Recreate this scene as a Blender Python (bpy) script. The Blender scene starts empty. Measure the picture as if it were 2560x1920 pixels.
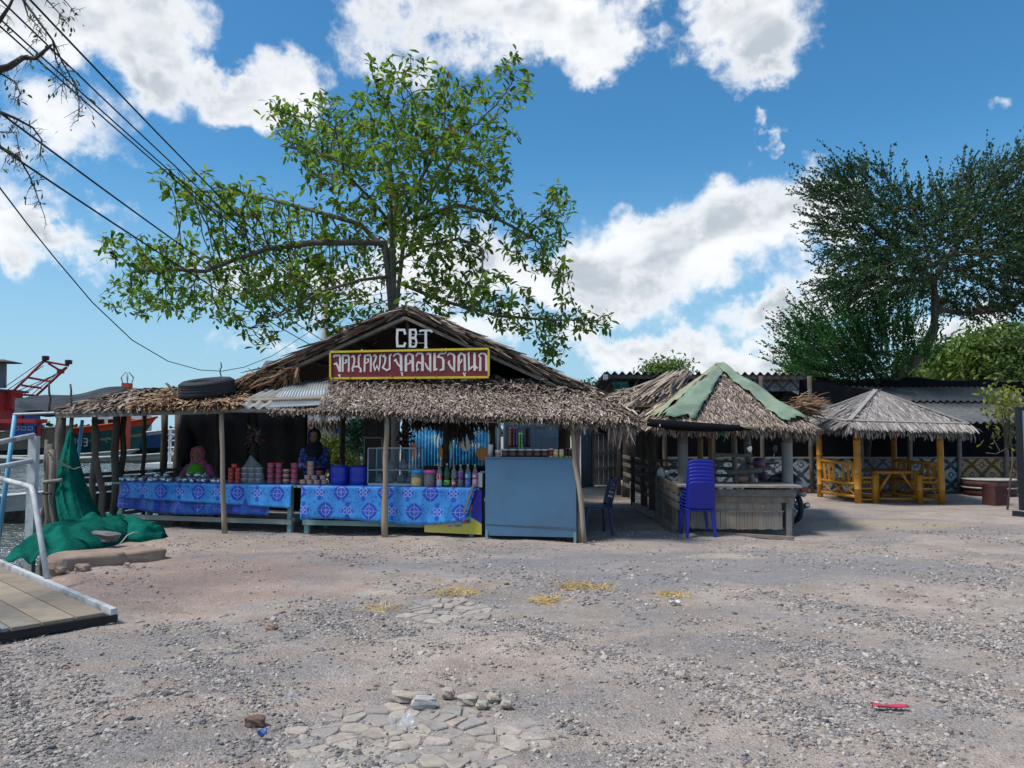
import bpy, math, random
import numpy as np
from mathutils import Vector, Matrix
random.seed(7); rng = np.random.default_rng(7)
scene = bpy.context.scene
COL = scene.collection
R = math.radians
# ---------------------------------------------------------------- camera
FPX, CAMZ, TILT = 1924.0, 1.56, math.atan(120 / 1924.0)
cam = bpy.data.cameras.new('camera'); camo = bpy.data.objects.new('camera', cam); COL.objects.link(camo)
cam.sensor_width = 36.0; cam.lens = FPX / 2560 * 36.0; cam.clip_start = 0.1; cam.clip_end = 3000
camo.location = (0, 0, CAMZ); camo.rotation_euler = (R(90) + TILT, 0, 0)
scene.camera = camo
def ray(u, v):
    x, y = (u - 1280) / FPX, -(v - 960) / FPX
    return Vector((x, math.cos(TILT) - y * math.sin(TILT), math.sin(TILT) + y * math.cos(TILT)))
def P(u, v, Y):
    d = ray(u, v); s = Y / d.y
    return Vector((d.x * s, Y, CAMZ + d.z * s))
def G(u, v, z=0.0):
    d = ray(u, v); s = (z - CAMZ) / d.z
    return Vector((d.x * s, d.y * s, z))
# ---------------------------------------------------------------- world and sun
SUN_EL, SUN_AZ = 60.0, -112.0        # azimuth measured from +Y (straight ahead) towards +X
world = bpy.data.worlds.new('World'); scene.world = world; world.use_nodes = True
def build_sky():
    nt = world.node_tree; N = nt.nodes; L = nt.links; N.clear()
    out = N.new('ShaderNodeOutputWorld'); bg = N.new('ShaderNodeBackground'); L.new(bg.outputs[0], out.inputs[0])
    def val(x):
        n = N.new('ShaderNodeValue'); n.outputs[0].default_value = x; return n.outputs[0]
    def math_(op, a, b=None, c=None, clamp=False):
        n = N.new('ShaderNodeMath'); n.operation = op; n.use_clamp = clamp
        for i, x in enumerate((a, b, c)):
            if x is None: continue
            if isinstance(x, (int, float)): n.inputs[i].default_value = x
            else: L.new(x, n.inputs[i])
        return n.outputs[0]
    def vec(op, a, b=None, scale=None):
        n = N.new('ShaderNodeVectorMath'); n.operation = op
        for i, x in enumerate((a, b)):
            if x is None: continue
            if isinstance(x, (tuple, list)): n.inputs[i].default_value = x
            else: L.new(x, n.inputs[i])
        if scale is not None: n.inputs['Scale'].default_value = scale
        return n.outputs['Value'] if op in ('LENGTH', 'DOT_PRODUCT') else n.outputs[0]
    def ramp01(x, a, b, smooth=True):
        n = N.new('ShaderNodeMapRange'); n.interpolation_type = 'SMOOTHSTEP' if smooth else 'LINEAR'; n.clamp = True
        L.new(x, n.inputs[0]); n.inputs[1].default_value = a; n.inputs[2].default_value = b
        return n.outputs[0]
    def mix(f, a, b):
        n = N.new('ShaderNodeMix'); n.data_type = 'RGBA'; n.clamp_factor = True
        for i, x in ((0, f), (6, a), (7, b)):
            if isinstance(x, (tuple, list)): n.inputs[i].default_value = (*x, 1)
            elif isinstance(x, (int, float)): n.inputs[i].default_value = x
            else: L.new(x, n.inputs[i])
        return n.outputs[2]
    def noise(v, scale, detail=6, rough=.55, dist=0.0):
        n = N.new('ShaderNodeTexNoise'); n.inputs['Scale'].default_value = scale; n.inputs['Detail'].default_value = detail
        n.inputs['Roughness'].default_value = rough; n.inputs['Distortion'].default_value = dist; L.new(v, n.inputs['Vector']); return n
    sky = N.new('ShaderNodeTexSky'); sky.sky_type = 'NISHITA'; sky.sun_disc = False
    sky.sun_elevation = R(SUN_EL); sky.sun_rotation = R(SUN_AZ); sky.altitude = 0
    sky.air_density = 1.0; sky.dust_density = 0.6; sky.ozone_density = 3.0
    hs = N.new('ShaderNodeHueSaturation'); hs.inputs['Saturation'].default_value = 1.18; hs.inputs['Hue'].default_value = .497
    L.new(sky.outputs[0], hs.inputs['Color'])
    tc = N.new('ShaderNodeTexCoord'); D = tc.outputs['Generated']
    sp = N.new('ShaderNodeSeparateXYZ'); L.new(D, sp.inputs[0])
    az = math_('ARCTAN2', sp.outputs[0], sp.outputs[1]); el = math_('ARCSINE', sp.outputs[2])
    cb = N.new('ShaderNodeCombineXYZ'); L.new(az, cb.inputs[0]); L.new(el, cb.inputs[1])
    # billowing outline: warp the direction before measuring the distance to each cloud's core
    n1 = noise(D, 9.0, 6, .58); n2 = noise(D, 30.0, 3, .6)
    w1 = vec('SCALE', vec('SUBTRACT', n1.outputs['Color'], (.5, .5, .5)), scale=.20)
    w2 = vec('SCALE', vec('SUBTRACT', n2.outputs['Color'], (.5, .5, .5)), scale=.045)
    A = vec('MULTIPLY', vec('ADD', vec('ADD', cb.outputs[0], w1), w2), (1, 1, 0))
    clouds = [  # u, v, ru, rv, weight : centre and half size of each cloud core as seen from the yard
        (150, 40, 330, 130, 1.05), (420, 60, 130, 110, .9), (330, 180, 200, 80, .8), (580, 195, 170, 75, 1.0), (700, 175, 110, 90, .95),
        (90, 310, 150, 62, .62), (30, 430, 90, 60, .5), (110, 560, 180, 68, .95), (20, 600, 120, 50, .7),
        (960, 50, 120, 100, .75), (1150, 40, 220, 110, 1.0), (1400, 50, 260, 90, 1.0), (1470, 140, 120, 45, .7), (1600, 20, 90, 70, .8),
        (1900, 90, 160, 85, 1.0), (1940, 170, 120, 55, .9), (1760, 100, 70, 40, .6), (1800, 0, 90, 40, .6),
        (1850, 560, 190, 110, 1.0), (1700, 610, 250, 105, 1.05), (1520, 690, 230, 105, 1.05), (1390, 740, 180, 70, .9), (2000, 540, 130, 90, .85),
        (2040, 480, 100, 30, .6), (1960, 780, 190, 65, .9), (1600, 870, 220, 70, .95), (1800, 890, 260, 60, .9), (2100, 700, 120, 60, .6),
        (1150, 690, 260, 95, .9), (820, 740, 250, 80, .7), (620, 730, 160, 60, .55), (2440, 810, 220, 60, .8), (1200, 840, 200, 60, .6),
        (1925, 330, 30, 16, .34), (2535, 240, 40, 26, .36), (700, 900, 160, 26, .3),
    ]
    f = None
    for u, v, ru, rv, wgt in clouds:
        d = ray(u, v).normalized(); a0, e0 = math.atan2(d.x, d.y), math.asin(d.z)
        s = vec('MULTIPLY', vec('SUBTRACT', A, (a0, e0, 0)), (FPX / ru * .8, FPX / rv * .8, 0))
        q = math_('MULTIPLY_ADD', vec('LENGTH', s), -wgt, wgt)
        f = q if f is None else math_('SMOOTH_MAX', f, q, .18)
    # the same kind of broken cloud goes on over the rest of the sky
    g1 = noise(D, 2.3, 4, .55)
    away = math_('MAXIMUM', ramp01(math_('ABSOLUTE', az), .62, .9), ramp01(el, .52, .75))
    f = math_('MAXIMUM', f, math_('MULTIPLY_ADD', away, 1.5, math_('MULTIPLY_ADD', g1.outputs['Fac'], 5.0, -4.05)))
    n3 = noise(D, 16.0, 6, .64)
    f2 = math_('ADD', f, math_('MULTIPLY_ADD', n3.outputs['Fac'], 1.15, -.67))
    mask = ramp01(f2, -.04, .50)
    body = ramp01(f2, .22, .80)
    n4 = noise(vec('MULTIPLY', D, (1, 1, 1.8)), 6.5, 4, .55, .4)
    shade = math_('MULTIPLY', body, ramp01(n4.outputs['Fac'], .36, .60), clamp=True)
    bright, grey = (6.7, 6.8, 6.95), (3.6, 4.0, 4.4)
    cl = mix(shade, bright, grey)
    horizon = ramp01(el, .36, 0.0)
    tint = vec('MULTIPLY', hs.outputs[0], (.60, .94, 1.0))
    base = mix(math_('MULTIPLY', horizon, .80), tint, (2.75, 4.15, 5.4))
    L.new(mix(math_('MULTIPLY', mask, .97), base, cl), bg.inputs[0]); bg.inputs[1].default_value = 0.084
build_sky()
world.cycles.sampling_method = 'MANUAL'; world.cycles.sample_map_resolution = 512
sd = bpy.data.lights.new('sun', 'SUN'); so = bpy.data.objects.new('sun', sd); COL.objects.link(so)
sd.energy = 2.3; sd.angle = R(14); sd.color = (1.0, .95, .88)
_a, _e = R(SUN_AZ), R(SUN_EL)
so.rotation_euler = Vector((-math.sin(_a) * math.cos(_e), -math.cos(_a) * math.cos(_e), -math.sin(_e))).to_track_quat('-Z', 'Y').to_euler()
so.location = (-20, 40, 40)
scene.view_settings.view_transform = 'Standard'; scene.view_settings.look = 'None'
scene.view_settings.exposure = 0.84; scene.view_settings.gamma = 1.0
scene.cycles.use_denoising = True
scene.cycles.max_bounces = 6; scene.cycles.transparent_max_bounces = 12
# ---------------------------------------------------------------- helpers
def tag(o, label, cat=None, group=None, kind=None):
    if label: o['label'] = label
    if cat: o['category'] = cat
    if group: o['group'] = group
    if kind: o['kind'] = kind
    return o
def thing(name, loc, label, cat, group=None, rz=0.0):
    o = bpy.data.objects.new(name, None); COL.objects.link(o); o.location = loc; o.rotation_euler = (0, 0, rz)
    o.empty_display_size = .1
    return tag(o, label, cat, group)
def dup(root, loc, rz=None, label=None, scale=None):
    def cp(o, par):
        c = o.copy(); COL.objects.link(c); c.parent = par
        for ch in o.children: cp(ch, c)
        return c
    r = cp(root, None); r.location = loc
    if rz is not None: r.rotation_euler = (0, 0, rz)
    if scale is not None: r.scale = scale
    if label: r['label'] = label
    return r
class MB:
    """collects faces of one part; build() links them as one mesh object"""
    def __init__(s): s.v = []; s.f = []; s.m = []; s.r = []
    def add(s, vs, fs, m=0, r=None):
        b = len(s.v); s.v += [tuple(x) for x in vs]; s.f += [tuple(i + b for i in f) for f in fs]; s.m += [m] * len(fs)
        s.r += [random.random() if r is None else r] * len(vs); return s
    def hexa(s, c, m=0, r=None):
        return s.add(c, [(0, 3, 2, 1), (4, 5, 6, 7), (0, 1, 5, 4), (1, 2, 6, 5), (2, 3, 7, 6), (3, 0, 4, 7)], m, r)
    def box(s, c, size, rz=0.0, m=0, rot=None, r=None):
        x, y, z = (k / 2 for k in size); M_ = rot.to_matrix() if rot is not None and hasattr(rot, 'to_matrix') else (rot or Matrix.Rotation(rz, 3, 'Z'))
        c = Vector(c)
        return s.hexa([c + M_ @ Vector(p) for p in ((-x, -y, -z), (x, -y, -z), (x, y, -z), (-x, y, -z), (-x, -y, z), (x, -y, z), (x, y, z), (-x, y, z))], m, r)
    def bar(s, a, b, w, h, m=0, up=(0, 0, 1), r=None):
        a, b = Vector(a), Vector(b); d = (b - a).normalized(); up = Vector(up)
        sd_ = d.cross(up)
        if sd_.length < 1e-4: sd_ = d.cross(Vector((0, 1, 0)))
        sd_.normalize(); n = sd_.cross(d)
        q = [sd_ * (-w / 2) + n * (-h / 2), sd_ * (w / 2) + n * (-h / 2), sd_ * (w / 2) + n * (h / 2), sd_ * (-w / 2) + n * (h / 2)]
        return s.hexa([a + k for k in q] + [b + k for k in q], m, r)
    def tube(s, pts, rad, n=8, m=0, cap=True, r=None):
        pts = [Vector(p) for p in pts]
        if not isinstance(rad, (list, tuple)): rad = [rad] * len(pts)
        vs = []; prev = None
        for i, p in enumerate(pts):
            d = (pts[min(i + 1, len(pts) - 1)] - pts[max(i - 1, 0)]).normalized()
            if prev is None: a = d.orthogonal().normalized()
            else:
                a = prev - d * prev.dot(d); a = a.normalized() if a.length > 1e-6 else d.orthogonal().normalized()
            prev = a; b = d.cross(a)
            vs += [p + (a * math.cos(2 * math.pi * k / n) + b * math.sin(2 * math.pi * k / n)) * rad[i] for k in range(n)]
        fs = [(i * n + k, i * n + (k + 1) % n, (i + 1) * n + (k + 1) % n, (i + 1) * n + k) for i in range(len(pts) - 1) for k in range(n)]
        if cap: fs += [tuple(reversed(range(n))), tuple(range((len(pts) - 1) * n, len(pts) * n))]
        return s.add(vs, fs, m, r)
    def lathe(s, prof, c=(0, 0, 0), n=20, m=0, r=None, sx=1.0, sy=1.0):
        c = Vector(c); vs = [c + Vector((q * math.cos(2 * math.pi * k / n) * sx, q * math.sin(2 * math.pi * k / n) * sy, z)) for q, z in prof for k in range(n)]
        fs = [(i * n + k, i * n + (k + 1) % n, (i + 1) * n + (k + 1) % n, (i + 1) * n + k) for i in range(len(prof) - 1) for k in range(n)]
        if prof[0][0] > 1e-5: fs.append(tuple(reversed(range(n))))
        if prof[-1][0] > 1e-5: fs.append(tuple(range((len(prof) - 1) * n, len(prof) * n)))
        return s.add(vs, fs, m, r)
    def sheet(s, fn, nu, nv, m=0, th=0.0, r=None):
        """fn(a,b)->point for a,b in 0..1; th gives a second skin"""
        g = [[Vector(fn(i / nu, j / nv)) for i in range(nu + 1)] for j in range(nv + 1)]
        W = nu + 1; vs = [p for row in g for p in row]
        fs = [(j * W + i, j * W + i + 1, (j + 1) * W + i + 1, (j + 1) * W + i) for j in range(nv) for i in range(nu)]
        if th:
            nn = []
            for j in range(nv + 1):
                for i in range(nu + 1):
                    du = g[j][min(i + 1, nu)] - g[j][max(i - 1, 0)]; dv = g[min(j + 1, nv)][i] - g[max(j - 1, 0)][i]
                    nn.append(du.cross(dv).normalized())
            k = len(vs); vs = vs + [p - q * th for p, q in zip(vs, nn)]
            fs = fs + [tuple(reversed([x + k for x in f])) for f in fs]
            ring = [i for i in range(W)] + [j * W + nu for j in range(1, nv + 1)] + [nv * W + i for i in range(nu - 1, -1, -1)] + [j * W for j in range(nv - 1, 0, -1)]
            fs += [(ring[q], ring[q] + k, ring[(q + 1) % len(ring)] + k, ring[(q + 1) % len(ring)]) for q in range(len(ring))]
        return s.add(vs, fs, m, r)
    def prism(s, pts, a, m=0, r=None):
        """polygon pts extruded by vector a"""
        pts = [Vector(p) for p in pts]; n = len(pts); a = Vector(a)
        return s.add(pts + [p + a for p in pts], [tuple(range(n)), tuple(reversed(range(n, 2 * n)))] + [(i, n + i, n + (i + 1) % n, (i + 1) % n) for i in range(n)], m, r)
    def build(s, name, mats, parent=None, smooth=False, origin=None, bevel=0.0):
        o0 = Vector(parent.location) if parent is not None else Vector(origin or (0, 0, 0))
        gp = parent.parent if parent is not None else None
        while gp is not None: o0 = o0 + Vector(gp.location); gp = gp.parent
        me = bpy.data.meshes.new(name); me.from_pydata([(x - o0.x, y - o0.y, z - o0.z) for x, y, z in s.v], [], s.f)
        if not isinstance(mats, (list, tuple)): mats = [mats]
        for q in mats: me.materials.append(q)
        if len(mats) > 1: me.polygons.foreach_set('material_index', s.m)
        at = me.attributes.new('rnd', 'FLOAT', 'POINT'); at.data.foreach_set('value', s.r)
        if smooth: me.polygons.foreach_set('use_smooth', [True] * len(s.f))
        me.update()
        o = bpy.data.objects.new(name, me); COL.objects.link(o)
        if parent is not None: o.parent = parent
        else: o.location = o0
        if bevel:
            b = o.modifiers.new('bevel', 'BEVEL'); b.width = bevel; b.segments = 2; b.limit_method = 'ANGLE'
        return o
def np_mesh(name, V, F, mats, rnd=None, parent=None, smooth=False, midx=None):
    """V (n,3), F (m,3|4) arrays"""
    o0 = np.zeros(3)
    if parent is not None:
        q = parent
        while q is not None: o0 = o0 + np.array(q.location); q = q.parent
    me = bpy.data.meshes.new(name); k = F.shape[1]
    me.vertices.add(len(V)); me.vertices.foreach_set('co', (V - o0).astype(np.float32).ravel())
    me.loops.add(F.size); me.loops.foreach_set('vertex_index', F.astype(np.int32).ravel())
    me.polygons.add(len(F)); me.polygons.foreach_set('loop_start', (np.arange(len(F)) * k).astype(np.int32))
    if not isinstance(mats, (list, tuple)): mats = [mats]
    for q in mats: me.materials.append(q)
    if midx is not None: me.polygons.foreach_set('material_index', midx.astype(np.int32))
    me.polygons.foreach_set('use_smooth', np.full(len(F), smooth))
    if rnd is not None:
        at = me.attributes.new('rnd', 'FLOAT', 'POINT'); at.data.foreach_set('value', rnd.astype(np.float32))
    me.update(calc_edges=True)
    o = bpy.data.objects.new(name, me); COL.objects.link(o)
    if parent is not None: o.parent = parent
    return o
def norm(a): return a / np.maximum(np.linalg.norm(a, axis=-1, keepdims=True), 1e-9)
def ribbons(Pb, D, Nn, Ln, W, rows):
    """many thin leaves at once; rows: (t, width factor, lift)"""
    n = len(Pb); D = norm(D); S = norm(np.cross(D, Nn)); Nn = np.cross(S, D)
    Ln = np.broadcast_to(Ln, n)[:, None]; W = np.broadcast_to(W, n)[:, None]; out = []
    for t, wf, lf in rows:
        c = Pb + D * Ln * t + Nn * Ln * lf
        out += [c - S * W * wf / 2, c + S * W * wf / 2]
    k = len(rows); V = np.stack(out, 1).reshape(-1, 3)
    base = (np.arange(n) * 2 * k)[:, None, None]
    q = np.array([[2 * i, 2 * i + 1, 2 * i + 3, 2 * i + 2] for i in range(k - 1)])[None]
    F = (base + q).reshape(-1, 4)
    return V, F, np.repeat(rng.random(n), 2 * k)
def join_np(items):
    Vs, Fs, Rs, o = [], [], [], 0
    for V, F, r in items:
        Vs.append(V); Fs.append(F + o); Rs.append(r); o += len(V)
    return np.concatenate(Vs), np.concatenate(Fs), np.concatenate(Rs)
# ---------------------------------------------------------------- materials
def srgb(r, g, b):
    return tuple(((x / 255) / 12.92 if x / 255 < .04045 else ((x / 255 + .055) / 1.055) ** 2.4) for x in (r, g, b))
class NT:
    def __init__(s, name):
        s.mat = bpy.data.materials.new(name); s.mat.use_nodes = True; s.t = s.mat.node_tree; s.N = s.t.nodes; s.L = s.t.links; s.N.clear()
        s.out = s.N.new('ShaderNodeOutputMaterial'); s.b = s.N.new('ShaderNodeBsdfPrincipled'); s.L.new(s.b.outputs[0], s.out.inputs[0])
        s.geo = s.N.new('ShaderNodeNewGeometry'); s.tc = s.N.new('ShaderNodeTexCoord')
        s.pos = s.geo.outputs['Position']; s.obj = s.tc.outputs['Object']
    def put(s, inp, x):
        if isinstance(x, (tuple, list)): inp.default_value = (*x, 1) if len(x) == 3 and inp.type == 'RGBA' else x
        elif isinstance(x, (int, float)): inp.default_value = x
        else: s.L.new(x, inp)
    def math(s, op, a, b=None, c=None, clamp=False):
        n = s.N.new('ShaderNodeMath'); n.operation = op; n.use_clamp = clamp
        for i, x in enumerate((a, b, c)):
            if x is not None: s.put(n.inputs[i], x)
        return n.outputs[0]
    def vec(s, op, a, b=None, scale=None):
        n = s.N.new('ShaderNodeVectorMath'); n.operation = op; s.put(n.inputs[0], a)
        if b is not None: s.put(n.inputs[1], b)
        if scale is not None: n.inputs['Scale'].default_value = scale
        return n.outputs['Value'] if op in ('LENGTH', 'DOT_PRODUCT') else n.outputs[0]
    def noise(s, scale, detail=4, rough=.55, v=None, dist=0.0, col=False):
        n = s.N.new('ShaderNodeTexNoise'); n.inputs['Scale'].default_value = scale; n.inputs['Detail'].default_value = detail
        n.inputs['Roughness'].default_value = rough; n.inputs['Distortion'].default_value = dist; s.L.new(v or s.pos, n.inputs['Vector'])
        return n.outputs['Color' if col else 'Fac']
    def voro(s, scale, feat='F1', v=None, out='Distance', rnd=1.0):
        n = s.N.new('ShaderNodeTexVoronoi'); n.feature = feat; n.inputs['Scale'].default_value = scale; n.inputs['Randomness'].default_value = rnd
        s.L.new(v or s.pos, n.inputs['Vector']); return n.outputs[out]
    def ramp(s, x, a, b, lo=0.0, hi=1.0, smooth=False):
        n = s.N.new('ShaderNodeMapRange'); n.clamp = True; n.interpolation_type = 'SMOOTHSTEP' if smooth else 'LINEAR'
        s.L.new(x, n.inputs[0])
        for i, q in enumerate((a, b, lo, hi)): n.inputs[i + 1].default_value = q
        return n.outputs[0]
    def mix(s, f, a, b, mode='MIX'):
        n = s.N.new('ShaderNodeMix'); n.data_type = 'RGBA'; n.blend_type = mode; n.clamp_factor = True
        s.put(n.inputs[0], f); s.put(n.inputs[6], a); s.put(n.inputs[7], b); return n.outputs[2]
    def attr(s, name='rnd'):
        n = s.N.new('ShaderNodeAttribute'); n.attribute_name = name; return n.outputs['Fac']
    def cramp(s, x, stops, interp='LINEAR'):
        n = s.N.new('ShaderNodeValToRGB'); n.color_ramp.interpolation = interp; e = n.color_ramp.elements
        while len(e) > 1: e.remove(e[-1])
        e[0].position = stops[0][0]; e[0].color = (*stops[0][1], 1)
        for p, c in stops[1:]:
            q = e.new(p); q.color = (*c, 1)
        s.L.new(x, n.inputs[0]); return n.outputs[0]
    def sep(s, v=None):
        n = s.N.new('ShaderNodeSeparateXYZ'); s.L.new(v or s.pos, n.inputs[0]); return n.outputs
    def comb(s, x, y, z=0.0):
        n = s.N.new('ShaderNodeCombineXYZ')
        for i, q in enumerate((x, y, z)): s.put(n.inputs[i], q)
        return n.outputs[0]
    def bump(s, h, strength=.5, dist=.01):
        n = s.N.new('ShaderNodeBump'); n.inputs['Strength'].default_value = strength; n.inputs['Distance'].default_value = dist
        s.L.new(h, n.inputs['Height']); s.L.new(n.outputs[0], s.b.inputs['Normal'])
    def fin(s, col=None, rough=.8, metal=0.0, spec=.4):
        if col is not None: s.put(s.b.inputs['Base Color'], col)
        s.put(s.b.inputs['Roughness'], rough); s.put(s.b.inputs['Metallic'], metal); s.b.inputs['Specular IOR Level'].default_value = spec
        return s.mat
_mc = {}
def M(name, col, rough=.75, var=.25, scale=6.0, col2=None, bump=.25, bscale=60.0, metal=0.0, spec=.35, stretch=(1, 1, 1), rnd=0.0, dirt=0.0):
    """worn single-colour material: two-tone noise, small relief, some per-piece variation"""
    if name in _mc: return _mc[name]
    t = NT(name); c2 = col2 or tuple(x * (1 - var) for x in col)
    v = t.vec('MULTIPLY', t.obj, stretch)
    f = t.ramp(t.noise(scale, 6, .6, v), .32, .68)
    c = t.mix(f, col, c2)
    if rnd:
        k = t.math('MULTIPLY_ADD', t.attr(), rnd * 2, 1 - rnd); c = t.vec('SCALE', c); t.L.new(k, c.node.inputs['Scale'])
    if dirt: c = t.mix(t.ramp(t.noise(scale * .35, 5, .65, v), .52, .7, 0, dirt), c, (.12, .10, .085))
    if bump: t.bump(t.noise(bscale, 4, .6, v), bump, .01)
    _mc[name] = t.fin(c, rough, metal, spec); return t.mat
# ---------------------------------------------------------------- ground, water
EDGE = [(-40, -10), (4, -7.6), (6.5, -6.0), (7.6, -5.35), (8.6, -5.2), (10, -5.6), (11.5, -6.3), (13, -7.0), (15, -6.9), (18, -6.6), (25, -6.8), (40, -8), (70, -9), (150, -6), (420, 0), (1500, 30)]
def edge_x(y): return float(np.interp(y, [e[0] for e in EDGE], [e[1] for e in EDGE]))
def hnoise(x, y):
    return (.014 * np.sin(x * 1.7 + .6 * np.sin(y * 1.1)) * np.cos(y * 1.3 + .4) + .009 * np.sin(x * 3.9 + y * 2.3) + .006 * np.sin(x * 7.1 - y * 6.3) + .004 * np.cos(x * 13.0 + y * 11.0))
def ground_z(x, y):
    return hnoise(x, y) * np.clip((26 - y) / 10, 0, 1)
def m_ground():
    t = NT('gravel_earth'); x, y, z = t.sep()[:3]
    def blob(cx, cy, rx, ry, amp=.5):
        d = t.vec('LENGTH', t.vec('MULTIPLY', t.vec('SUBTRACT', t.vec('MULTIPLY', t.pos, (1, 1, 0)), (cx, cy, 0)), (1 / rx, 1 / ry, 0)))
        return t.ramp(t.math('ADD', d, t.math('MULTIPLY_ADD', wob, amp * 2, -amp)), 1.1, .55, smooth=True)
    wob = t.noise(1.6, 6, .62)
    big = t.noise(.75, 6, .66, t.vec('MULTIPLY', t.pos, (.55, 1.35, 1)), .5); mid = t.noise(2.2, 6, .6); fine = t.noise(34, 6, .72); grit = t.voro(52, 'F1'); grit2 = t.voro(110, 'F1')
    sand = t.mix(t.ramp(mid, .35, .65), (.36, .292, .245), (.465, .392, .34))
    grey = t.mix(t.ramp(fine, .35, .65), (.19, .175, .172), (.345, .312, .298))
    c = t.mix(t.ramp(t.math('ADD', big, t.math('MULTIPLY_ADD', mid, .5, -.25)), .42, .62), sand, grey)
    # reddish laterite by the landing, bluish grey patch in front of the stalls, straw-coloured dust by the huts
    g = G(430, 1450); c = t.mix(t.math('MULTIPLY', blob(g.x, g.y, 2.0, 1.8, .95), .5), c, (.43, .285, .225))
    g = G(1700, 1420); c = t.mix(t.math('MULTIPLY', blob(g.x, g.y + .2, 4.2, 1.3), .5), c, (.22, .222, .245))
    g = G(2150, 1310); c = t.mix(t.math('MULTIPLY', blob(g.x + .3, g.y, 2.0, .7), .6), c, (.40, .335, .23))
    g = G(1810, 1390); c = t.mix(t.math('MULTIPLY', blob(g.x, g.y, .5, .25, .35), .8), c, (.46, .40, .31))
    g = G(600, 1360); c = t.mix(t.math('MULTIPLY', blob(g.x, g.y, 3.5, .9), .5), c, (.40, .305, .245))
    g = G(1560, 1230); c = t.mix(t.math('MULTIPLY', blob(g.x, g.y, .9, 4.0), .6), c, (.33, .255, .19))
    gv = t.ramp(t.voro(52, 'F1', out='Color'), .0, 1.0, .72, 1.22) if False else t.math('MULTIPLY', t.ramp(t.noise(90, 3, .7), .3, .7, .66, 1.25), t.math('MULTIPLY', t.ramp(t.noise(1.1, 6, .7), .3, .7, .84, 1.12), t.ramp(t.noise(13, 5, .75), .28, .72, .80, 1.18)))
    s = t.vec('SCALE', c); t.L.new(gv, s.node.inputs['Scale'])
    h = t.math('ADD', t.math('MULTIPLY', grit, -.6), t.math('ADD', t.math('MULTIPLY', grit2, -.35), t.math('MULTIPLY', fine, .8)))
    t.bump(h, .9, .018)
    return t.fin(s, .95, 0, .2)
MG = m_ground()
def build_ground():
    ys = np.concatenate([np.linspace(-40, 2, 12), np.arange(2.2, 15, .14), np.arange(15, 30, .5), [32, 36, 42, 50, 62, 80, 105, 150, 220, 320, 420, 700, 1500]])
    nx = 150; V = []; F = []
    for y in ys:
        x0 = edge_x(y); tt = np.linspace(0, 1, nx)
        xs = x0 + (tt * 15) + np.clip(tt - .72, 0, 1) ** 3 * 40000
        z = ground_z(xs, np.full(nx, y)); lip = np.clip((xs - x0) / .5, 0, 1); z = z - .10 * (1 - lip) ** 2
        row = np.stack([xs, np.full(nx, y), z], 1)
        bank = np.array([[x0 - .75, y, -1.25], [x0 - .35, y, -.65], [x0 - .10, y, -.22]])
        bank[:, 0] += .12 * math.sin(y * 3.1) + .08 * math.sin(y * 7.7)
        V.append(np.concatenate([bank, row]))
    W = nx + 3; n = len(ys)
    i, j = np.meshgrid(np.arange(W - 1), np.arange(n - 1)); a = (j * W + i).ravel()
    F = np.stack([a, a + 1, a + W + 1, a + W], 1)
    o = np_mesh('ground', np.concatenate(V), F, MG, smooth=True); tag(o, None, kind='structure'); o['label'] = 'dusty gravel yard ground'
    return o
build_ground()
def m_water():
    t = NT('harbour_water'); v = t.vec('MULTIPLY', t.pos, (1, 1, 1))
    w = t.math('ADD', t.noise(1.5, 4, .6, t.vec('MULTIPLY', t.pos, (.4, 1.1, 1)), .8), t.math('MULTIPLY', t.noise(6, 3, .55, t.vec('MULTIPLY', t.pos, (.5, 1.3, 1))), .4))
    t.bump(w, 1.0, .34)
    return t.fin((.055, .070, .058), .10, 0, .45)
def build_water():
    ys = np.concatenate([[-60, 0, 4], np.arange(6, 30, .16), np.arange(30, 60, .35), np.arange(60, 110, 1.0), [130, 170, 240, 400, 800, 1400]]); xs = np.concatenate([[-900, -400, -200, -120, -80], np.arange(-62, -4, .4), [-3, 10, 40]])
    X, Y = np.meshgrid(xs, ys); fade = np.clip((110 - Y) / 40, 0, 1) * np.clip((X + 66) / 6, 0, 1)
    Z = -.72 + fade * (.020 * np.sin(1.9 * X + 4.3 * Y + 1.3 * np.sin(.7 * X - .5 * Y)) + .016 * np.sin(-2.7 * X + 5.9 * Y + 1.7 * np.sin(.9 * Y + .4 * X)) + .012 * np.sin(4.1 * X + 8.3 * Y + 2 * np.sin(1.3 * X)) + .02 * np.sin(.8 * X - 1.9 * Y))
    W = len(xs); i, j = np.meshgrid(np.arange(W - 1), np.arange(len(ys) - 1)); a = (j * W + i).ravel()
    o = np_mesh('water', np.stack([X, Y, Z], 2).reshape(-1, 3), np.stack([a, a + 1, a + W + 1, a + W], 1), m_water(), smooth=True); tag(o, 'murky grey-green harbour water', kind='structure')
build_water()
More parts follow.
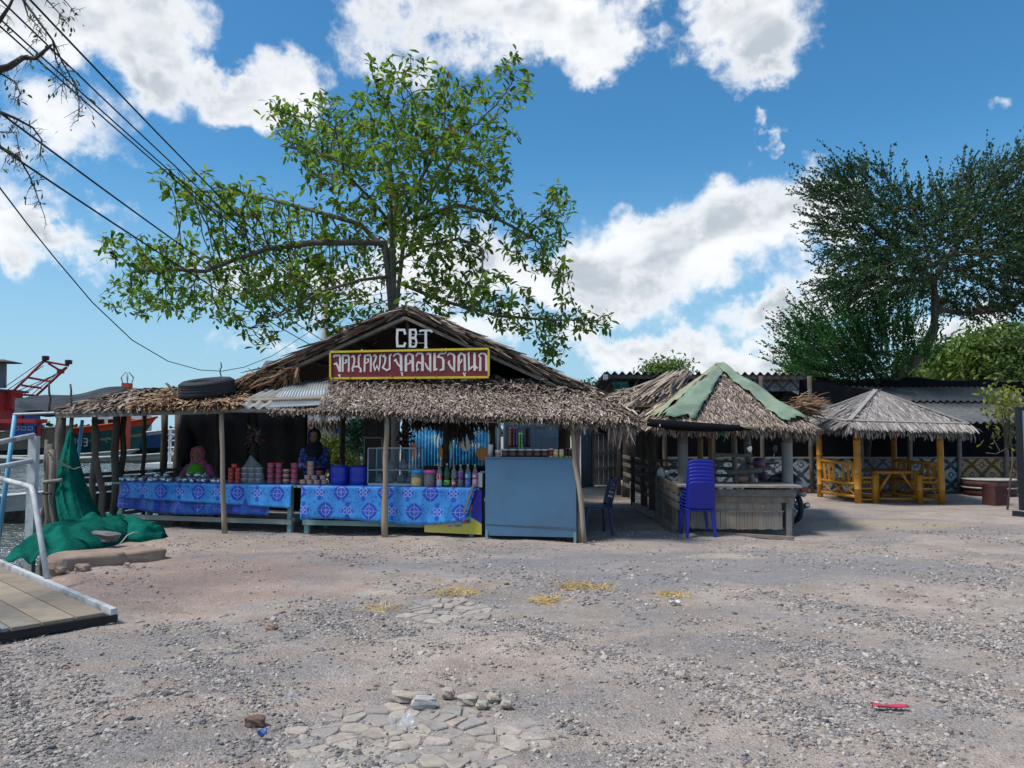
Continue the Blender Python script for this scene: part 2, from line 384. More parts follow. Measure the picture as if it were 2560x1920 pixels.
# loose stones of the yard: real pebbles, thinning out with distance
def build_gravel():
    ico = np.array([[0, 0, 1], [.894, 0, .447], [.276, .851, .447], [-.724, .526, .447], [-.724, -.526, .447], [.276, -.851, .447], [.724, .526, -.447], [-.276, .851, -.447], [-.894, 0, -.447], [-.276, -.851, -.447], [.724, -.526, -.447], [0, 0, -1]])
    icf = np.array([[0, 1, 2], [0, 2, 3], [0, 3, 4], [0, 4, 5], [0, 5, 1], [1, 6, 2], [2, 7, 3], [3, 8, 4], [4, 9, 5], [5, 10, 1], [6, 7, 2], [7, 8, 3], [8, 9, 4], [9, 10, 5], [10, 6, 1]])  # underside left out
    def dens(x, y):
        return .5 + .5 * np.sin(x * 1.3 + 1.1 * np.sin(y * .9 + .5)) * np.sin(y * 1.7 + .8 * np.sin(x * 1.9)) + .3 * np.sin(x * 4.3 + y * 3.1) + .22 * np.sin(x * 9.1 - y * 7.7)
    def batch(n, y0, y1, s0, s1, half=.74):
        u = rng.random(n * 3); y = np.sqrt(y0 ** 2 + u * (y1 ** 2 - y0 ** 2)); x = (rng.random(n * 3) * 2 - 1) * half * y
        ex = np.interp(y, [e[0] for e in EDGE], [e[1] for e in EDGE])
        keep = (x > ex + .25) & (rng.random(n * 3) < (.05 + .95 * np.clip(dens(x, y), 0, 1) ** 2.2) * np.clip((13.5 - y) / 5, 0, 1))
        g = G(430, 1450); keep &= ~(((x - g.x) / 1.9) ** 2 + ((y - g.y) / 1.8) ** 2 < 1) | (rng.random(n * 3) < .25)
        x, y = x[keep][:n], y[keep][:n]; k = len(x)
        s = s0 + (s1 - s0) * rng.random(k) ** 3.2
        sc = s[:, None] * np.stack([.75 + .6 * rng.random(k), .75 + .6 * rng.random(k), .42 + .3 * rng.random(k)], 1)
        a = rng.random(k) * 6.28; ca, sa = np.cos(a), np.sin(a)
        T = ico[None] * (1 + .30 * (rng.random((k, 12, 3)) - .5)); T = T * sc[:, None, :]
        tl = (rng.random((k, 2)) - .5) * .7
        T[:, :, 2] += T[:, :, 0] * tl[:, :1] + T[:, :, 1] * tl[:, 1:]
        X = T[:, :, 0] * ca[:, None] - T[:, :, 1] * sa[:, None] + x[:, None]; Yv = T[:, :, 0] * sa[:, None] + T[:, :, 1] * ca[:, None] + y[:, None]
        Z = T[:, :, 2] + (ground_z(x, y) + sc[:, 2] * .25)[:, None]
        V = np.stack([X, Yv, Z], 2).reshape(-1, 3); F = (np.arange(k)[:, None, None] * 12 + icf[None]).reshape(-1, 3)
        return V, F, np.repeat(rng.random(k), 12)
    V, F, r = join_np([batch(60000, 2.9, 6.5, .003, .016), batch(650, 2.9, 7, .014, .030), batch(30000, 6.3, 13.5, .005, .02), batch(350, 6.3, 11, .014, .03)])
    t = NT('loose_stone'); c = t.cramp(t.attr(), [(0, (.05, .052, .06)), (.28, (.13, .13, .145)), (.5, (.24, .222, .215)), (.75, (.36, .31, .275)), (.9, (.42, .38, .345)), (1, (.5, .47, .44))])
    c = t.mix(t.ramp(t.noise(60, 4, .6), .35, .7, 0, .45), c, (.39, .335, .285)); t.bump(t.noise(160, 4, .6), .4, .004)
    o = np_mesh('gravel', V, F, t.fin(c, .9, 0, .25), r); tag(o, 'loose grey and beige gravel scattered over the yard', 'gravel', kind='stuff')
build_gravel()
# ---------------------------------------------------------------- shared materials
WOOD = M('weathered_timber', (.235, .195, .160), .85, .45, 9, bump=.5, bscale=40, stretch=(1, 1, .25), rnd=.25, dirt=.3)
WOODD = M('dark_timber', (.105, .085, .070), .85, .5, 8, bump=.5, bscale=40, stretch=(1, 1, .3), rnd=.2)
WOODG = M('silvered_timber', (.235, .215, .195), .85, .4, 10, bump=.5, bscale=45, rnd=.22, dirt=.35)
POLE = M('peeled_pole', (.36, .29, .215), .8, .35, 7, bump=.3, stretch=(1, 1, .3), dirt=.45)
NETD = M('dark_shade_net', (.011, .012, .015), .95, .4, 5, bump=.4, bscale=120, spec=.05)
ZINC = M('zinc_sheet', (.42, .46, .48), .5, .3, 3, bump=.08, metal=.35, dirt=.35)
FIBRO = M('fibre_cement', (.36, .35, .33), .85, .3, 4, bump=.3, dirt=.5)
def m_thatch(name, stops, grain=40):
    t = NT(name); c = t.cramp(t.attr(), stops)
    k = t.ramp(t.noise(grain, 4, .6), .3, .7, .7, 1.2); s = t.vec('SCALE', c); t.L.new(k, s.node.inputs['Scale'])
    return t.fin(s, .9, 0, .2)
TH_GREY = m_thatch('nipa_thatch_grey', [(0, (.060, .046, .037)), (.3, (.165, .126, .102)), (.65, (.30, .235, .19)), (.9, (.42, .345, .285)), (1, (.52, .445, .38))])
TH_BROWN = m_thatch('dry_leaf_thatch_brown', [(0, (.06, .035, .022)), (.35, (.19, .11, .065)), (.7, (.32, .205, .125)), (1, (.46, .33, .22))])
TH_PALE = m_thatch('fresh_thatch_silver', [(0, (.15, .135, .13)), (.4, (.255, .23, .22)), (.8, (.36, .33, .31)), (1, (.46, .425, .40))])
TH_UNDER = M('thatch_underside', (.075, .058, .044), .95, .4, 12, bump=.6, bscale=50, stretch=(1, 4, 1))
def thatch(quad, n, L, W, jit=.25, lift=.10, out=.02, fringe=0, fl=.3, fw=.03, curl=-.05, hang=.75, pw=1.0):
    """strips lying down-slope on a quad (bl, br, tr, tl); optional hanging fringe along the lower edge"""
    bl, br, tr, tl = (np.array(q, float) for q in quad); it = []
    a = rng.random(n); b = rng.random(n) ** pw
    lo = bl + (br - bl) * a[:, None]; hi = tl + (tr - tl) * a[:, None]; p = lo + (hi - lo) * b[:, None]
    D = norm(lo - hi) if np.linalg.norm(tr - tl) > .5 else norm((bl + br) / 2 - (tl + tr) / 2 - norm(br - bl) * np.dot((bl + br) / 2 - (tl + tr) / 2, norm(br - bl)))[None] * np.ones((n, 1)); S = norm(br - bl)[None] * np.ones((n, 1)); N_ = norm(np.cross(S, -D)); N_ *= np.sign(N_[:, 2:3] + 1e-9)
    Dj = D + S * rng.normal(0, jit, n)[:, None] + N_ * (rng.normal(0, lift, n) + .06)[:, None]
    Nj = N_ + S * rng.normal(0, .45, n)[:, None]
    ln = L * (.6 + .8 * rng.random(n)); p = p + N_ * (out * rng.random(n))[:, None] - D * (ln * .35)[:, None]
    it.append(ribbons(p, Dj, Nj, ln, W * (.6 + .8 * rng.random(n)), [(0, .7, 0), (.45, 1, .05), (.8, .9, .02), (1, .35, curl)]))
    if fringe:
        a = rng.random(fringe); lo = bl + (br - bl) * a[:, None]; hi = tl + (tr - tl) * a[:, None]; D = norm(lo - hi)
        dn = np.array([0, 0, -1.0])[None]; S = norm(br - bl)[None] * np.ones((fringe, 1))
        Df = norm(D) * (1 - hang) + dn * hang + S * rng.normal(0, .28, fringe)[:, None] + rng.normal(0, .1, (fringe, 3))
        N_ = norm(np.cross(S, -D)); ln = fl * (.35 + .75 * rng.random(fringe) ** 1.4)
        it.append(ribbons(lo + N_ * (.03 * rng.random(fringe))[:, None] - D * .05, Df, N_ + S * rng.normal(0, .5, fringe)[:, None], ln, fw * (.6 + .8 * rng.random(fringe)), [(0, .8, 0), (.4, 1, .06), (.8, .8, .02), (1, .3, -.06)]))
    return it
def slab(quad, th):
    q = [Vector(x) for x in quad]; n = (q[1] - q[0]).cross(q[3] - q[0]).normalized()
    if n.z < 0: n = -n
    return MB().hexa([x - n * th for x in q] + q)
def corrugated(quad, nc, amp, th=.006, nv=1, ns=6):
    bl, br, tr, tl = (Vector(x) for x in quad); n = (br - bl).cross(tl - bl).normalized()
    if n.z < 0: n = -n
    def f(a, b):
        p = (bl * (1 - a) + br * a) * (1 - b) + (tl * (1 - a) + tr * a) * b
        return p + n * amp * math.sin(a * nc * 2 * math.pi)
    return MB().sheet(f, nc * ns, nv, th=th)
# ---------------------------------------------------------------- main stall frame of reference
_al = math.atan2(11.3 - 12.2, 1.0 + 4.58); EX = Vector((math.cos(_al), math.sin(_al), 0)); EY = Vector((-math.sin(_al), math.cos(_al), 0)); SO = Vector((-1.92, 11.52, 0))
def S(s, d, z): return SO + EX * s + EY * d + Vector((0, 0, z))
def SP(u, v, d):
    r = ray(u, v); c = Vector((0, 0, CAMZ)); k = (SO + EY * d - c).dot(EY) / r.dot(EY); return c + r * k
def on(u, d, z): p = SP(u, 1080, d); return Vector((p.x, p.y, z))
stall = thing('thatched_stall', S(0, 2, 0), 'thatched open-fronted food stall with gable roof and red sign', 'stall')
# posts at the front, each a peeled pole
def crooked(a, b, r0, r1, n=6, wob=.02, sides=8):
    a, b = Vector(a), Vector(b); pts = []; rr = []
    for i in range(n + 1):
        t = i / n; w = wob * math.sin(math.pi * t) if n else 0
        pts.append(a.lerp(b, t) + Vector((random.uniform(-1, 1) * w, random.uniform(-1, 1) * w, 0))); rr.append((r0 + (r1 - r0) * t) * random.uniform(.92, 1.08))
    return MB().tube(pts, rr, sides)
def ground_pt(p): return Vector((p.x, p.y, -.08))
for (u0, v0, u1, r0, r1) in ((563, 1020, 553, .045, .035), (962, 1037, 968, .05, .037)):
    b = SP(u0, 1330, 0); crooked(ground_pt(b), SP(u1, v0, 0.02), r0, r1, wob=.015).build('post', POLE, stall, True)
crooked(ground_pt(SP(1462, 1345, -.05)), SP(1428, 1052, .05), .04, .03).build('post', POLE, stall, True)
crooked(ground_pt(SP(1448, 1345, .1)), SP(1442, 1052, .1), .045, .05).build('post', WOOD, stall, True)
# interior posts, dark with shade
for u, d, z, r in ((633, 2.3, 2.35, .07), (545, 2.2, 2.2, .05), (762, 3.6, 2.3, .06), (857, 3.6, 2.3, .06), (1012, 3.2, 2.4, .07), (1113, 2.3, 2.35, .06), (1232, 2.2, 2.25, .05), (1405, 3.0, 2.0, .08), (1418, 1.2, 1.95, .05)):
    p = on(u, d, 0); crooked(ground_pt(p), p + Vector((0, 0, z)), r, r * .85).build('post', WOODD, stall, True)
# eave beam and rafters
b = MB(); pts = [SP(u, v, .0) for u, v in ((142, 1034), (330, 1030), (545, 1024), (700, 1026), (880, 1035), (1100, 1042), (1250, 1049), (1450, 1054), (1585, 1060))]
b.tube(pts, [.055, .05, .045, .04, .04, .038, .038, .035, .03], 7); b.build('eave_beam', WOODG, stall, True)
crooked(SP(1170, 1052, .02), SP(1500, 1062, .0), .018, .015).build('eave_beam', POLE, stall, True)
apex = SP(1016, 778, 1.2); gl = SP(612, 963, 1.2); gr = SP(1452, 978, 1.2); back = EY * 4.2
for nm, q in (('roof_underlay', (gl, apex, apex + back, gl + back)), ('roof_underlay', (gr, apex, apex + back, gr + back))):
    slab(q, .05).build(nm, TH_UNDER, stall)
MB().prism([gl + back - EY * .02, gr + back - EY * .02, apex + back - EY * .02], EY * .03).build('gable_wall', NETD, stall)  # dark closing wall added so the gable interior stays in shade
for q in (.15, .4, .65, .9):
    for e in (gl, gr):
        a = e.lerp(apex, q) + Vector((0, 0, -.10)); MB().tube([a + EY * .1, a + back], .03, 6).build('purlin', WOODD, stall, True)
# bargeboards under ragged thatch ends
for e in (gl, gr):
    MB().bar(apex + Vector((0, 0, -.12)) - EY * .03, e + Vector((0, 0, -.10)) - EY * .03, .05, .11, up=EY).build('bargeboard', WOOD, stall)
it = []
for e, n in ((gl, 3600), (gr, 3600)):
    a = np.array(apex); c = np.array(e); t_ = rng.random(n); d_ = rng.random(n) ** 1.5
    p = a + (c - a) * t_[:, None] + np.array(EY) * (d_ * 1.1 - .10)[:, None] + np.array([0, 0, 1.0]) * (rng.random(n) * .12 - .01)[:, None]
    D = norm((c - a))[None] + rng.normal(0, .09, (n, 3)) + np.array(EY) * rng.normal(0, .2, n)[:, None]
    it.append(ribbons(p, D, np.array([0, 0, 1.0]) + rng.normal(0, .5, (n, 3)), .18 + .40 * rng.random(n), .02 + .028 * rng.random(n), [(0, .6, 0), (.5, 1, .03), (1, .4, 0)]))
    # slope behind the edge
    q = (c, c + np.array(back), a + np.array(back), a)
    it += thatch((q[0], q[1], q[2], q[3]), 1800, .3, .045, .15, .04, out=.05)
V, F, r = join_np(it); o = np_mesh('gable_thatch', V, F, TH_GREY, r * .85, stall); o['kind'] = 'stuff'
# front skirt
bl, br, tr, tl = SP(800, 1030, -.10), SP(1586, 1060, -.15), SP(1448, 976, 1.35), SP(842, 948, 1.35)
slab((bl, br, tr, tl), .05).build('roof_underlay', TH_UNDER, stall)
br2 = SP(1586, 1060, -.15); brb = br2 + EY * 4.6 + EX * .05; tlb = tr + EY * 4.4
slab((br2, brb, tlb, tr), .05).build('roof_underlay', TH_UNDER, stall)
it = thatch((bl, br, tr, tl), 24000, .15, .017, .42, .13, .06, fringe=1100, fl=.14, fw=.017, hang=.55)
it += thatch((SP(672, 1032, -.10), SP(805, 1031, -.10), SP(800, 1018, .12), SP(680, 1022, .12)), 420, .12, .024, .5, .16, .03, fringe=120, fl=.1, fw=.024)
it += thatch((br2, brb, tlb, tr), 2600, .18, .03, .3, .10, .04, fringe=200, fl=.2, fw=.03)
it += thatch((SP(1380, 1050, -.10), br, tr, SP(1400, 985, 1.1)), 1500, .19, .026, .3, .12, .06, fringe=120, fl=.2)
# hip edge and the hanging tufts at the corner
a, c = np.array(tr), np.array(br); n = 500; t_ = rng.random(n)
it.append(ribbons(a + (c - a) * t_[:, None] + rng.normal(0, .05, (n, 3)) + [0, 0, .03], norm(c - a)[None] + rng.normal(0, .2, (n, 3)), np.array([0, 0, 1.0]) + rng.normal(0, .4, (n, 3)), .12 + .14 * rng.random(n), .03, [(0, .6, 0), (.5, 1, .03), (1, .4, 0)]))
for u in (1560, 1574, 1528):
    q = np.array(SP(u, 1058, -.1)); n = 14
    it.append(ribbons(q + rng.normal(0, .03, (n, 3)), np.array([0, 0, -1.0]) + rng.normal(0, .15, (n, 3)), np.array([0, -1.0, 0]) + rng.normal(0, .3, (n, 3)), .22 + .14 * rng.random(n), .025, [(0, .8, 0), (.5, 1, .03), (1, .2, 0)]))
V, F, r = join_np(it); o = np_mesh('skirt_thatch', V, F, TH_GREY, r, stall); o['kind'] = 'stuff'
# darker tangled top course below the sign
q = (SP(850, 972, .95), SP(1440, 990, .95), SP(1440, 962, 1.4), SP(846, 944, 1.4))
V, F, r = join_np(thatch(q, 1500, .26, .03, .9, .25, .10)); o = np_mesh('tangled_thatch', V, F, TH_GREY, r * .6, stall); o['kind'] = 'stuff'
# leaves hanging inside under the roof (behind the posts)
it = []
for u0, u1, v, d, n, L in ((1020, 1240, 1052, 4.4, 420, .2), (720, 850, 1055, 4.8, 160, .22), (1110, 1175, 1050, 3.4, 140, .5)):
    a = np.array(SP(u0, v, d)); c = np.array(SP(u1, v, d)); t_ = rng.random(n)
    it.append(ribbons(a + (c - a) * t_[:, None] + rng.normal(0, .05, (n, 3)), np.array([.15, 0, -1.0]) + rng.normal(0, .3, (n, 3)), np.array([0, -1.0, 0]) + rng.normal(0, .5, (n, 3)), L * (.4 + .8 * rng.random(n)), .03, [(0, .8, 0), (.5, 1, .03), (1, .2, 0)]))
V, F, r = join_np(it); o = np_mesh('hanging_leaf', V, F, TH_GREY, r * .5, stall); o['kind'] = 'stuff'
# metal and fibre-cement patches
def sq(c4): return tuple(SP(u, v, d) for u, v, d in c4)
corrugated(sq(((613, 999, .45), (702, 995, .45), (742, 966, 1.2), (678, 968, 1.2))), 4, .022).build('roofing_sheet', FIBRO, stall, True)
corrugated(sq(((690, 995, .46), (852, 989, .46), (850, 944, 1.4), (720, 950, 1.4))), 22, .010).build('roofing_sheet', ZINC, stall, True)
corrugated(sq(((574, 1018, -.05), (680, 1021, -.05), (702, 1000, .45), (592, 1000, .45))), 4, .028).build('roofing_sheet', FIBRO, stall, True)
corrugated(sq(((672, 1019, -.02), (797, 1012, -.02), (808, 998, .46), (692, 1000, .46))), 18, .010).build('roofing_sheet', ZINC, stall, True)
crooked(SP(594, 1003, .38), SP(856, 994, .38), .03, .035).build('batten', POLE, stall, True)
it = []   # torn palm-leaf panel hanging at the left end of the gable
for c0, u1, v1, n in ((728, 706, 972, 40), (730, 690, 955, 36), (690, 650, 964, 40), (640, 600, 966, 30)):
    a = np.array(SP(c0, 925 if c0 > 710 else 945, 1.1)); c = np.array(SP(u1, v1, 1.0))
    it.append(ribbons(a + rng.normal(0, .07, (n, 3)), (c - a)[None] + rng.normal(0, .12, (n, 3)), np.array([0, -1.0, .6]) + rng.normal(0, .4, (n, 3)), .14 + .2 * rng.random(n), .04, [(0, .7, 0), (.5, 1, .03), (1, .5, 0)]))
V, F, r = join_np(it); o = np_mesh('torn_leaf_panel', V, F, TH_BROWN, r * .6, stall); o['kind'] = 'stuff'
# king post
crooked(SP(1026, 905, 1.28), apex + EY * .08 + Vector((0, 0, -.1)), .04, .035).build('king_post', WOODD, stall, True)
# back curtain of dark net, and ceiling laths
for u0, u1, d0, d1, ztop in ((452, 625, 3.0, 3.2, 2.25), (622, 768, 3.25, 3.3, 2.35)):
    a, c = on(u0, d0, 0.02), on(u1, d1, 0.02)
    MB().sheet(lambda s, t: a.lerp(c, s) + Vector((0, .012 * math.sin(s * 17 + t) + .03 * math.sin(s * 5.3 + 2 * t), t * ztop)), 24, 4, th=.01).build('net_curtain', NETD, stall, True)
for i in range(9):
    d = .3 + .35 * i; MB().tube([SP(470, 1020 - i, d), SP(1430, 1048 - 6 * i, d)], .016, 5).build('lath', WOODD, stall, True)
# ---------------------------------------------------------------- lean-to on the waterside
lean = thing('lean_to', S(-4.5, 1, 0), 'low lean-to over the bank roofed with brown dry leaves', 'shelter')
q = (SP(135, 1028, -.05), SP(600, 1017, -.05), SP(655, 962, 2.3), SP(330, 972, 2.3))
slab(q, .04).build('roof_underlay', TH_UNDER, lean)
it = thatch((SP(325, 1024, -.08), SP(592, 1018, -.08), SP(640, 966, 2.2), SP(420, 976, 2.2)), 3600, .24, .032, .7, .10, .06, fringe=260, fl=.14, fw=.03, hang=.3)
V, F, r = join_np(it); o = np_mesh('leaf_thatch', V, F, TH_BROWN, r, lean); o['kind'] = 'stuff'
it = thatch((SP(140, 1029, -.08), SP(340, 1024, -.08), SP(430, 974, 2.2), SP(335, 974, 2.2)), 260, .5, .04, .3, .01, .01, fringe=50, fl=.08)
V, F, r = join_np(it); o = np_mesh('old_leaf', V, F, TH_GREY, r * .8, lean); o['kind'] = 'stuff'
MB().bar(SP(140, 1036, -.03), SP(560, 1024, -.03), .03, .12).build('eave_board', WOODG, lean)
for u, v0, d, r0, z0 in ((155, 1036, .15, .085, -1.1), (181, 1036, .1, .04, -1.1), (237, 1040, 1.0, .055, -.9), (292, 1042, 1.6, .075, -.8), (311, 1043, 1.7, .06, -.8), (362, 1045, 2.2, .045, -.6), (411, 1048, 2.6, .075, -.5), (446, 1050, 2.9, .09, -.2)):
    t_ = SP(u, v0, d); p = Vector((t_.x, t_.y, z0)); crooked(p, t_ + Vector((0, 0, .12)), r0, r0 * .85, 7, .035).build('post', WOOD if u < 300 else WOODD, lean, True)
crooked(SP(268, 1290, .7) + Vector((0, 0, -.5)), SP(236, 1050, .75), .06, .05, 7, .05).build('post', WOOD, lean, True)
for u, v0, v1 in ((125, 950, 1030), (178, 960, 1050)): crooked(SP(u, v1, .1), SP(u - 2, v0, .1), .022, .014, 5, .02).build('stick', WOODD, lean, True)
for k, (v0, v1) in enumerate(((1188, 1172), (1203, 1185), (1225, 1205))):
    MB().bar(SP(205, v0, 1.3), SP(470, v1, 2.7), .03, .10 if k else .06).build('rail', WOODD, lean)
MB().bar(SP(205, 1262, 1.35), SP(470, 1235, 2.75), .02, .35).build('rail', WOODD, lean)
crooked(SP(415, 958, .6), SP(452, 995, .6), .02, .02).build('stick', WOODG, lean, True)
# tarpaulin stretched from the lean-to out over the water
tarp = thing('tarpaulin_awning', P(120, 1030, 13), 'dark plastic tarpaulin awning on light blue poles over the water', 'awning')
TARP = M('dark_tarpaulin', (.022, .027, .034), .8, .45, 3, (.06, .07, .082), bump=.3, bscale=8, spec=.1)
c4 = [P(36, 1036, 12.4), P(300, 1026, 12.6), P(318, 971, 16.5), P(38, 990, 16.5)]
def tf(a, b):
    p = (c4[0] * (1 - a) + c4[1] * a) * (1 - b) + (c4[3] * (1 - a) + c4[2] * a) * b
    return p + Vector((0, 0, -.16 * math.sin(math.pi * a) * math.sin(math.pi * b) + .03 * math.sin(a * 11 + b * 5) - .05 * math.sin(b * 9 - a * 4)))
MB().sheet(tf, 24, 14, th=.008).build('sheet', TARP, tarp, True)
MB().tube([c4[0] + Vector((0, -.02, 0)), c4[1] + Vector((0, -.02, 0))], .02, 6).build('edge_pipe', M('pale_pipe', (.55, .57, .58), .5), tarp)
LBLUE = M('light_blue_pipe', (.16, .46, .72), .45, .2, 3)
for (u0, v0, u1, v1, Y) in ((38, 1036, 20, 1172, 12.4), (206, 1050, 196, 1135, 16.3)):
    a, c = P(u0, v0, Y), P(u1, v1, Y); MB().tube([a, a + (c - a) * (2.6 if Y < 13 else 3.2)], .035, 8).build('pole', LBLUE, tarp, True)
# ---------------------------------------------------------------- tyre lying on the lean-to roof
RUB = M('tyre_rubber', (.032, .036, .044), .75, .3, 20, bump=.2, rnd=.0)
ty = thing('truck_tyre', SP(518, 984, .62), 'big worn black tyre lying on the leaf roof', 'tyre')
prof = [(.24, -.10), (.30, -.13), (.39, -.13), (.425, -.10), (.432, -.05), (.424, -.045), (.432, -.04), (.434, 0), (.426, .004), (.434, .01), (.432, .045), (.424, .05), (.43, .06), (.42, .10), (.38, .13), (.30, .13), (.25, .10), (.235, 0), (.24, -.10)]
rot = Matrix.Rotation(R(11), 3, 'X') @ Matrix.Rotation(R(-4), 3, 'Y'); mb = MB().lathe(prof, (0, 0, 0), 48)
mb.f = [f for f in mb.f if len(f) == 4]; mb.m = [0] * len(mb.f)
mb.v = [tuple(Vector(ty.location) + Vector((0, 0, .10)) + rot @ Vector(p)) for p in mb.v]; mb.build('casing', RUB, ty, True)
mb = MB()
for k in range(60):
    a = k * 2 * math.pi / 60
    for zz in (-.075, .075): mb.box(Vector(ty.location) + Vector((0, 0, .10)) + rot @ Vector((.428 * math.cos(a), .428 * math.sin(a), zz)), (.016, .03, .035), rot=rot @ Matrix.Rotation(a, 3, 'Z'))
mb.build('tread', RUB, ty)['kind'] = 'stuff'
# ---------------------------------------------------------------- sign on the gable
RED = M('sign_red', (.165, .018, .022), .55, .3, 5, bump=.08, dirt=.15); YEL = M('sign_yellow', (.62, .47, .03), .55, .2, 6, bump=.08, dirt=.15)
WHT = M('sign_white', (.62, .62, .60), .6, .15, 8, bump=.05, dirt=.12)
sg = thing('name_sign', SP(1024, 945, 1.12), 'long dark red sign with yellow border and white lettering under the gable', 'sign')
def sgp(u, v, k=0.0): return SP(u, v, .98 - k)
tlx, trx, blx, brx = (826, 880), (1222, 872), (826, 946), (1222, 943)
MB().prism([sgp(*blx), sgp(*brx), sgp(*trx), sgp(*tlx)], EY * .03).build('board', RED, sg)
for a, c in ((tlx, trx), (blx, brx)): MB().bar(sgp(*a, .012), sgp(*c, .012), .03, .034, up=(0, 0, 1)).build('border_strip', YEL, sg)
for a, c in ((tlx, blx), (trx, brx)): MB().bar(sgp(a[0], a[1] + 2.6, .012), sgp(c[0], c[1] - 2.6, .012), .03, .034, up=EY).build('border_strip', YEL, sg)
_tk = [0]
def brush(mb, pts, w, place, k):
    """flat painted stroke with mitred corners, pts in photo pixels (u, v); a real raised cut-out"""
    n = len(pts); L_, R_ = [], []
    for i in range(n):
        p = Vector(pts[i]); d0 = (Vector(pts[i]) - Vector(pts[i - 1])).normalized() if i else None; d1 = (Vector(pts[i + 1]) - Vector(pts[i])).normalized() if i < n - 1 else None
        d0 = d0 or d1; d1 = d1 or d0; t_ = (d0 + d1); t_ = t_.normalized() if t_.length > .2 else d1
        nn = Vector((-t_.y, t_.x)); m = 1 / max(.55, abs(nn.dot(Vector((-d1.y, d1.x))))); ww = (w[i] if isinstance(w, (list, tuple)) else w) / 2
        L_.append(p + nn * ww * m); R_.append(p - nn * ww * m)
    kk = k + .0004 * (_tk[0] % 7); _tk[0] += 1
    for i in range(n - 1):
        q = [L_[i], L_[i + 1], R_[i + 1], R_[i]]; e = kk + .0002 * i
        f = [place(x, y, e) for x, y in q]; bk = [p + EY * .012 for p in f]; mb.hexa(bk + f)
def z1(x, y): return (820 + x * .09494, 865 + y * .09494)
def z2(x, y): return (1020 + x * .09494, 865 + y * .09494)
glyphs = [  # each letter: list of strokes (pixels of an enlarged crop), width
 (z1, [([(150, 300), (170, 250), (300, 250), (320, 280), (315, 680)], 55), ([(150, 485), (215, 455), (250, 520), (300, 670)], 45), ([(262, 770), (310, 760), (310, 810), (290, 880)], 34)]),
 (z1, [([(385, 680), (390, 250), (540, 250), (550, 300), (545, 680)], 46), ([(400, 465), (490, 425), (490, 370), (450, 385)], 34)]),
 (z1, [([(615, 290), (670, 260), (695, 330), (690, 440), (640, 600), (655, 670)], 46), ([(640, 590), (700, 540), (790, 540), (860, 600), (870, 670), (830, 670)], 42), ([(860, 225), (810, 270), (805, 420), (815, 540)], 44), ([(850, 150), (890, 105), (910, 150), (1030, 128)], 30)]),
 (z1, [([(960, 680), (970, 250), (1100, 235), (1130, 290), (1125, 680)], 46), ([(985, 460), (1065, 415), (1060, 340), (1020, 360)], 34)]),
 (z1, [([(1190, 270), (1235, 235), (1270, 280), (1250, 360), (1195, 480), (1235, 640), (1285, 520), (1340, 640), (1370, 420), (1370, 260), (1420, 225)], 42)]),
 (z1, [([(1440, 290), (1480, 240), (1515, 310), (1500, 440), (1440, 570), (1545, 640), (1625, 600), (1625, 260), (1670, 215)], 44)]),
 (z1, [([(1725, 280), (1760, 220), (1850, 200), (1920, 250), (1930, 660)], [40, 44, 44, 66, 66]), ([(1740, 400), (1780, 360), (1830, 470), (1920, 560)], 44), ([(1915, 715), (1950, 700), (1955, 790)], 34)]),
 (z1, [([(2050, 670), (2050, 260), (2140, 200), (2230, 250), (2235, 670)], [66, 62, 44, 60, 66]), ([(2060, 500), (2190, 430), (2150, 370)], 36)]),
 (z2, [([(210, 270), (255, 195), (370, 205), (385, 260), (380, 660)], [40, 46, 46, 66, 70]), ([(370, 470), (270, 420), (235, 470), (235, 640), (280, 600)], 44)]),
 (z2, [([(480, 230), (530, 195), (585, 215), (585, 640), (520, 590), (445, 440)], [40, 44, 60, 66, 50, 30])]),
 (z2, [([(700, 185), (700, 620), (775, 610)], [66, 66, 50])]),
 (z2, [([(980, 200), (850, 200), (785, 285), (900, 310), (930, 380), (930, 610), (835, 640)], [34, 40, 44, 46, 62, 62, 44]), ([(820, 120), (890, 75), (990, 110), (900, 130), (820, 120)], 22), ([(995, 60), (995, 200)], 30)]),
 (z2, [([(1035, 250), (1090, 195), (1180, 215), (1220, 270), (1215, 640), (1130, 560), (1065, 440), (1095, 385)], [36, 44, 46, 60, 66, 52, 46, 40])]),
 (z2, [([(1335, 660), (1335, 270), (1390, 190), (1490, 240), (1500, 660)], [62, 60, 44, 58, 64]), ([(1345, 480), (1410, 400), (1405, 350)], 38), ([(1450, 700), (1480, 760), (1520, 700)], 28), ([(1485, 750), (1500, 810)], 34)]),
 (z2, [([(1555, 215), (1600, 190), (1605, 620), (1700, 540), (1770, 530), (1835, 590)], [40, 56, 60, 44, 50, 50]), ([(1750, 175), (1755, 650)], 64)]),
 (z2, [([(1900, 660), (1905, 310), (1865, 245), (1930, 190), (2030, 210), (2060, 260), (2065, 660)], [62, 52, 38, 40, 44, 56, 62])]),
]
for fz, strokes in glyphs:
    mb = MB()
    for pts, w in strokes:
        ww = [x * .09494 for x in w] if isinstance(w, list) else w * .09494
        brush(mb, [fz(*p) for p in pts], ww, sgp, .003)
    mb.build('letter', WHT, sg)
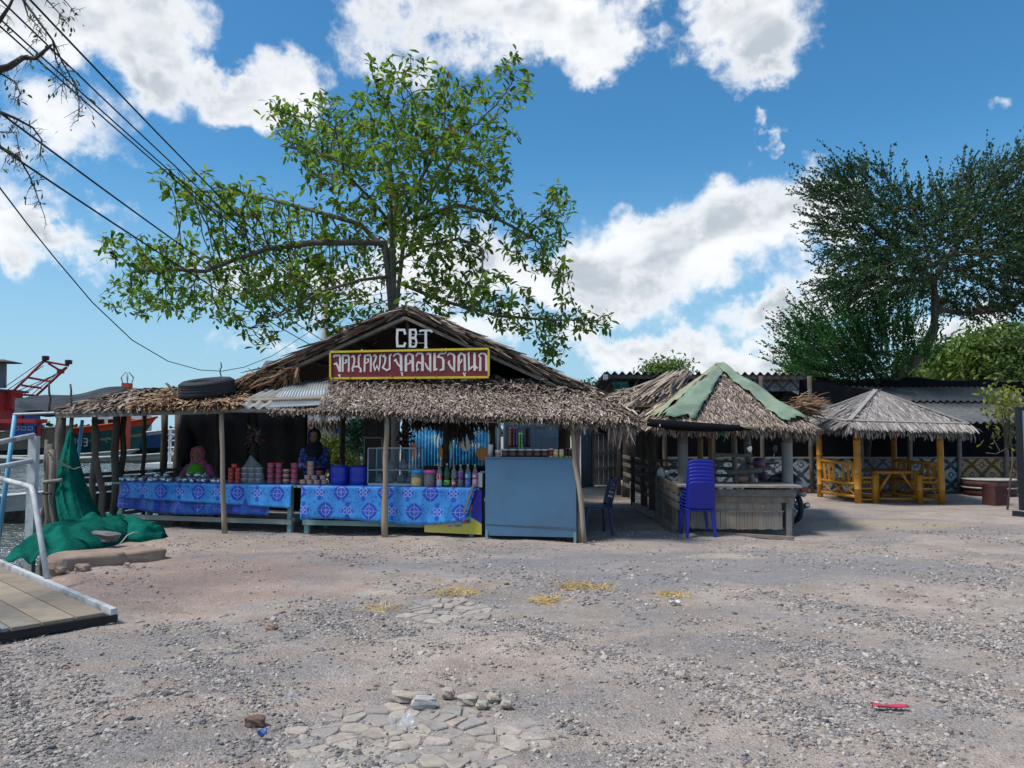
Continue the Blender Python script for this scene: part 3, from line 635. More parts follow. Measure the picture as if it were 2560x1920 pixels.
# loose cut-out letters C B T above the sign
cb = thing('gable_letters', SP(1030, 870, 1.15), 'white cut-out letters C B T fixed below the roof peak', 'lettering')
def z3(x, y): return (800 + x * .20796, 780 + y * .20796)
for st in ([([(1025, 270), (1010, 215), (930, 215), (925, 320), (930, 410), (1010, 410), (1025, 365)], 5.6)],
           [([(1083, 205), (1083, 425)], 6.4), ([(1085, 213), (1145, 213), (1155, 250), (1145, 305), (1090, 312)], 4.8), ([(1095, 312), (1150, 320), (1160, 365), (1145, 415), (1088, 418)], 4.8)],
           [([(1270, 218), (1272, 425)], 6.2), ([(1195, 235), (1215, 222), (1325, 222), (1350, 242)], 4.6), ([(1250, 430), (1295, 430)], 3)]):
    mb = MB()
    for pts, w in st: brush(mb, [z3(*p) for p in pts], w, lambda u, v, e: SP(u, v, .97 - e), .0)
    mb.build('letter', WHT, cb)
for v in (269, 373): MB().bar(SP(*z3(1080, v), .99), SP(*z3(1300, v), .99), .008, .012).build('wire', ZINC, cb)
# ---------------------------------------------------------------- counter tables, cloths
MINT = M('mint_painted_timber', (.22, .38, .37), .7, .2, 6, bump=.25, dirt=.3); MINTB = M('bare_mint_timber', (.34, .30, .27), .8, .3, 4, (.25, .34, .33), bump=.3, dirt=.2)
ZT = .735
def table(u0, u1, d0, d1, label, rail_mat, rz):
    a, c = on(u0, d0, 0), on(u1, d1, 0); dr = (c - a).normalized(); bk = EY * .75
    t = thing('counter_table', a.lerp(c, .5) + bk * .5, label, 'table')
    for p, q in ((a, 1), (c, -1)):
        for k in (0, 1):
            b = p + dr * .05 * q + bk * k; MB().bar(b + Vector((0, 0, -.03)), b + Vector((0, 0, ZT - .03)), .07, .07, up=dr).build('leg', MINT, t)
    MB().bar(a + Vector((0, 0, .17)) - EY * .052, c + Vector((0, 0, .17)) - EY * .052, .03, .075).build('rail', rail_mat, t)
    MB().bar(a + bk + Vector((0, 0, .17)), c + bk + Vector((0, 0, .17)), .03, .07).build('rail', MINT, t)
    n = 5
    for i in range(n):
        o_ = EY * (-.10 + .95 * (i + .5) / n); MB().bar(a - dr * .08 + o_ + Vector((0, 0, ZT - .018)), c + dr * .08 + o_ + Vector((0, 0, ZT - .018)), .95 / n - .006, .026).build('plank', MINT, t)
    for p in (a, c):
        MB().bar(p - EY * .0 + Vector((0, 0, .2)), p + bk + Vector((0, 0, .2)), .03, .06).build('rail', MINT, t)
    return t
t1 = table(304, 737, .62, .30, 'mint green table holding foil packets and stacked tubs', MINTB, 0)
t2 = table(764, 1188, .30, .28, 'mint green table holding drums, glass case and bottles', MINT, 0)
def m_cloth(name, z0, rows, ph=0.0, tone=1.0, plain=0.0):
    t = NT(name); s = t.vec('DOT_PRODUCT', t.pos, tuple(EX)); z = t.sep()[2]
    az_, dk, wh = (.05 * tone, .28 * tone, .68 * tone), (.012, .045, .40), (.42, .55, .86)
    c = t.mix(t.ramp(t.noise(5, 4, .6), .35, .65), az_, (.03 * tone, .20 * tone, .56 * tone))
    leaf = t.math('MULTIPLY', t.ramp(t.voro(20, 'F1'), .40, .28), t.ramp(t.noise(11, 2), .42, .52)); c = t.mix(t.math('MULTIPLY', leaf, .75), c, (.015, .07, .42))
    def per(x, p, o): return t.math('MULTIPLY_ADD', t.math('FRACT', t.math('MULTIPLY_ADD', x, 1 / p, 100.5 - o / p)), p, -p / 2)
    for zc, kinds in rows:
        y = t.math('MULTIPLY', t.math('SUBTRACT', z, z0 + zc), 1 / 1.35)
        for kind, off in kinds:
            x = t.math('MULTIPLY', per(s, .70, off + ph), 1 / 1.35); ax, ay = t.math('ABSOLUTE', x), t.math('ABSOLUTE', y)
            r_ = t.vec('LENGTH', t.comb(x, y)); dia = t.math('ADD', ax, ay)
            def lt(v, e, w=.004): return t.ramp(v, e + w, e - w)
            if kind == 'o':
                m = t.math('MULTIPLY', lt(t.math('MULTIPLY_ADD', r_, .6, t.math('MULTIPLY', dia, .45)), .105), lt(ax, .105)); c = t.mix(t.math('MULTIPLY', m, .92), c, dk)
                ring = lt(t.math('ABSOLUTE', t.math('SUBTRACT', r_, .052)), .0028, .003); cross = t.math('MULTIPLY', lt(t.math('MINIMUM', ax, ay), .0022, .002), lt(r_, .10))
                dots = t.math('MULTIPLY', lt(r_, .03), t.ramp(t.voro(90, 'F1'), .35, .25))
                c = t.mix(t.math('MULTIPLY', t.math('MAXIMUM', t.math('MAXIMUM', ring, cross), dots), .6), c, wh)
            else:
                b = t.math('MAXIMUM', t.math('MULTIPLY', lt(ax, .022), lt(ay, .095)), lt(t.math('ADD', ax, t.math('MULTIPLY', ay, 1.6)), .085)); c = t.mix(t.math('MULTIPLY', b, .85), c, (.012, .06, .45))
                q = t.vec('LENGTH', t.comb(t.math('SUBTRACT', ax, .024), t.math('SUBTRACT', ay, .022))); ring = lt(t.math('ABSOLUTE', t.math('SUBTRACT', q, .019)), .004)
                e = t.vec('LENGTH', t.comb(t.math('MULTIPLY', t.math('SUBTRACT', ax, .075), .6), t.math('MULTIPLY', ay, 1.4))); c = t.mix(t.math('MULTIPLY', lt(e, .014), .9), c, (.008, .03, .30)); c = t.mix(t.math('MULTIPLY', lt(e, .006), .8), c, wh)
                c = t.mix(t.math('MULTIPLY', ring, .6), c, wh)
    if plain: c = t.mix(t.ramp(t.noise(3.3, 2), .35, .6, 0, plain), c, (.012, .035, .34))
    return t.fin(c, .38, 0, .45)
def cloth(name, mat, label, u0, u1, d0, d1, drop, wav=.012, lift=.0, taper=.0):
    """vinyl cloth: top sheet, front drop with ripples"""
    a, c = on(u0, d0, 0), on(u1, d1, 0); dr = c - a
    def f(s, t):
        p = a + dr * s; dz = drop(s)
        if t < .4: return p + EY * (.70 * (1 - t / .4) - .135) + Vector((0, 0, ZT + .004 + lift))
        if t < .45: return p - EY * .145 + Vector((0, 0, ZT - .004 + lift))
        k = (t - .45) / .55; p = p - EX * taper * k * s ** 5; return p - EY * (.15 + lift + wav * k * (1 + math.sin(s * 31 + k) + .6 * math.sin(s * 83) + .8 * math.sin(s * 13 + 2 * k))) + Vector((0, 0, ZT - .008 - dz * k))
    o = MB().sheet(f, 90, 20, th=.003).build(name, mat, None, True, origin=a + Vector((0, 0, ZT))); return tag(o, label, 'tablecloth')
cl1 = m_cloth('cloth_medallions', ZT, [(-.125, (('o', .0), ('x', .35)))], ph=.12)
cl1b = m_cloth('cloth_under', ZT, [(-.34, (('o', .1), ('x', .45)))], tone=.55, plain=.75)
cl2 = m_cloth('cloth_two_rows', ZT, [(-.085, (('x', .02), ('o', .37))), (-.36, (('o', .12), ('x', .47)))], ph=.1)
cloth('tablecloth', cl1, 'short blue patterned vinyl cloth hanging over the foil packet table', 322, 742, .60, .29, lambda s: .235 + .10 * s)
cloth('tablecloth', cl1b, 'longer darker blue cloth showing under the short patterned one', 318, 690, .63, .35, lambda s: .40 + .08 * math.sin(s * 3.3) + .07 * max(0, s - .75) * 4, .02, -.006)
cloth('tablecloth', cl2, 'blue medallion vinyl cloth draped over the drinks table', 766, 1196, .29, .26, lambda s: .50 - .03 * math.sin(s * 7) + .02 * math.sin(s * 3), taper=.17)
PINK = M('pink_cloth', (.42, .12, .30), .8, .3, 5)
for u0, v0, u1, v1, lb in ((300, 1212, 326, 1245, 'small pink cloth corner sticking out at the end of the foil table'), (756, 1218, 768, 1246, 'small pink rag hanging in the gap between both tables')):
    a, c = SP(u0, v0, .25 if u0 > 500 else .55), SP(u1, v1, .22 if u0 > 500 else .52)
    o = MB().sheet(lambda s, t: Vector((a.x + (c.x - a.x) * (s + .12 * math.sin(t * 4)), a.y + .02 * math.sin(s * 9), a.z + (c.z - a.z) * t)), 8, 8, th=.004).build('hanging_rag', PINK, None, True, origin=a); tag(o, lb, 'rag')
# ---------------------------------------------------------------- goods
def at(u, d, z=None): return on(u, d, (ZT + .005) if z is None else z)
FOIL = M('crumpled_foil', (.75, .77, .80), .28, .2, 30, bump=.9, bscale=55, metal=1.0)
def foil(seed):
    rr = random.Random(seed); mb = MB(); n, k = 10, 6; prof = []
    vs = []; fs = []
    for i in range(k + 1):
        th_ = math.pi * i / k
        for j in range(n):
            q = .052 * (1 + .28 * (rr.random() - .5)); a = 2 * math.pi * j / n
            vs.append((q * math.sin(th_) * math.cos(a) * 1.15, q * math.sin(th_) * math.sin(a), .040 + q * math.cos(th_) * .78))
    fs = [(i * n + j, i * n + (j + 1) % n, (i + 1) * n + (j + 1) % n, (i + 1) * n + j) for i in range(k) for j in range(n)]
    return mb.add(vs, fs)
fm = [foil(i).build('foil_packet', FOIL) for i in range(3)]
spots = [(310 + i * 17.2 + random.uniform(-3, 3), .60 - i * .012 + random.uniform(0, .06), 0) for i in range(15)] + [(322 + i * 22 + random.uniform(-4, 4), .80 - i * .01 + random.uniform(0, .08), 0) for i in range(11)] + [(u, .64, .072) for u in (478, 497, 515, 398, 420)]
for i, (u, d, z) in enumerate(spots):
    o = fm[i] if i < 3 else fm[i % 3].copy()
    if i >= 3: COL.objects.link(o)
    o.location = at(u, d) + Vector((0, 0, z)); o.rotation_euler = (0, 0, random.uniform(0, 6)); tag(o, 'crumpled silver foil packet on the blue clothed table', 'foil packet', 'foil packets on the blue table')
def tub_proto(nm, r, h, body, lid, lidh=.014):
    t = thing(nm, (0, 0, 0), 'x', 'tub'); MB().lathe([(r * .84, 0), (r * .96, h - lidh)], n=18).build('pot', body, t, True); MB().lathe([(r, h - lidh), (r * 1.02, h - lidh * .7), (r * 1.0, h - .002), (r * .9, h)], n=18).build('lid', lid, t, True); return t
pl = lambda n, c, r=.35: M(n, c, r, .12, 8, bump=0, spec=.5)
ORNG, REDL, MAUVE, BEIGE, BRWN, PKB = pl('orange_plastic', (.48, .085, .05)), pl('red_lid', (.62, .035, .03)), pl('mauve_plastic', (.28, .10, .17)), pl('beige_plastic', (.48, .30, .23)), pl('brown_paste', (.20, .075, .05)), pl('pinkish_lid', (.52, .30, .25))
CLR = pl('grey_jar', (.10, .10, .115), .25); WLID = pl('white_lid', (.6, .6, .6)); DARKJ = pl('dark_preserve', (.055, .03, .025), .2)
def stack(proto, h, cols, used, grp):
    for u, d, k0, n, lb in cols:
        for k in range(n):
            loc = at(u, d) + Vector((random.uniform(-.003, .003), 0, (k0 + k) * h))
            lab = lb % ('bottom', 'second', 'third', 'topmost', 'top')[k if k < n - 1 or n < 3 else 3] if '%s' in lb else lb
            if used[0]: dup(proto, loc, label=lab)
            else: proto.location = loc; proto['label'] = lab; used[0] = True
    for o in list(COL.objects):
        if o.parent is None and o.name.startswith(proto.name.split('.')[0]) and 'group' not in o and o.get('label') != 'x': o['group'] = grp
p = tub_proto('chili_paste_tub', .044, .062, ORNG, REDL)
stack(p, .063, [(580, .42, 0, 4, '%s orange tub in the stack nearest the foil packets'), (597, .42, 0, 4, '%s orange tub in the stack beside the bagged jars'), (588, .42, 4, 1, 'single orange tub crowning the two orange stacks')], [False], 'orange tubs with red lids')
p = tub_proto('bagged_jar', .048, .082, CLR, WLID, .01)
stack(p, .084, [(613, .42, 0, 3, '%s dark jar of the bagged column nearest the orange tubs'), (631, .42, 0, 3, '%s dark jar of the bagged middle column'), (649, .42, 0, 3, '%s dark jar of the bagged column nearest the mauve tubs')], [False], 'dark jars inside the plastic bag')
p = tub_proto('red_lidded_tub', .054, .083, MAUVE, REDL, .02)
stack(p, .084, [(679, .40, 0, 4, '%s mauve tub in the column beside the bagged jars'), (699, .40, 0, 4, '%s mauve tub in the second red-lidded column'), (737, .40, 0, 4, '%s mauve tub in the column beside the pale brown pots')], [False], 'mauve tubs with red lids')
p = tub_proto('beige_tub', .052, .078, BRWN, BEIGE, .03)
stack(p, .079, [(718, .38, 0, 3, '%s beige-lidded tub in the short column among red lids')], [False], 'beige lidded tubs')
p = tub_proto('shrimp_paste_pot', .054, .072, PKB, BEIGE, .022)
rows = [(759.6, 0, 'bottom row pot at the mauve tub end of the pot pyramid'), (776.5, 0, 'second pot of the pyramid bottom row'), (794.6, 0, 'third pot of the pyramid bottom row'), (813.8, 0, 'bottom row pot at the blue drum end of the pyramid'),
        (770.9, 1, 'second tier pot at the mauve tub end of the pyramid'), (787.8, 1, 'middle pot of the pyramid second tier'), (809.3, 1, 'second tier pot at the blue drum end of the pyramid'), (777.6, 2, 'third tier pale pot of the pyramid tower'), (777.6, 3, 'fourth tier pot of the pyramid tower'), (777.6, 4, 'topmost pot of the pyramid tower in front of the woman')]
stack(p, .0725, [(u, .42, k, 1, lb) for u, k, lb in rows], [False], 'pale brown pots piled in a pyramid')
p = tub_proto('red_lidded_pot', .054, .072, BRWN, REDL, .02); stack(p, .0725, [(799, .42, 2, 1, 'single red-lidded brown pot on the third tier of the pyramid')], [False], 'pot with red lid')
# plastic carrier bag round the dark jars
t = NT('clear_film'); t.b.inputs['Alpha'].default_value = .12; BAGF = t.fin((.75, .8, .85), .15, 0, .8)
a, c = at(606, .36), at(657, .36)
def bagf(s, t_):
    an = s * 2 * math.pi; k = 1.0 if t_ < .55 else max(.10, 1 - (t_ - .55) / .45 * .95)
    m = a.lerp(c, .5) + EY * .06; m2 = m + EX * (-.06 * t_ * t_)
    return m2 + EX * math.cos(an) * .175 * k * (1 + .06 * math.sin(an * 5 + t_ * 9)) + EY * math.sin(an) * .09 * k + Vector((0, 0, .005 + t_ * .44))
o = MB().sheet(bagf, 36, 14).build('carrier_bag', BAGF, None, True, origin=a); tag(o, 'clear plastic carrier bag knotted over dark jars', 'bag')
# blue drums
BLUE = pl('blue_drum_plastic', (.012, .035, .42), .4); BLKP = pl('black_plastic', (.012, .012, .014), .35)
for u, lb in ((851, 'round blue plastic drum next to the pale pot pyramid'), (898, 'round blue plastic drum next to the glass display case')):
    q = at(u, .45); t = thing('blue_drum', q, lb, 'drum', 'blue drums on the table')
    MB().lathe([(.125, 0), (.138, .02), (.142, .10), (.139, .11), (.142, .12), (.142, .26), (.135, .285), (.12, .29)], q, 28).build('barrel', BLUE, t, True)
    MB().lathe([(.128, .288), (.13, .30), (.05, .305)], q, 28).build('lid', BLKP if u > 870 else BLUE, t, True)
    MB().tube([q + Vector((-.135, 0, .24)), q + Vector((-.14, -.05, .20)), q + Vector((.14, -.05, .20)), q + Vector((.135, 0, .24))], .004, 6).build('handle', BLKP, t, True)
# glass display case
t = NT('case_glass'); t.b.inputs['Alpha'].default_value = .05; GLASS = t.fin((.45, .65, .75), .03, 0, .5)
ALU = M('aluminium_frame', (.30, .34, .37), .45, .15, 5, metal=.6, bump=0)
gc = thing('display_case', at(978, .5), 'glass display case with aluminium frame behind the wooden pole', 'display case')
a = at(921, .36); w, dp, h = .76, .40, .57
def gp(x, y, z): return a + EX * x + EY * y + Vector((0, 0, z))
MB().hexa([gp(0, 0, 0), gp(w, 0, 0), gp(w, dp, 0), gp(0, dp, 0), gp(0, 0, .03), gp(w, 0, .03), gp(w, dp, .03), gp(0, dp, .03)]).build('base', WLID, gc)
for x in (0, w):
    for y in (0, dp): MB().bar(gp(x, y * (.82 if y == 0 else 1) , .03), gp(x, y, h), .016, .016).build('frame_bar', ALU, gc)
for z in (.235, h):
    for (x0, y0, x1, y1) in ((0, 0, w, 0), (0, dp, w, dp), (0, 0, 0, dp), (w, 0, w, dp)): MB().bar(gp(x0, y0, z), gp(x1, y1, z), .014, .014).build('frame_bar', ALU, gc)
for (x0, y0, x1, y1) in ((.01, .006, w - .01, .006), (.006, .01, .006, dp - .01), (w - .006, .01, w - .006, dp - .01), (.01, dp - .006, w - .01, dp - .006)):
    MB().add([gp(x0, y0, .035), gp(x1, y1, .035), gp(x1, y1, h - .01), gp(x0, y0, h - .01)], [(0, 1, 2, 3)]).build('pane', GLASS, gc)
MB().add([gp(.01, .01, .235), gp(w - .01, .01, .235), gp(w - .01, dp - .01, .235), gp(.01, dp - .01, .235)], [(0, 1, 2, 3)]).build('shelf', GLASS, gc)
FOOD = M('wrapped_food', (.06, .10, .13), .4, .5, 14, (.20, .23, .25), bump=.6, bscale=25)
for i, (x, y, z, r) in enumerate(((.12, .18, .035, .07), (.27, .2, .035, .09), (.48, .2, .035, .08), (.62, .18, .035, .07), (.3, .2, .24, .07), (.5, .22, .24, .08))):
    q = gp(x, y, z); o = MB().lathe([(r * .8, 0), (r, r * .5), (r * .7, r * 1.2), (r * .2, r * 1.7), (r * .3, r * 2)], q, 12, sx=1, sy=.8).build('wrapped_snack', FOOD, None, True, origin=q)
    tag(o, 'plastic wrapped snack bundle inside the glass display case', 'snack', 'snack bundles inside the glass case')
# canisters
t = NT('tinted_plastic'); t.b.inputs['Alpha'].default_value = .2; CLEARP = t.fin((.6, .62, .65), .12, 0, .6)
YELF = M('yellow_snack', (.62, .42, .01), .6, .3, 60, bump=.8, bscale=90); PURF = M('purple_sweets', (.075, .03, .06), .5, .4, 50, bump=.6, bscale=80)
for u, lidc, fill, fh, lb in ((1042.5, pl('cyan_lid', (.02, .36, .68)), YELF, .13, 'clear canister of yellow snacks with a bright blue lid'), (1074.5, pl('pink_lid', (.72, .11, .36)), PURF, .19, 'dark purple canister with a bright pink lid')):
    q = at(u, .26); t = thing('snack_canister', q, lb, 'canister', 'plastic canisters')
    MB().lathe([(.083, .0), (.088, .01), (.093, .21)], q, 24).build('jar', CLEARP, t, True)
    MB().lathe([(.08, .004), (.085, .015), (.087, fh), (.04, fh + .012), (.0, fh + .008)], q, 24).build('filling', fill, t, True)
    MB().lathe([(.097, .205), (.098, .245), (.09, .25)], q, 24).build('lid', lidc, t, True)
# soft drink bottles
def bottle(u, d, liq, level, label_c, cap_c, lz, lb, tint=None, mark=None, s=1.0):
    q = at(u, d); t = thing('drink_bottle', q, lb, 'bottle', 'soft drink bottles'); r = .044 * s
    MB().lathe([(r * .7, 0), (r, .015), (r, .09 * s), (r * .93, .12 * s), (r, .15 * s), (r, .20 * s), (r * .75, .25 * s), (r * .33, .295 * s), (r * .3, .315 * s)], q, 20).build('flask', tint or CLEARP, t, True)
    MB().lathe([(r * .66, .003), (r * .96, .018), (r * .95, level)], q, 20).build('liquid', liq, t, True)
    MB().lathe([(r * 1.015, lz * s), (r * 1.015, (lz + .065) * s)], q, 20).build('wrap_label', label_c, t, True)
    MB().lathe([(r * .36, .312 * s), (r * .36, .335 * s), (r * .3, .338 * s)], q, 12).build('cap', cap_c, t, True)
    if mark:
        mc, shape = mark; mb = MB()
        for (x0, z0, x1, z1_) in shape:
            n = 5
            def f(a_, b_): an = (x0 + (x1 - x0) * a_); return q - EY * r * 1.035 * math.cos(an) + EX * r * 1.035 * math.sin(an) + Vector((0, 0, (lz + z0 + (z1_ - z0) * b_) * s))
            mb.sheet(f, n, 1)
        mb.build('print', mc, t)
COLA, REDD, GRN, BLU2, PNK2, WAT = pl('cola', (.018, .008, .006), .15), pl('red_label', (.55, .02, .03)), pl('green_label', (.12, .50, .04)), pl('blue_soda', (.01, .05, .48), .15), pl('pink_soda', (.62, .32, .40), .15), pl('clear_soda', (.42, .44, .47), .12)
t = NT('green_bottle'); t.b.inputs['Alpha'].default_value = .75; GRNB = t.fin((.01, .09, .03), .12, 0, .6)
PURL, CYAL, PNKL = pl('purple_label', (.16, .04, .33)), pl('cyan_label', (.04, .42, .75)), pl('pink_label', (.72, .12, .30))
WV = [(-.8, .012, -.5, .055), (-.3, .02, .3, .045), (.5, .012, .75, .055)]
bottle(1099, .22, WAT, .19, REDD, pl('red_cap', (.55, .05, .08)), .115, 'clear soda bottle with red and white label and pink-red cap', mark=(WLID, [(-.75, .006, -.42, .058), (.25, .006, .55, .058)]))
bottle(1118, .22, pl('green_soda', (.01, .05, .02), .15), .2, GRN, pl('orange_cap_pale', (.6, .3, .2)), .03, 'green soda bottle with bright green label', GRNB, mark=(pl('navy_print', (.01, .02, .1)), [(-.7, .03, .1, .05), (-.2, .012, .5, .026)]), s=1.04)
bottle(1135, .22, COLA, .13, REDD, pl('orange_cap', (.72, .16, .02)), .03, 'dark cola bottle with red label and orange cap', mark=(WLID, [(-.3, .012, .15, .055), (.35, .02, .7, .045)]), s=.97)
bottle(1152, .22, COLA, .13, PURL, pl('olive_cap', (.45, .42, .12)), .135, 'dark grape soda bottle with purple label', mark=(pl('magenta_print', (.6, .03, .25)), [(-.1, .015, .5, .05)]))
bottle(1170, .22, BLU2, .12, CYAL, pl('lime_cap', (.42, .62, .12)), .135, 'blue soda bottle with cyan label and lime cap', mark=(WLID, [(-.5, .01, -.05, .05)]))
bottle(1188, .22, PNK2, .12, PNKL, pl('lime_cap2', (.38, .62, .10)), .135, 'pale pink soda bottle with pink label beside the counter', mark=(WLID, [(-.4, .015, .3, .05)]))
q = at(1202, .25); t = thing('milk_carton', q, 'white box-shaped carton between pink soda and grey counter', 'carton')
MB().bar(q, q + Vector((0, 0, .215)), .06, .06, up=EX).build('box_body', WLID, t); MB().lathe([(.012, .215), (.012, .24)], q, 10).build('cap', pl('grey_cap', (.3, .3, .32)), t)
q = at(1209, .30); t = thing('dark_bottle', q, 'tall dark bottle with pale cap against the grey counter', 'bottle'); MB().lathe([(.03, 0), (.032, .19), (.02, .215)], q, 14).build('flask', COLA, t, True); MB().lathe([(.026, .215), (.026, .235)], q, 12).build('cap', WLID, t)
# ---------------------------------------------------------------- poster leaning against the drinks table
t = NT('poster_print'); s_ = t.vec('DOT_PRODUCT', t.obj, tuple(EX)); zz = t.sep(t.obj)[2]
edge = t.math('ADD', t.math('MULTIPLY', t.math('POWER', t.math('ABSOLUTE', t.math('SUBTRACT', s_, .40)), 2.0), -.75), .30)
c = t.mix(t.ramp(t.math('SUBTRACT', zz, edge), -.006, .006), t.mix(t.ramp(s_, 0, .8), (.60, .50, .14), (.52, .47, .05)), (.010, .016, .34))
PST = t.fin(c, .35, 0, .5)
a, c = SP(1061, 1322, .17), SP(1204, 1327, .17); a.z = .07; c.z = .05
ps = thing('drink_poster', a, 'blue and yellow advertising board with printed cups beside the grey counter', 'poster')
o = MB().prism([a, c, Vector((c.x, c.y, .70)), Vector((a.x, a.y, .72))], EY * .012).build('board', PST, ps)
def pz(x, y): return SP(1020 + x * .13863, 1120 + y * .13863, .165)
PB = [pl('print_%d' % i, q, .4) for i, q in enumerate(((.42, .13, .03), (.05, .09, .22), (.03, .22, .35), (.5, .46, .40), (.10, .04, .02), (.62, .10, .03), (.09, .35, .42), (.35, .22, .12)))]
for nm, rects in (('printed_cup', [(470, 1180, 550, 1280, 7), (490, 1180, 545, 1275, 0)]), ('printed_cup', [(600, 1215, 720, 1270, 1), (610, 1300, 690, 1365, 3), (620, 1325, 680, 1360, 4)]), ('printed_cup', [(695, 1265, 825, 1355, 1), (715, 1355, 810, 1425, 3), (730, 1395, 790, 1420, 7)]),
                  ('printed_cup', [(840, 1215, 975, 1300, 1), (845, 1300, 970, 1420, 6), (860, 1340, 950, 1380, 3), (865, 1380, 945, 1412, 0)]), ('printed_cup', [(975, 1100, 1140, 1240, 2), (980, 1240, 1135, 1360, 6), (990, 1250, 1080, 1300, 3), (1000, 1290, 1070, 1360, 0), (1075, 1290, 1110, 1350, 4)]), ('printed_cap', [(1050, 1030, 1165, 1065, 5), (1110, 1065, 1160, 1110, 5)]), ('printed_loaf', [(690, 1180, 930, 1220, 7)])):
    mb = MB()
    for k, (x0, y0, x1, y1, ci) in enumerate(rects):
        e = EY * (-.0012 * (k + 1)); mb.add([pz(x0, y1) + e, pz(x1, y1) + e, pz(x1, y0) + e, pz(x0, y0) + e], [(0, 1, 2, 3)], k)
    mb.build(nm, [PB[r[4]] for r in rects], ps)
MB().bar(SP(1184, 1210, .10), SP(1159, 1284, .09), .035, .006, up=EY).build('edge_strip', M('grey_strip', (.16, .18, .18), .6), ps)
# ---------------------------------------------------------------- grey-blue counter
CTR = M('slate_blue_laminate', (.078, .172, .285), .5, .18, 2.2, bump=.08, bscale=9, dirt=.22)
ct = thing('display_counter', SP(1328, 1335, .3), 'tall slate blue counter cabinet at the corner of the stall', 'counter')
a, c = SP(1213, 1333, .02), SP(1441, 1340, .02); a.z = c.z = .06; h = 1.12; bk = EY * .55
MB().hexa([a, c, c + bk, a + bk] + [x + Vector((0, 0, h)) for x in (a, c, c + bk, a + bk)]).build('cabinet', CTR, ct)
MB().bar(a - EY * .006 + Vector((.02, 0, .16)), c - EY * .006 + Vector((-.02, 0, .13)), .004, .006).build('seam', WOODD, ct)
for p_ in (a, c):
    for k in (0, 1):
        b_ = p_ + bk * k + EX * (.02 if p_ is a else -.02); MB().bar(b_ + Vector((0, 0, -.08)), b_ + Vector((0, 0, .07)), .035, .035).build('leg', MINT, ct)
MB().hexa([x + Vector((0, 0, .06 + h)) for x in (a - EY * .01 - Vector((0, 0, .06)), c - EY * .01 - Vector((0, 0, .06)), c + bk - Vector((0, 0, .06)), a + bk - Vector((0, 0, .06)))] + [x + Vector((0, 0, h + .015)) for x in (a - EY * .01, c - EY * .01, c + bk, a + bk)]).build('worktop', CTR, ct)
ZC = .06 + h + .016
BRJ = pl('brown_condiment', (.085, .04, .03), .25)
names = ['first brown condiment jar counted from the white cup', 'second brown condiment jar counted from the white cup', 'third brown condiment jar counted from the white cup', 'fourth brown condiment jar counted from the white cup', 'fifth brown condiment jar counted from the white cup', 'sixth brown condiment jar, next to the red can']
pj = None
for i, u in enumerate((1263, 1283, 1304, 1324, 1344, 1362)):
    q = on(u, .14, ZC)
    if pj is None:
        pj = thing('condiment_jar', q, names[0], 'jar', 'brown jars on the counter'); MB().lathe([(.05, 0), (.056, .01), (.056, .095)], q, 18).build('jar_body', BRJ, pj, True); MB().lathe([(.06, .095), (.06, .112), (.05, .115)], q, 18).build('lid', WLID, pj, True)
    else: dup(pj, q, label=names[i])
def can(u, r, h_, body, top, nm, lb, cat):
    q = on(u, .12, ZC); t = thing(nm, q, lb, cat); MB().lathe([(r, 0), (r, h_ * .86)], q, 16).build('can_body', body, t, True); MB().lathe([(r * .96, h_ * .86), (r * .9, h_), (r * .5, h_)], q, 16).build('rim', top, t, True); MB().lathe([(r * 1.02, 0), (r * 1.02, .018)], q, 16).build('base_band', pl('lime_band', (.55, .55, .10)), t, True)
YCAN = pl('cream_can', (.70, .55, .22))
can(1378, .034, .125, pl('maroon_can', (.22, .03, .05)), WLID, 'milk_can', 'maroon tin can with pale rim on the slate counter', 'can')
can(1389.5, .036, .115, YCAN, WLID, 'milk_can', 'cream yellow tin can next to the maroon can', 'can'); can(1404, .036, .115, YCAN, WLID, 'milk_can', 'cream yellow tin can next to the small dark bottles', 'can')
can(1416, .02, .13, COLA, pl('red_tip', (.5, .04, .03)), 'sauce_bottle', 'small dark bottle with red top on the slate counter', 'bottle'); can(1426, .022, .13, pl('plum_bottle', (.06, .03, .05)), WLID, 'sauce_bottle', 'small dark bottle with pale top by the end post', 'bottle')
q = on(1226, .2, ZC); o = MB().lathe([(.035, 0), (.042, .175), (.038, .18)], q, 16).build('cup_stack', WLID, None, True, origin=q); tag(o, 'tall stack of nested white cups on the counter end', 'cups')
q = on(1245, .12, ZC); t = thing('paper_cup', q, 'white paper cup with red print on the slate counter', 'cup'); MB().lathe([(.035, 0), (.044, .10), (.046, .104), (.04, .1)], q, 16).build('cup_body', WLID, t, True); MB().lathe([(.0385, .03), (.042, .065)], q, 16).build('print_band', pl('faded_red', (.55, .2, .18)), t, True)
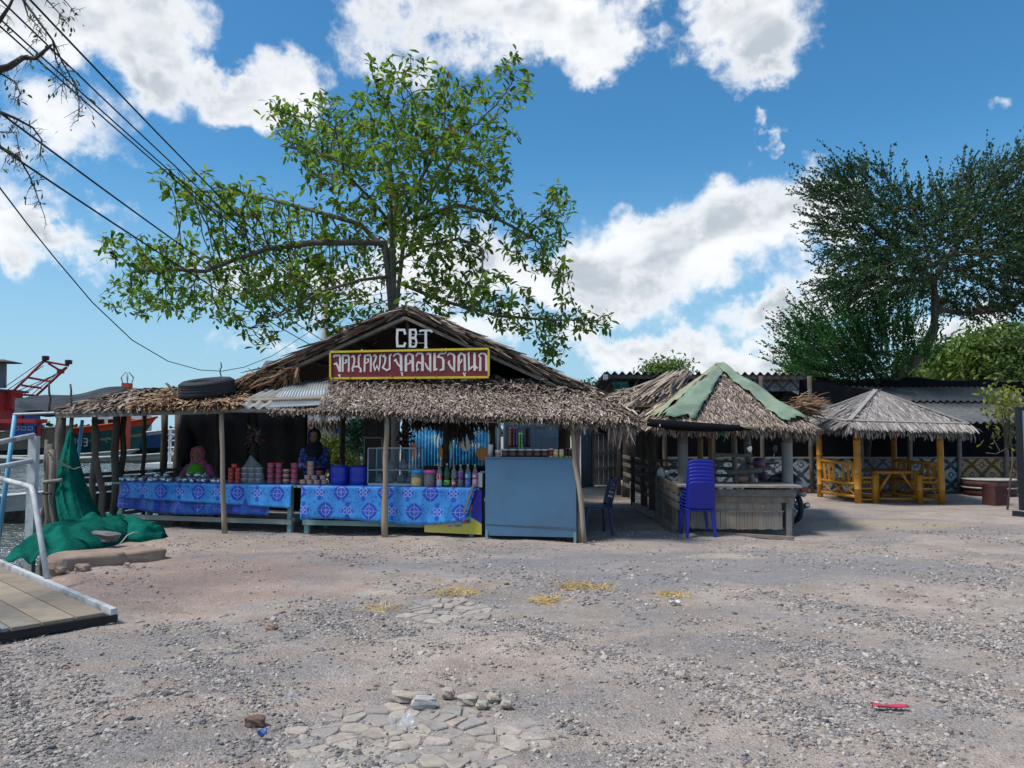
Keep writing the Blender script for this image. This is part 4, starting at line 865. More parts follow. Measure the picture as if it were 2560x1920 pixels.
# bag and tray on the foil table, bouquets on the posts
o = MB().lathe([(.055, 0), (.06, .10), (.05, .17), (.06, .20)], at(377, .95), 14).build('drink_bag', BAGF, None, True, origin=at(377, .95)); tag(o, 'clear plastic bag of ice standing behind the foil packets', 'bag')
o = MB().bar(at(395, .95) + Vector((0, 0, .02)), at(440, .9) + Vector((0, 0, .02)), .2, .03).build('tray', pl('red_tray', (.35, .03, .03)), None, origin=at(395, .95)); tag(o, 'flat red tray beside the ice bag in front of the pink scarf woman', 'tray')
def bouquet(u, v, d, cols, lb):
    c = SP(u, v, d); n = 130; off = rng.normal(0, .055, (n, 3)) * [1, .7, 1.5]
    V, F, r = ribbons(np.array(c) + off, norm(off + 1e-6) + rng.normal(0, .4, (n, 3)), rng.normal(0, 1, (n, 3)), .05 + .04 * rng.random(n), .045, [(0, .3, 0), (.5, 1, .1), (1, .5, 0)])
    t = NT('bouquet_%d' % u); m = t.fin(t.cramp(t.attr(), cols, 'CONSTANT'), .7)
    q = thing('hanging_bouquet', c, lb, 'bouquet'); o = np_mesh('flowers', V, F, m, r, q); o['kind'] = 'stuff'
bouquet(631, 1093, 2.05, [(0, (.10, .13, .10)), (.35, (.32, .33, .30)), (.6, (.06, .07, .06)), (.8, (.40, .06, .12))], 'bunch of grey and pink dried flowers hanging on a dark post')
bouquet(1012, 1092, 2.9, [(0, (.06, .02, .03)), (.35, (.22, .05, .08)), (.6, (.12, .10, .08)), (.85, (.30, .18, .15))], 'bunch of dusky red flowers hanging above the glass case')
# ---------------------------------------------------------------- cabinet, chairs and bins inside
cbn = thing('wall_cabinet', on(928, 3.2, 0), 'dark upright cabinet with a glass door behind the drums', 'cabinet')
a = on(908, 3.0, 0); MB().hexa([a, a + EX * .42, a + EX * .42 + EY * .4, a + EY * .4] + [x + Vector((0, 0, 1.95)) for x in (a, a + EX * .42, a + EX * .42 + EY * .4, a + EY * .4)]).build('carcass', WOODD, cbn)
MB().bar(a + EX * .22 - EY * .01 + Vector((0, 0, 1.52)), a + EX * .22 - EY * .01 + Vector((0, 0, 1.78)), .16, .01, up=EY).build('loudspeaker', M('speaker_grey', (.10, .10, .10), .7), cbn)
for x in (.03, .38): MB().bar(a + EX * x - EY * .012 + Vector((0, 0, .95)), a + EX * x - EY * .012 + Vector((0, 0, 1.45)), .02, .012, up=EY).build('door_frame', ALU, cbn)
MB().bar(a + EX * .02 - EY * .012 + Vector((0, 0, 1.45)), a + EX * .39 - EY * .012 + Vector((0, 0, 1.45)), .012, .025).build('door_frame', ALU, cbn)
def chair_parts(mat, root, solid=False):
    """moulded plastic chair, origin at floor centre, backrest towards -y"""
    def leg(x, y, s):
        vs = []
        for z, k in ((0, 1.12), (.42, .92)):
            for dx, dy in ((-.022, -.016), (.022, -.016), (.022, .016), (-.022, .016)): vs.append((x * k + dx, y * k + dy, z))
        return MB().hexa(vs)
    for x in (-.20, .20):
        for y in (-.19, .19): leg(x, y, 1).build('leg', mat, root, bevel=.006)
    def seat(a, b): x, y = (a - .5) * .44, (b - .5) * .42; return (x, y, .43 - .022 * math.cos((a - .5) * 3.1) * math.cos((b - .5) * 3.1) + .01 * (b - .5))
    MB().sheet(seat, 10, 10, th=.018).build('seat', mat, root, True)
    def back(a, b):
        x = (a - .5) * (.44 - .03 * b ** 3); z = .43 + .43 * b - .035 * (2 * a - 1) ** 4 * b ** 4
        return (x, -.20 - .10 * b - .03 * math.cos((a - .5) * 3), z)
    mb = MB(); n, k = 11, 14
    mb.sheet(back, n, k, th=.014)
    slots = set() if solid else {(j * n + i) for j in (4, 6, 8, 10) for i in range(2, 9)}
    W = n * k; keep = [f for q, f in enumerate(mb.f) if not ((q < W and q in slots) or (W <= q < 2 * W and (q - W) in slots))]
    mb.f = keep; mb.m = [0] * len(keep); mb.build('backrest', mat, root, True)
    mb = MB()
    for x in (-.2, .2): mb.tube([(x, .19, .41), (x * 1.1, .17, .60), (x * 1.12, 0, .63), (x * 1.05, -.24, .62)], .016, 7)
    return mb
def chair(mat, loc, rz, label, grp, arms=False, solid=False):
    t = thing('plastic_chair', (0, 0, 0), label, 'chair', grp); mb = chair_parts(mat, t, solid)
    if arms:
        for k in (0, 1):
            m2 = MB(); m2.v = mb.v[k * 28:(k + 1) * 28]; m2.f = [tuple(i - k * 28 for i in f) for f in mb.f if k * 28 <= f[0] < (k + 1) * 28]; m2.m = [0] * len(m2.f); m2.r = mb.r[k * 28:(k + 1) * 28]; m2.build('armrest', mat, t, True)
    t.location = loc; t.rotation_euler = (0, 0, rz); return t
bc = chair(BLKP, on(868, 1.6, 0), R(5), 'black plastic chair behind the first blue drum', 'black chairs inside the stall')
bc.scale = (1.15, 1.15, 1.15)
for u, d, rz, lb in ((905, 1.7, .2, 'black plastic chair behind the blue drum by the case'), (1088, 1.9, -.1, 'black plastic chair behind the yellow snack canister'), (1148, 2.4, .3, 'black plastic chair behind the cola bottle'), (1190, 2.1, .1, 'black plastic chair close to the slate counter')): dup(bc, on(u, d, 0), rz, lb)
# ---------------------------------------------------------------- people
def ell(mb, c, r, rot=None, n=16, k=10):
    c = Vector(c); rot = rot or Matrix.Identity(3); vs = []; fs = []
    for i in range(1, k):
        th_ = math.pi * i / k
        for j in range(n):
            a = 2 * math.pi * j / n; vs.append(c + rot @ Vector((r[0] * math.sin(th_) * math.cos(a), r[1] * math.sin(th_) * math.sin(a), r[2] * math.cos(th_))))
    top, bot = len(vs), len(vs) + 1; vs += [c + rot @ Vector((0, 0, r[2])), c - rot @ Vector((0, 0, r[2]))]
    fs = [(i * n + j, (i + 1) * n + j, (i + 1) * n + (j + 1) % n, i * n + (j + 1) % n) for i in range(k - 2) for j in range(n)]
    fs += [(top, j, (j + 1) % n) for j in range(n)] + [(bot, (k - 2) * n + (j + 1) % n, (k - 2) * n + j) for j in range(n)]
    return mb.add(vs, fs)
def limb(mb, pts, rad, n=12):
    """tapered limb with rounded joints, interpolated so that joints stay full"""
    P_, R_ = [], []
    for i in range(len(pts) - 1):
        for t in (0, .25, .5, .75): P_.append(Vector(pts[i]).lerp(Vector(pts[i + 1]), t)); R_.append(rad[i] + (rad[i + 1] - rad[i]) * t)
    P_.append(Vector(pts[-1])); R_.append(rad[-1]); mb.tube(P_, R_, n)
    for p, r in zip(pts, rad): ell(mb, p, (r, r, r), n=10, k=8)
def hand(mb, wrist, d, up, side):
    d = Vector(d).normalized(); up = Vector(up).normalized(); s = d.cross(up).normalized() * side; w = Vector(wrist)
    rot = Matrix((s, d, up)).transposed(); ell(mb, w + d * .045, (.037, .05, .015), rot)
    for i, (o, L) in enumerate(((-.028, .058), (-.010, .068), (.009, .064), (.026, .050))):
        b = w + d * .085 + s * o; limb(mb, [b - d * .02, b + d * L * .5 - up * .006, b + d * L - up * .028], [.0095, .009, .0075], 8)
    b = w + d * .03 - s * .034; limb(mb, [b, b + d * .028 - s * .022 - up * .006, b + d * .055 - s * .024 - up * .016], [.011, .010, .008], 8)
def remeshed(mb, name, mat, parent, vox=.008, smooth=4):
    o = mb.build(name, mat, parent, True); m = o.modifiers.new('one_surface', 'REMESH'); m.mode = 'VOXEL'; m.voxel_size = vox; m.use_smooth_shade = True
    if smooth: q = o.modifiers.new('soften', 'SMOOTH'); q.iterations = smooth; q.factor = .5
    return o
def m_skin(name, c):
    t = NT(name); col = t.mix(t.ramp(t.noise(18, 4), .35, .65), c, tuple(x * .85 for x in c)); t.b.inputs['Subsurface Weight'].default_value = .08; t.b.inputs['Subsurface Radius'].default_value = (.02, .008, .005); return t.fin(col, .55, 0, .35)
SKIN = m_skin('skin_tan', (.36, .19, .125)); EYEW = M('eye_white', (.6, .58, .55), .3, bump=0); DARKE = M('eye_dark', (.02, .012, .01), .2, bump=0); LIPS = M('lips', (.30, .09, .08), .5, bump=0)
def face(mb, hc, tilt):
    """skull, jaw, nose, brow, ears on one body mesh; head centre hc, tilt = rotation"""
    f = lambda x, y, z: hc + tilt @ Vector((x, y, z))
    ell(mb, f(0, .012, .02), (.074, .092, .098), tilt); ell(mb, f(0, -.018, -.045), (.056, .068, .068), tilt); ell(mb, f(0, -.045, -.085), (.030, .032, .026), tilt)
    limb(mb, [f(0, -.082, .018), f(0, -.100, -.012), f(0, -.104, -.026)], [.009, .012, .015], 8)
    for s in (-1, 1):
        ell(mb, f(s * .034, -.068, -.022), (.026, .022, .022), tilt); ell(mb, f(s * .013, -.092, -.028), (.009, .010, .008), tilt)
        ell(mb, f(s * .030, -.076, .032), (.024, .012, .009), tilt); ell(mb, f(s * .075, .01, -.01), (.010, .022, .030), tilt)
    ell(mb, f(0, -.080, -.058), (.024, .014, .012), tilt)
def face_parts(t, hc, tilt):
    f = lambda x, y, z: hc + tilt @ Vector((x, y, z))
    for s in (-1, 1):
        e = MB(); ell(e, f(s * .030, -.0805, .012), (.0125, .006, .0062), tilt); eye = e.build('eye', EYEW, t, True)
        e = MB(); ell(e, f(s * .030, -.0855, .012), (.0055, .0025, .0055), tilt); e.build('iris', DARKE, eye, True)
        e = MB(); limb(e, [f(s * .014, -.087, .032), f(s * .030, -.0875, .037), f(s * .046, -.078, .032)], [.003, .0036, .002], 6); e.build('eyebrow', DARKE, t, True)
    e = MB(); ell(e, f(0, -.0925, -.054), (.021, .006, .0042), tilt); ell(e, f(0, -.0915, -.063), (.018, .006, .005), tilt); e.build('lips', LIPS, t, True)
def arm_set(mb, sh, el, wr, rr):
    for s in (-1, 1): limb(mb, [(s * sh[0], sh[1], sh[2]), (s * el[0], el[1], el[2]), (s * wr[0], wr[1], wr[2])], rr)
I3 = Matrix.Identity(3)
# --- seated seller, pink head scarf and green apron
w1 = thing('person', (0, 0, 0), 'seated person in pink head scarf and bright green apron behind the foil packets', 'person')
hc = Vector((0, -.06, 1.17)); tl_ = Matrix.Rotation(R(-4), 3, 'X') @ Matrix.Rotation(R(4), 3, 'Y')
b = MB(); face(b, hc, tl_); limb(b, [(0, -.02, .98), (0, -.03, 1.08)], [.055, .052]); ell(b, (0, 0, .86), (.165, .115, .17)); ell(b, (0, .0, .60), (.18, .15, .16)); ell(b, (0, .0, .74), (.15, .12, .18))
arm_set(b, (.17, 0, .95), (.285, -.06, .74), (.13, -.30, .80), [.050, .042, .028])
for s in (-1, 1): hand(b, (s * .13, -.30, .80), (-s * .55, -.8, -.05), (0, -.1, 1), s)
for s in (-1, 1):
    limb(b, [(s * .09, 0, .52), (s * .13, -.42, .50), (s * .12, -.40, .09)], [.085, .06, .038]); limb(b, [(s * .12, -.38, .05), (s * .13, -.50, .03), (s * .135, -.57, .022)], [.035, .032, .02])
remeshed(b, 'body', SKIN, w1, .007, 3); face_parts(w1, hc, tl_)
c = MB(); ell(c, (0, .01, .83), (.19, .14, .20)); ell(c, (0, .01, .62), (.21, .175, .20)); ell(c, (0, 0, .94), (.20, .115, .08)); ell(c, (0, -.10, .60), (.17, .14, .12))
arm_set(c, (.175, 0, .945), (.30, -.05, .735), (.155, -.27, .79), [.068, .068, .048])
PNKC = M('pink_fabric', (.40, .085, .20), .85, .3, 5, bump=.5, bscale=22); remeshed(c, 'blouse', PNKC, w1, .012, 6)
c = MB()
for s in (-1, 1): limb(c, [(s * .09, .03, .50), (s * .14, -.42, .50), (s * .13, -.42, .16)], [.12, .095, .11])
ell(c, (0, -.2, .48), (.16, .26, .09)); remeshed(c, 'skirt', M('mauve_skirt', (.20, .09, .12), .85, .4, 5, bump=.4), w1, .014, 6)
c = MB(); ell(c, hc + Vector((0, .062, .016)), (.108, .118, .138)); ell(c, hc + Vector((0, .035, -.09)), (.095, .09, .09)); ell(c, (0, .0, 1.02), (.155, .12, .085)); ell(c, (0, -.03, .96), (.185, .125, .07)); ell(c, (0, .05, .94), (.18, .11, .10))
for s in (-1, 1): limb(c, [hc + Vector((s * .078, -.04, .09)), hc + Vector((s * .088, -.05, -.01)), hc + Vector((s * .062, -.065, -.105))], [.014, .014, .016])
limb(c, [hc + Vector((-.075, -.045, .095)), hc + Vector((0, -.066, .118)), hc + Vector((.075, -.045, .095))], [.016, .018, .016]); limb(c, [hc + Vector((-.06, -.065, -.105)), hc + Vector((0, -.075, -.125)), hc + Vector((.06, -.065, -.105))], [.02, .024, .02])
remeshed(c, 'head_scarf', M('pink_scarf', (.46, .13, .20), .85, .25, 6, bump=.35, bscale=25), w1, .009, 4)
c = MB(); ell(c, (0, -.105, .83), (.165, .125, .20)); ell(c, (0, -.10, .70), (.17, .13, .20)); ell(c, (0, -.16, .60), (.19, .16, .10)); remeshed(c, 'apron', M('green_apron', (.10, .42, .02), .75, .25, 4, bump=.35, bscale=14), w1, .012, 6)
w1.location = on(499, 1.35, 0); w1.rotation_euler = (0, 0, R(-6))
st = thing('stool', w1.location, 'low plastic stool under the seated person', 'stool'); q = w1.location
MB().lathe([(.17, .36), (.17, .39), (.15, .395)], q, 20).build('seat', BLKP, st, True)
for k in range(4): a_ = k * 1.57 + .78; MB().bar(q + Vector((.14 * math.cos(a_), .14 * math.sin(a_), 0)), q + Vector((.12 * math.cos(a_), .12 * math.sin(a_), .37)), .035, .035).build('leg', BLKP, st)
# --- standing seller, dark head scarf, blue batik tunic
w2 = thing('person', (0, 0, 0), 'standing person in dark head scarf and blue patterned tunic behind the pots', 'person')
hc = Vector((0, -.055, 1.475)); tl_ = Matrix.Rotation(R(10), 3, 'X') @ Matrix.Rotation(R(3), 3, 'Y')
b = MB(); face(b, hc, tl_); limb(b, [(0, 0, 1.27), (0, -.02, 1.38)], [.055, .050]); ell(b, (0, 0, 1.14), (.155, .105, .17)); ell(b, (0, .01, .86), (.165, .12, .15)); ell(b, (0, 0, 1.0), (.13, .10, .18))
arm_set(b, (.165, 0, 1.24), (.215, .03, .98), (.10, -.24, .98), [.046, .038, .026])
for s in (-1, 1): hand(b, (s * .10, -.24, .98), (-s * .5, -.8, .0), (0, 0, 1), s)
for s in (-1, 1):
    limb(b, [(s * .085, .01, .84), (s * .09, -.01, .46), (s * .09, .02, .09)], [.085, .058, .038]); limb(b, [(s * .09, .03, .05), (s * .10, -.10, .035), (s * .105, -.17, .022)], [.036, .032, .02])
remeshed(b, 'body', SKIN, w2, .007, 3); face_parts(w2, hc, tl_)
t = NT('blue_batik'); v = t.voro(22, 'F1'); cc = t.cramp(v, [(0, (.30, .36, .60)), (.25, (.10, .15, .42)), (.45, (.025, .05, .22)), (.8, (.012, .022, .11))]); t.bump(t.noise(16, 3), .5, .02); BATIK = t.fin(cc, .8)
c = MB(); ell(c, (0, .01, 1.12), (.185, .13, .20)); ell(c, (0, .01, .90), (.19, .15, .22)); ell(c, (0, .01, .68), (.20, .16, .20)); ell(c, (0, 0, 1.24), (.185, .10, .07))
arm_set(c, (.17, 0, 1.235), (.225, .03, .975), (.135, -.19, .98), [.064, .060, .046]); remeshed(c, 'tunic', BATIK, w2, .012, 6)
c = MB(); limb(c, [(0, 0, .80), (0, 0, .45), (0, 0, .12)], [.17, .18, .20], 16); remeshed(c, 'skirt', M('blue_skirt', (.015, .035, .22), .8, .4, 5, bump=.4), w2, .014, 5)
c = MB(); ell(c, hc + Vector((0, .062, .016)), (.106, .116, .136)); ell(c, hc + Vector((0, .035, -.09)), (.093, .09, .09)); ell(c, (0, 0, 1.32), (.145, .11, .085)); ell(c, (0, -.04, 1.24), (.165, .115, .08)); ell(c, (0, -.055, 1.15), (.12, .105, .10)); ell(c, (0, .06, 1.22), (.15, .09, .12))
for s in (-1, 1): limb(c, [hc + Vector((s * .076, -.035, .085)), hc + Vector((s * .085, -.055, -.01)), hc + Vector((s * .060, -.075, -.10))], [.014, .014, .016])
limb(c, [hc + Vector((-.073, -.035, .09)), hc + Vector((0, -.055, .115)), hc + Vector((.073, -.035, .09))], [.017, .018, .017]); limb(c, [hc + Vector((-.058, -.075, -.10)), hc + Vector((0, -.09, -.115)), hc + Vector((.058, -.075, -.10))], [.02, .024, .02])
remeshed(c, 'head_scarf', M('black_scarf', (.018, .018, .028), .8, .3, 6, bump=.35, bscale=25), w2, .009, 4)
w2.location = on(787, 1.35, 0); w2.rotation_euler = (0, 0, R(3))
q = w2.location + Vector((.03, -.33, .99)); o = MB().bar(q, q + Vector((.02, -.03, .16)), .16, .012, up=(0, 1, 0)).build('menu_folder', M('navy_folder', (.012, .035, .16), .4), None, origin=q); tag(o, 'flat dark blue folder held by the standing person', 'folder')
# ---------------------------------------------------------------- landing, net, harbour
WPAINT = M('white_painted_steel', (.58, .60, .62), .5, .2, 9, (.44, .43, .42), bump=.15, dirt=.7)
rp = thing('gangway_ramp', (-4.2, 7.3, 0), 'low wooden boat ramp of planks with white steel edges', 'ramp')
RA = Vector((-3.23, 6.41, .085)); RD = Vector((-.733, .68, .006)).normalized(); RS = Vector((-.40, -.78, 0)); RS = (RS - RD * RS.dot(RD)).normalized(); RW = .95; RL = 5.2
PLK = [M('ramp_plank_%d' % i, c, .8, .3, 5, bump=.5, bscale=35, dirt=.35) for i, c in enumerate(((.31, .25, .185), (.37, .30, .22), (.27, .235, .19), (.24, .245, .24)))]
off = .09
for i, w in enumerate((.22, .24, .21, .14)):
    a = RA + RS * (off + w / 2) - RD * .01; MB().bar(a + RD * random.uniform(0, .04), a + RD * RL, w - .014, .03).build('plank', PLK[i], rp, bevel=.004); off += w
for o_, nm in ((.03, 'edge_beam'), (RW - .03, 'edge_beam')): MB().bar(RA + RS * o_ + Vector((0, 0, .01)), RA + RS * o_ + RD * RL + Vector((0, 0, .01)), .05, .05).build(nm, WPAINT, rp)
MB().bar(RA + RS * (RW - .10) + Vector((0, 0, .012)), RA + RS * (RW - .10) + RD * RL + Vector((0, 0, .012)), .05, .03).build('edge_strip', M('blue_worn_strip', (.10, .22, .30), .6, .4, 5), rp)
MB().bar(RA + RS * -.0 + Vector((0, 0, -.045)) + RD * .02, RA + RS * RW + Vector((0, 0, -.045)) + RD * .02, .05, .06).build('front_sill', M('black_rubber', (.018, .018, .02), .7), rp)
for k in (1.2, 2.6, 4.2): MB().bar(RA + RD * k + RS * .04 + Vector((0, 0, -.06)), RA + RD * k + RS * (RW - .04) + Vector((0, 0, -.06)), .06, .07).build('cross_beam', WOODD, rp)
hr = thing('ramp_handrail', (-4.54, 7.6, .1), 'bent white pipe handrail rising from the ramp edge', 'handrail')
foot = Vector((-4.54, 7.62, .13)); e1 = Vector((-4.94, 7.98, .99)); e2 = Vector((-5.9, 8.86, 1.04)); e3 = e2 + (e2 - e1) * 2.2
MB().tube([foot, foot.lerp(e1, .5), foot.lerp(e1, .9), e1 + Vector((-.03, .03, .0)), e1.lerp(e2, .15) , e2, e3], .027, 10).build('rail', WPAINT, hr, True)
MB().tube([Vector((-5.75, 8.72, .14)), Vector((-5.85, 8.82, .60)), Vector((-5.9, 8.86, 1.03))], .025, 10).build('post', WPAINT, hr, True)
wr_ = thing('pier_railing', P(86, 1213, 10.6), 'upright white railing with two rails beyond the handrail', 'railing')
tp = P(86, 1090, 10.6); MB().bar(Vector((tp.x, tp.y, -1.0)), tp, .11, .09).build('post', WPAINT, wr_)
for v0, v1 in ((1105, 1088), (1167, 1151)):
    a = P(84, v1, 10.6); c = P(0, v0, 10.0); MB().tube([a, c, c + (c - a) * 2.5], .035, 8).build('rail', WPAINT, wr_, True)
# cluster of mooring piles
mp = thing('mooring_piles', P(126, 1290, 11.2), 'cluster of rough wooden mooring piles beside the green net', 'piles')
for u0, v0, u1, r_ in ((112, 1330, 117, .035), (122, 1330, 122, .06), (137, 1340, 127, .05), (148, 1360, 130, .055)): a = P(u0, v0, 11.2); crooked(Vector((a.x, a.y, -1.1)), P(u1, 1085 + random.uniform(-5, 40), 11.2), r_, r_ * .8, 7, .03).build('pile', WOOD, mp, True)
crooked(P(108, 1206, 11.1), P(155, 1200, 11.1), .03, .028).build('tie_log', WOODG, mp, True); crooked(P(105, 1233, 11.1), P(128, 1233, 11.1), .02, .02).build('tie_log', WOODD, mp, True)
for i in range(4): MB().tube([P(118 + i * 4, 1128 + i * 9, 11.05), P(150 + i * 12, 1155 + i * 6, 11.4), P(185 + i * 10, 1150 + i * 4, 12)], .008, 5).build('rope', M('pale_rope', (.4, .38, .33), .9), mp)
# green fishing net hung on the corner post
t = NT('green_net'); w = t.noise(60, 3, .6); cc = t.mix(t.ramp(t.noise(4, 5, .6), .3, .7), (.003, .07, .052), (.007, .15, .112)); t.bump(t.math('ADD', t.noise(9, 4), t.math('MULTIPLY', w, .3)), .8, .04); NET = t.fin(cc, .95, 0, .05)
nt_ = thing('fishing_net', P(230, 1350, 11), 'green fishing net hung from a post and heaped on the ground', 'fishing net')
top = P(176, 1072, 11.9)
base = [P(150, 1330, 11.3), P(168, 1350, 10.9), P(200, 1352, 10.75), P(235, 1345, 10.8), P(262, 1330, 11.2), P(280, 1312, 11.9)]
def hang(a, b):
    k = a * (len(base) - 1); i = min(int(k), len(base) - 2); q = base[i].lerp(base[i + 1], k - i); q = Vector((q.x, q.y, .02))
    e = b ** 1.0; p = top.lerp(q, e); sag = math.sin(math.pi * e)
    p += Vector((-.10 * sag * (1 if a < .5 else .2), 0, -.22 * sag * a)); fold = .055 * e * math.sin(a * 27 + e * 2) + .03 * e * math.sin(a * 61)
    return p + Vector((.25 * fold, -fold - .18 * sag * math.sin(math.pi * a), 0))
MB().sheet(hang, 60, 26, th=.02).build('hanging_part', NET, nt_, True)
# heap: long soft ridge from the water's edge to in front of the table
spine = [G(78, 1418), G(120, 1385), G(190, 1362), G(255, 1345), G(320, 1340), G(375, 1345), G(412, 1345)]
wid = [.30, .48, .58, .50, .42, .32, .12]; hgt = [.14, .28, .36, .34, .28, .24, .06]
def heap(a, b):
    k = a * (len(spine) - 1); i = min(int(k), len(spine) - 2); f = k - i; c = spine[i].lerp(spine[i + 1], f); w = wid[i] + (wid[i + 1] - wid[i]) * f; h = hgt[i] + (hgt[i + 1] - hgt[i]) * f
    d = (spine[i + 1] - spine[i]).normalized(); n = Vector((-d.y, d.x, 0)); x = (b - .5) * 2
    z = h * max(0, 1 - x * x) ** .6 + .05 * math.sin(a * 37 + 3 * math.sin(b * 7)) * (1 - abs(x)) * (1 - a * .5) + .03 * math.sin(a * 23 + b * 9) * (1 - abs(x)) + .025 * math.sin(a * 51 - b * 17) * (1 - abs(x))
    return c + n * x * w * (1 + .10 * math.sin(a * 19 + x * 2)) + Vector((0, 0, max(z - .01, -.02)))
MB().sheet(heap, 70, 26, th=.01).build('heaped_part', NET, nt_, True)
a = G(330, 1352, .2); MB().tube([a + Vector((.02, .10, .09)), a + Vector((0, .03, .10)), a + Vector((-.05, -.03, .07)), a + Vector((-.06, -.10, .02)), a + Vector((-.11, -.14, -.05))], .007, 6).build('tie_rope', M('pale_rope2', (.5, .48, .42), .9), nt_, True)
# broken concrete ledge and stone
def lump(c, r, seed, flat=.6, n=18, k=11, jit=.16, box=.55, rz=0.0):
    rr = np.random.default_rng(seed); mb = MB(); vs = []; ph = rr.random(8) * 6.28; ca, sa = math.cos(rz), math.sin(rz)
    for i in range(k + 1):
        th_ = math.pi * i / k
        for j in range(n):
            a = 2 * math.pi * j / n; x, y, z = math.sin(th_) * math.cos(a), math.sin(th_) * math.sin(a), math.cos(th_)
            x, y, z = (math.copysign(abs(q) ** box, q) for q in (x, y, z)); s = 1 + jit * (math.sin(3 * x + ph[0]) * math.sin(2.5 * y + ph[1]) + .6 * math.sin(5 * z + ph[2] + 4 * x) + .5 * math.sin(8 * y + ph[3] - 5 * x)) + jit * .5 * (rr.random() - .5)
            x, y = x * r[0] * s, y * r[1] * s; vs.append((c[0] + x * ca - y * sa, c[1] + x * sa + y * ca, c[2] + z * r[2] * (1 + .5 * (s - 1))))
    return mb.add(vs, [(i * n + j, i * n + (j + 1) % n, (i + 1) * n + (j + 1) % n, (i + 1) * n + j) for i in range(k) for j in range(n)])
EARTH = M('earthy_concrete', (.25, .175, .13), .95, .35, 5, (.32, .25, .20), bump=.7, bscale=18, dirt=.25); STONE = M('grey_stone', (.20, .195, .19), .9, .35, 8, bump=.6, bscale=22)
a, b_ = G(150, 1425), G(380, 1398); m_ = a.lerp(b_, .5); rz_ = math.atan2(b_.y - a.y, b_.x - a.x)
lg = thing('concrete_ledge', m_, 'broken earth-stained concrete ledge at the top of the bank', 'ledge')
for f, L_, w_, h_, sd_ in ((.27, .40, .26, .13, 21), (.72, .44, .22, .10, 22)):
    p = a.lerp(b_, f) + Vector((-.12, .16, 0)); lump((p.x, p.y, .02), (L_, w_, h_), sd_, n=30, k=16, jit=.06, box=.36, rz=rz_).build('slab_piece', EARTH, lg)
for i in range(4):
    p = a.lerp(b_, .1 + .75 * random.random() ** 2) + Vector((random.uniform(-.05, .2), random.uniform(-.18, -.02), 0)); e = random.uniform(.025, .06); lump((p.x, p.y, e * .4), (e * 1.3, e, e * .8), 40 + i, jit=.2, box=.7).build('fragment', EARTH, lg)
q = G(248, 1365); o = lump((q.x, q.y - .12, .14), (.30, .12, .075), 5).build('flat_stone', STONE, None, False, origin=q); tag(o, 'long grey stone weighing down the green net', 'stone')
# ---------------------------------------------------------------- boats
def hull(mb_rows, L_, B, free, rise, draft, mats, name, parent, stern=.7, rake=.12):
    """lofted hull, stern at x=0, bow at x=L; mb_rows: list of (frac0, frac1, mat index) bands from keel to sheer"""
    def sec(t):
        w = B / 2 * min(1.0, stern + (1 - stern) * min(1, t * 3)) * (1 - max(0, (t - .45) / .55) ** 2.3)
        return max(w, .02), free + rise * max(0, (t - .3) / .7) ** 2 + .25 * rise * max(0, (.25 - t) / .25) ** 2
    def pt(t, f, s):
        w, sh = sec(t); z = -draft + (sh + draft) * f; k = (f ** .55) * (.82 + .18 * f); return Vector((t * L_ + rake * L_ * f * f * max(0, (t - .6) / .4), s * w * k, z))
    n = 26; mb = MB()
    for f0, f1, m in mb_rows:
        for s in (-1, 1):
            for i in range(n):
                t0, t1_ = i / n, (i + 1) / n; q = [pt(t0, f0, s), pt(t1_, f0, s), pt(t1_, f1, s), pt(t0, f1, s)]; mb.add(q if s < 0 else q[::-1], [(0, 1, 2, 3)], m)
        q = [pt(0, f0, -1), pt(0, f1, -1), pt(0, f1, 1), pt(0, f0, 1)]; mb.add(q, [(0, 1, 2, 3)], m)
    for i in range(n):
        t0, t1_ = i / n, (i + 1) / n; q = [pt(t0, .93, -1), pt(t1_, .93, -1), pt(t1_, .93, 1), pt(t0, .93, 1)]; mb.add(q, [(0, 1, 2, 3)], 0)
    o = mb.build(name, mats, parent); g = MB()
    for s in (-1, 1): g.tube([pt(i / n, 1.0, s) for i in range(n + 1)], L_ * .006, 6)
    g.build('gunwale', mats[-1], parent, True); return pt
PT = lambda n, c, r=.6, d=.3: M(n, c, r, .25, 2.5, bump=.1, dirt=d)
GRN_, DGR, BEI, ORR, BLU_, WHI, RED_, NAVY = PT('hull_green', (.015, .085, .07)), PT('hull_darkgreen', (.02, .055, .055)), PT('hull_beige', (.24, .20, .15)), PT('hull_orange', (.60, .06, .02)), PT('hull_blue', (.03, .11, .30)), PT('hull_white', (.58, .60, .60)), PT('boat_red', (.40, .025, .03)), PT('cabin_blue', (.015, .07, .32))
def boat(name, label, loc, rz, rows, dims, mats):
    t = thing(name, (0, 0, 0), label, 'boat'); pt = hull(rows, *dims, mats, 'hull', t); return t, pt
def place(t, loc, rz): t.location = loc; t.rotation_euler = (0, 0, rz)
WZ = -.72
# number-bearing trawler
t, pt = boat('fishing_boat', 'green wooden fishing boat with orange rail and white number 1043', 0, 0, [(0, .35, 1), (.35, .62, 2), (.62, .68, 3), (.68, .86, 2), (.86, 1, 4)], (17, 4.6, 2.1, 1.6, 1.0), [BEI, DGR, GRN_, BEI, ORR])
mb = MB()
def seg_digit(mb, ch, x, z, w, h, s, f):
    segs = {'0': 'abcdef', '1': 'bc', '4': 'fgbc', '3': 'abgcd'}[ch]; G_ = dict(a=(0, 1, 1, 1), g=(0, .5, 1, .5), d=(0, 0, 1, 0), f=(0, .5, 0, 1), b=(1, .5, 1, 1), e=(0, 0, 0, .5), c=(1, 0, 1, .5))
    for k in segs:
        x0, z0, x1, z1_ = G_[k]; a = f(x + x0 * w, z + z0 * h); b = f(x + x1 * w, z + z1_ * h); mb.bar(a, b, s, .03, up=(0, 1, 0))
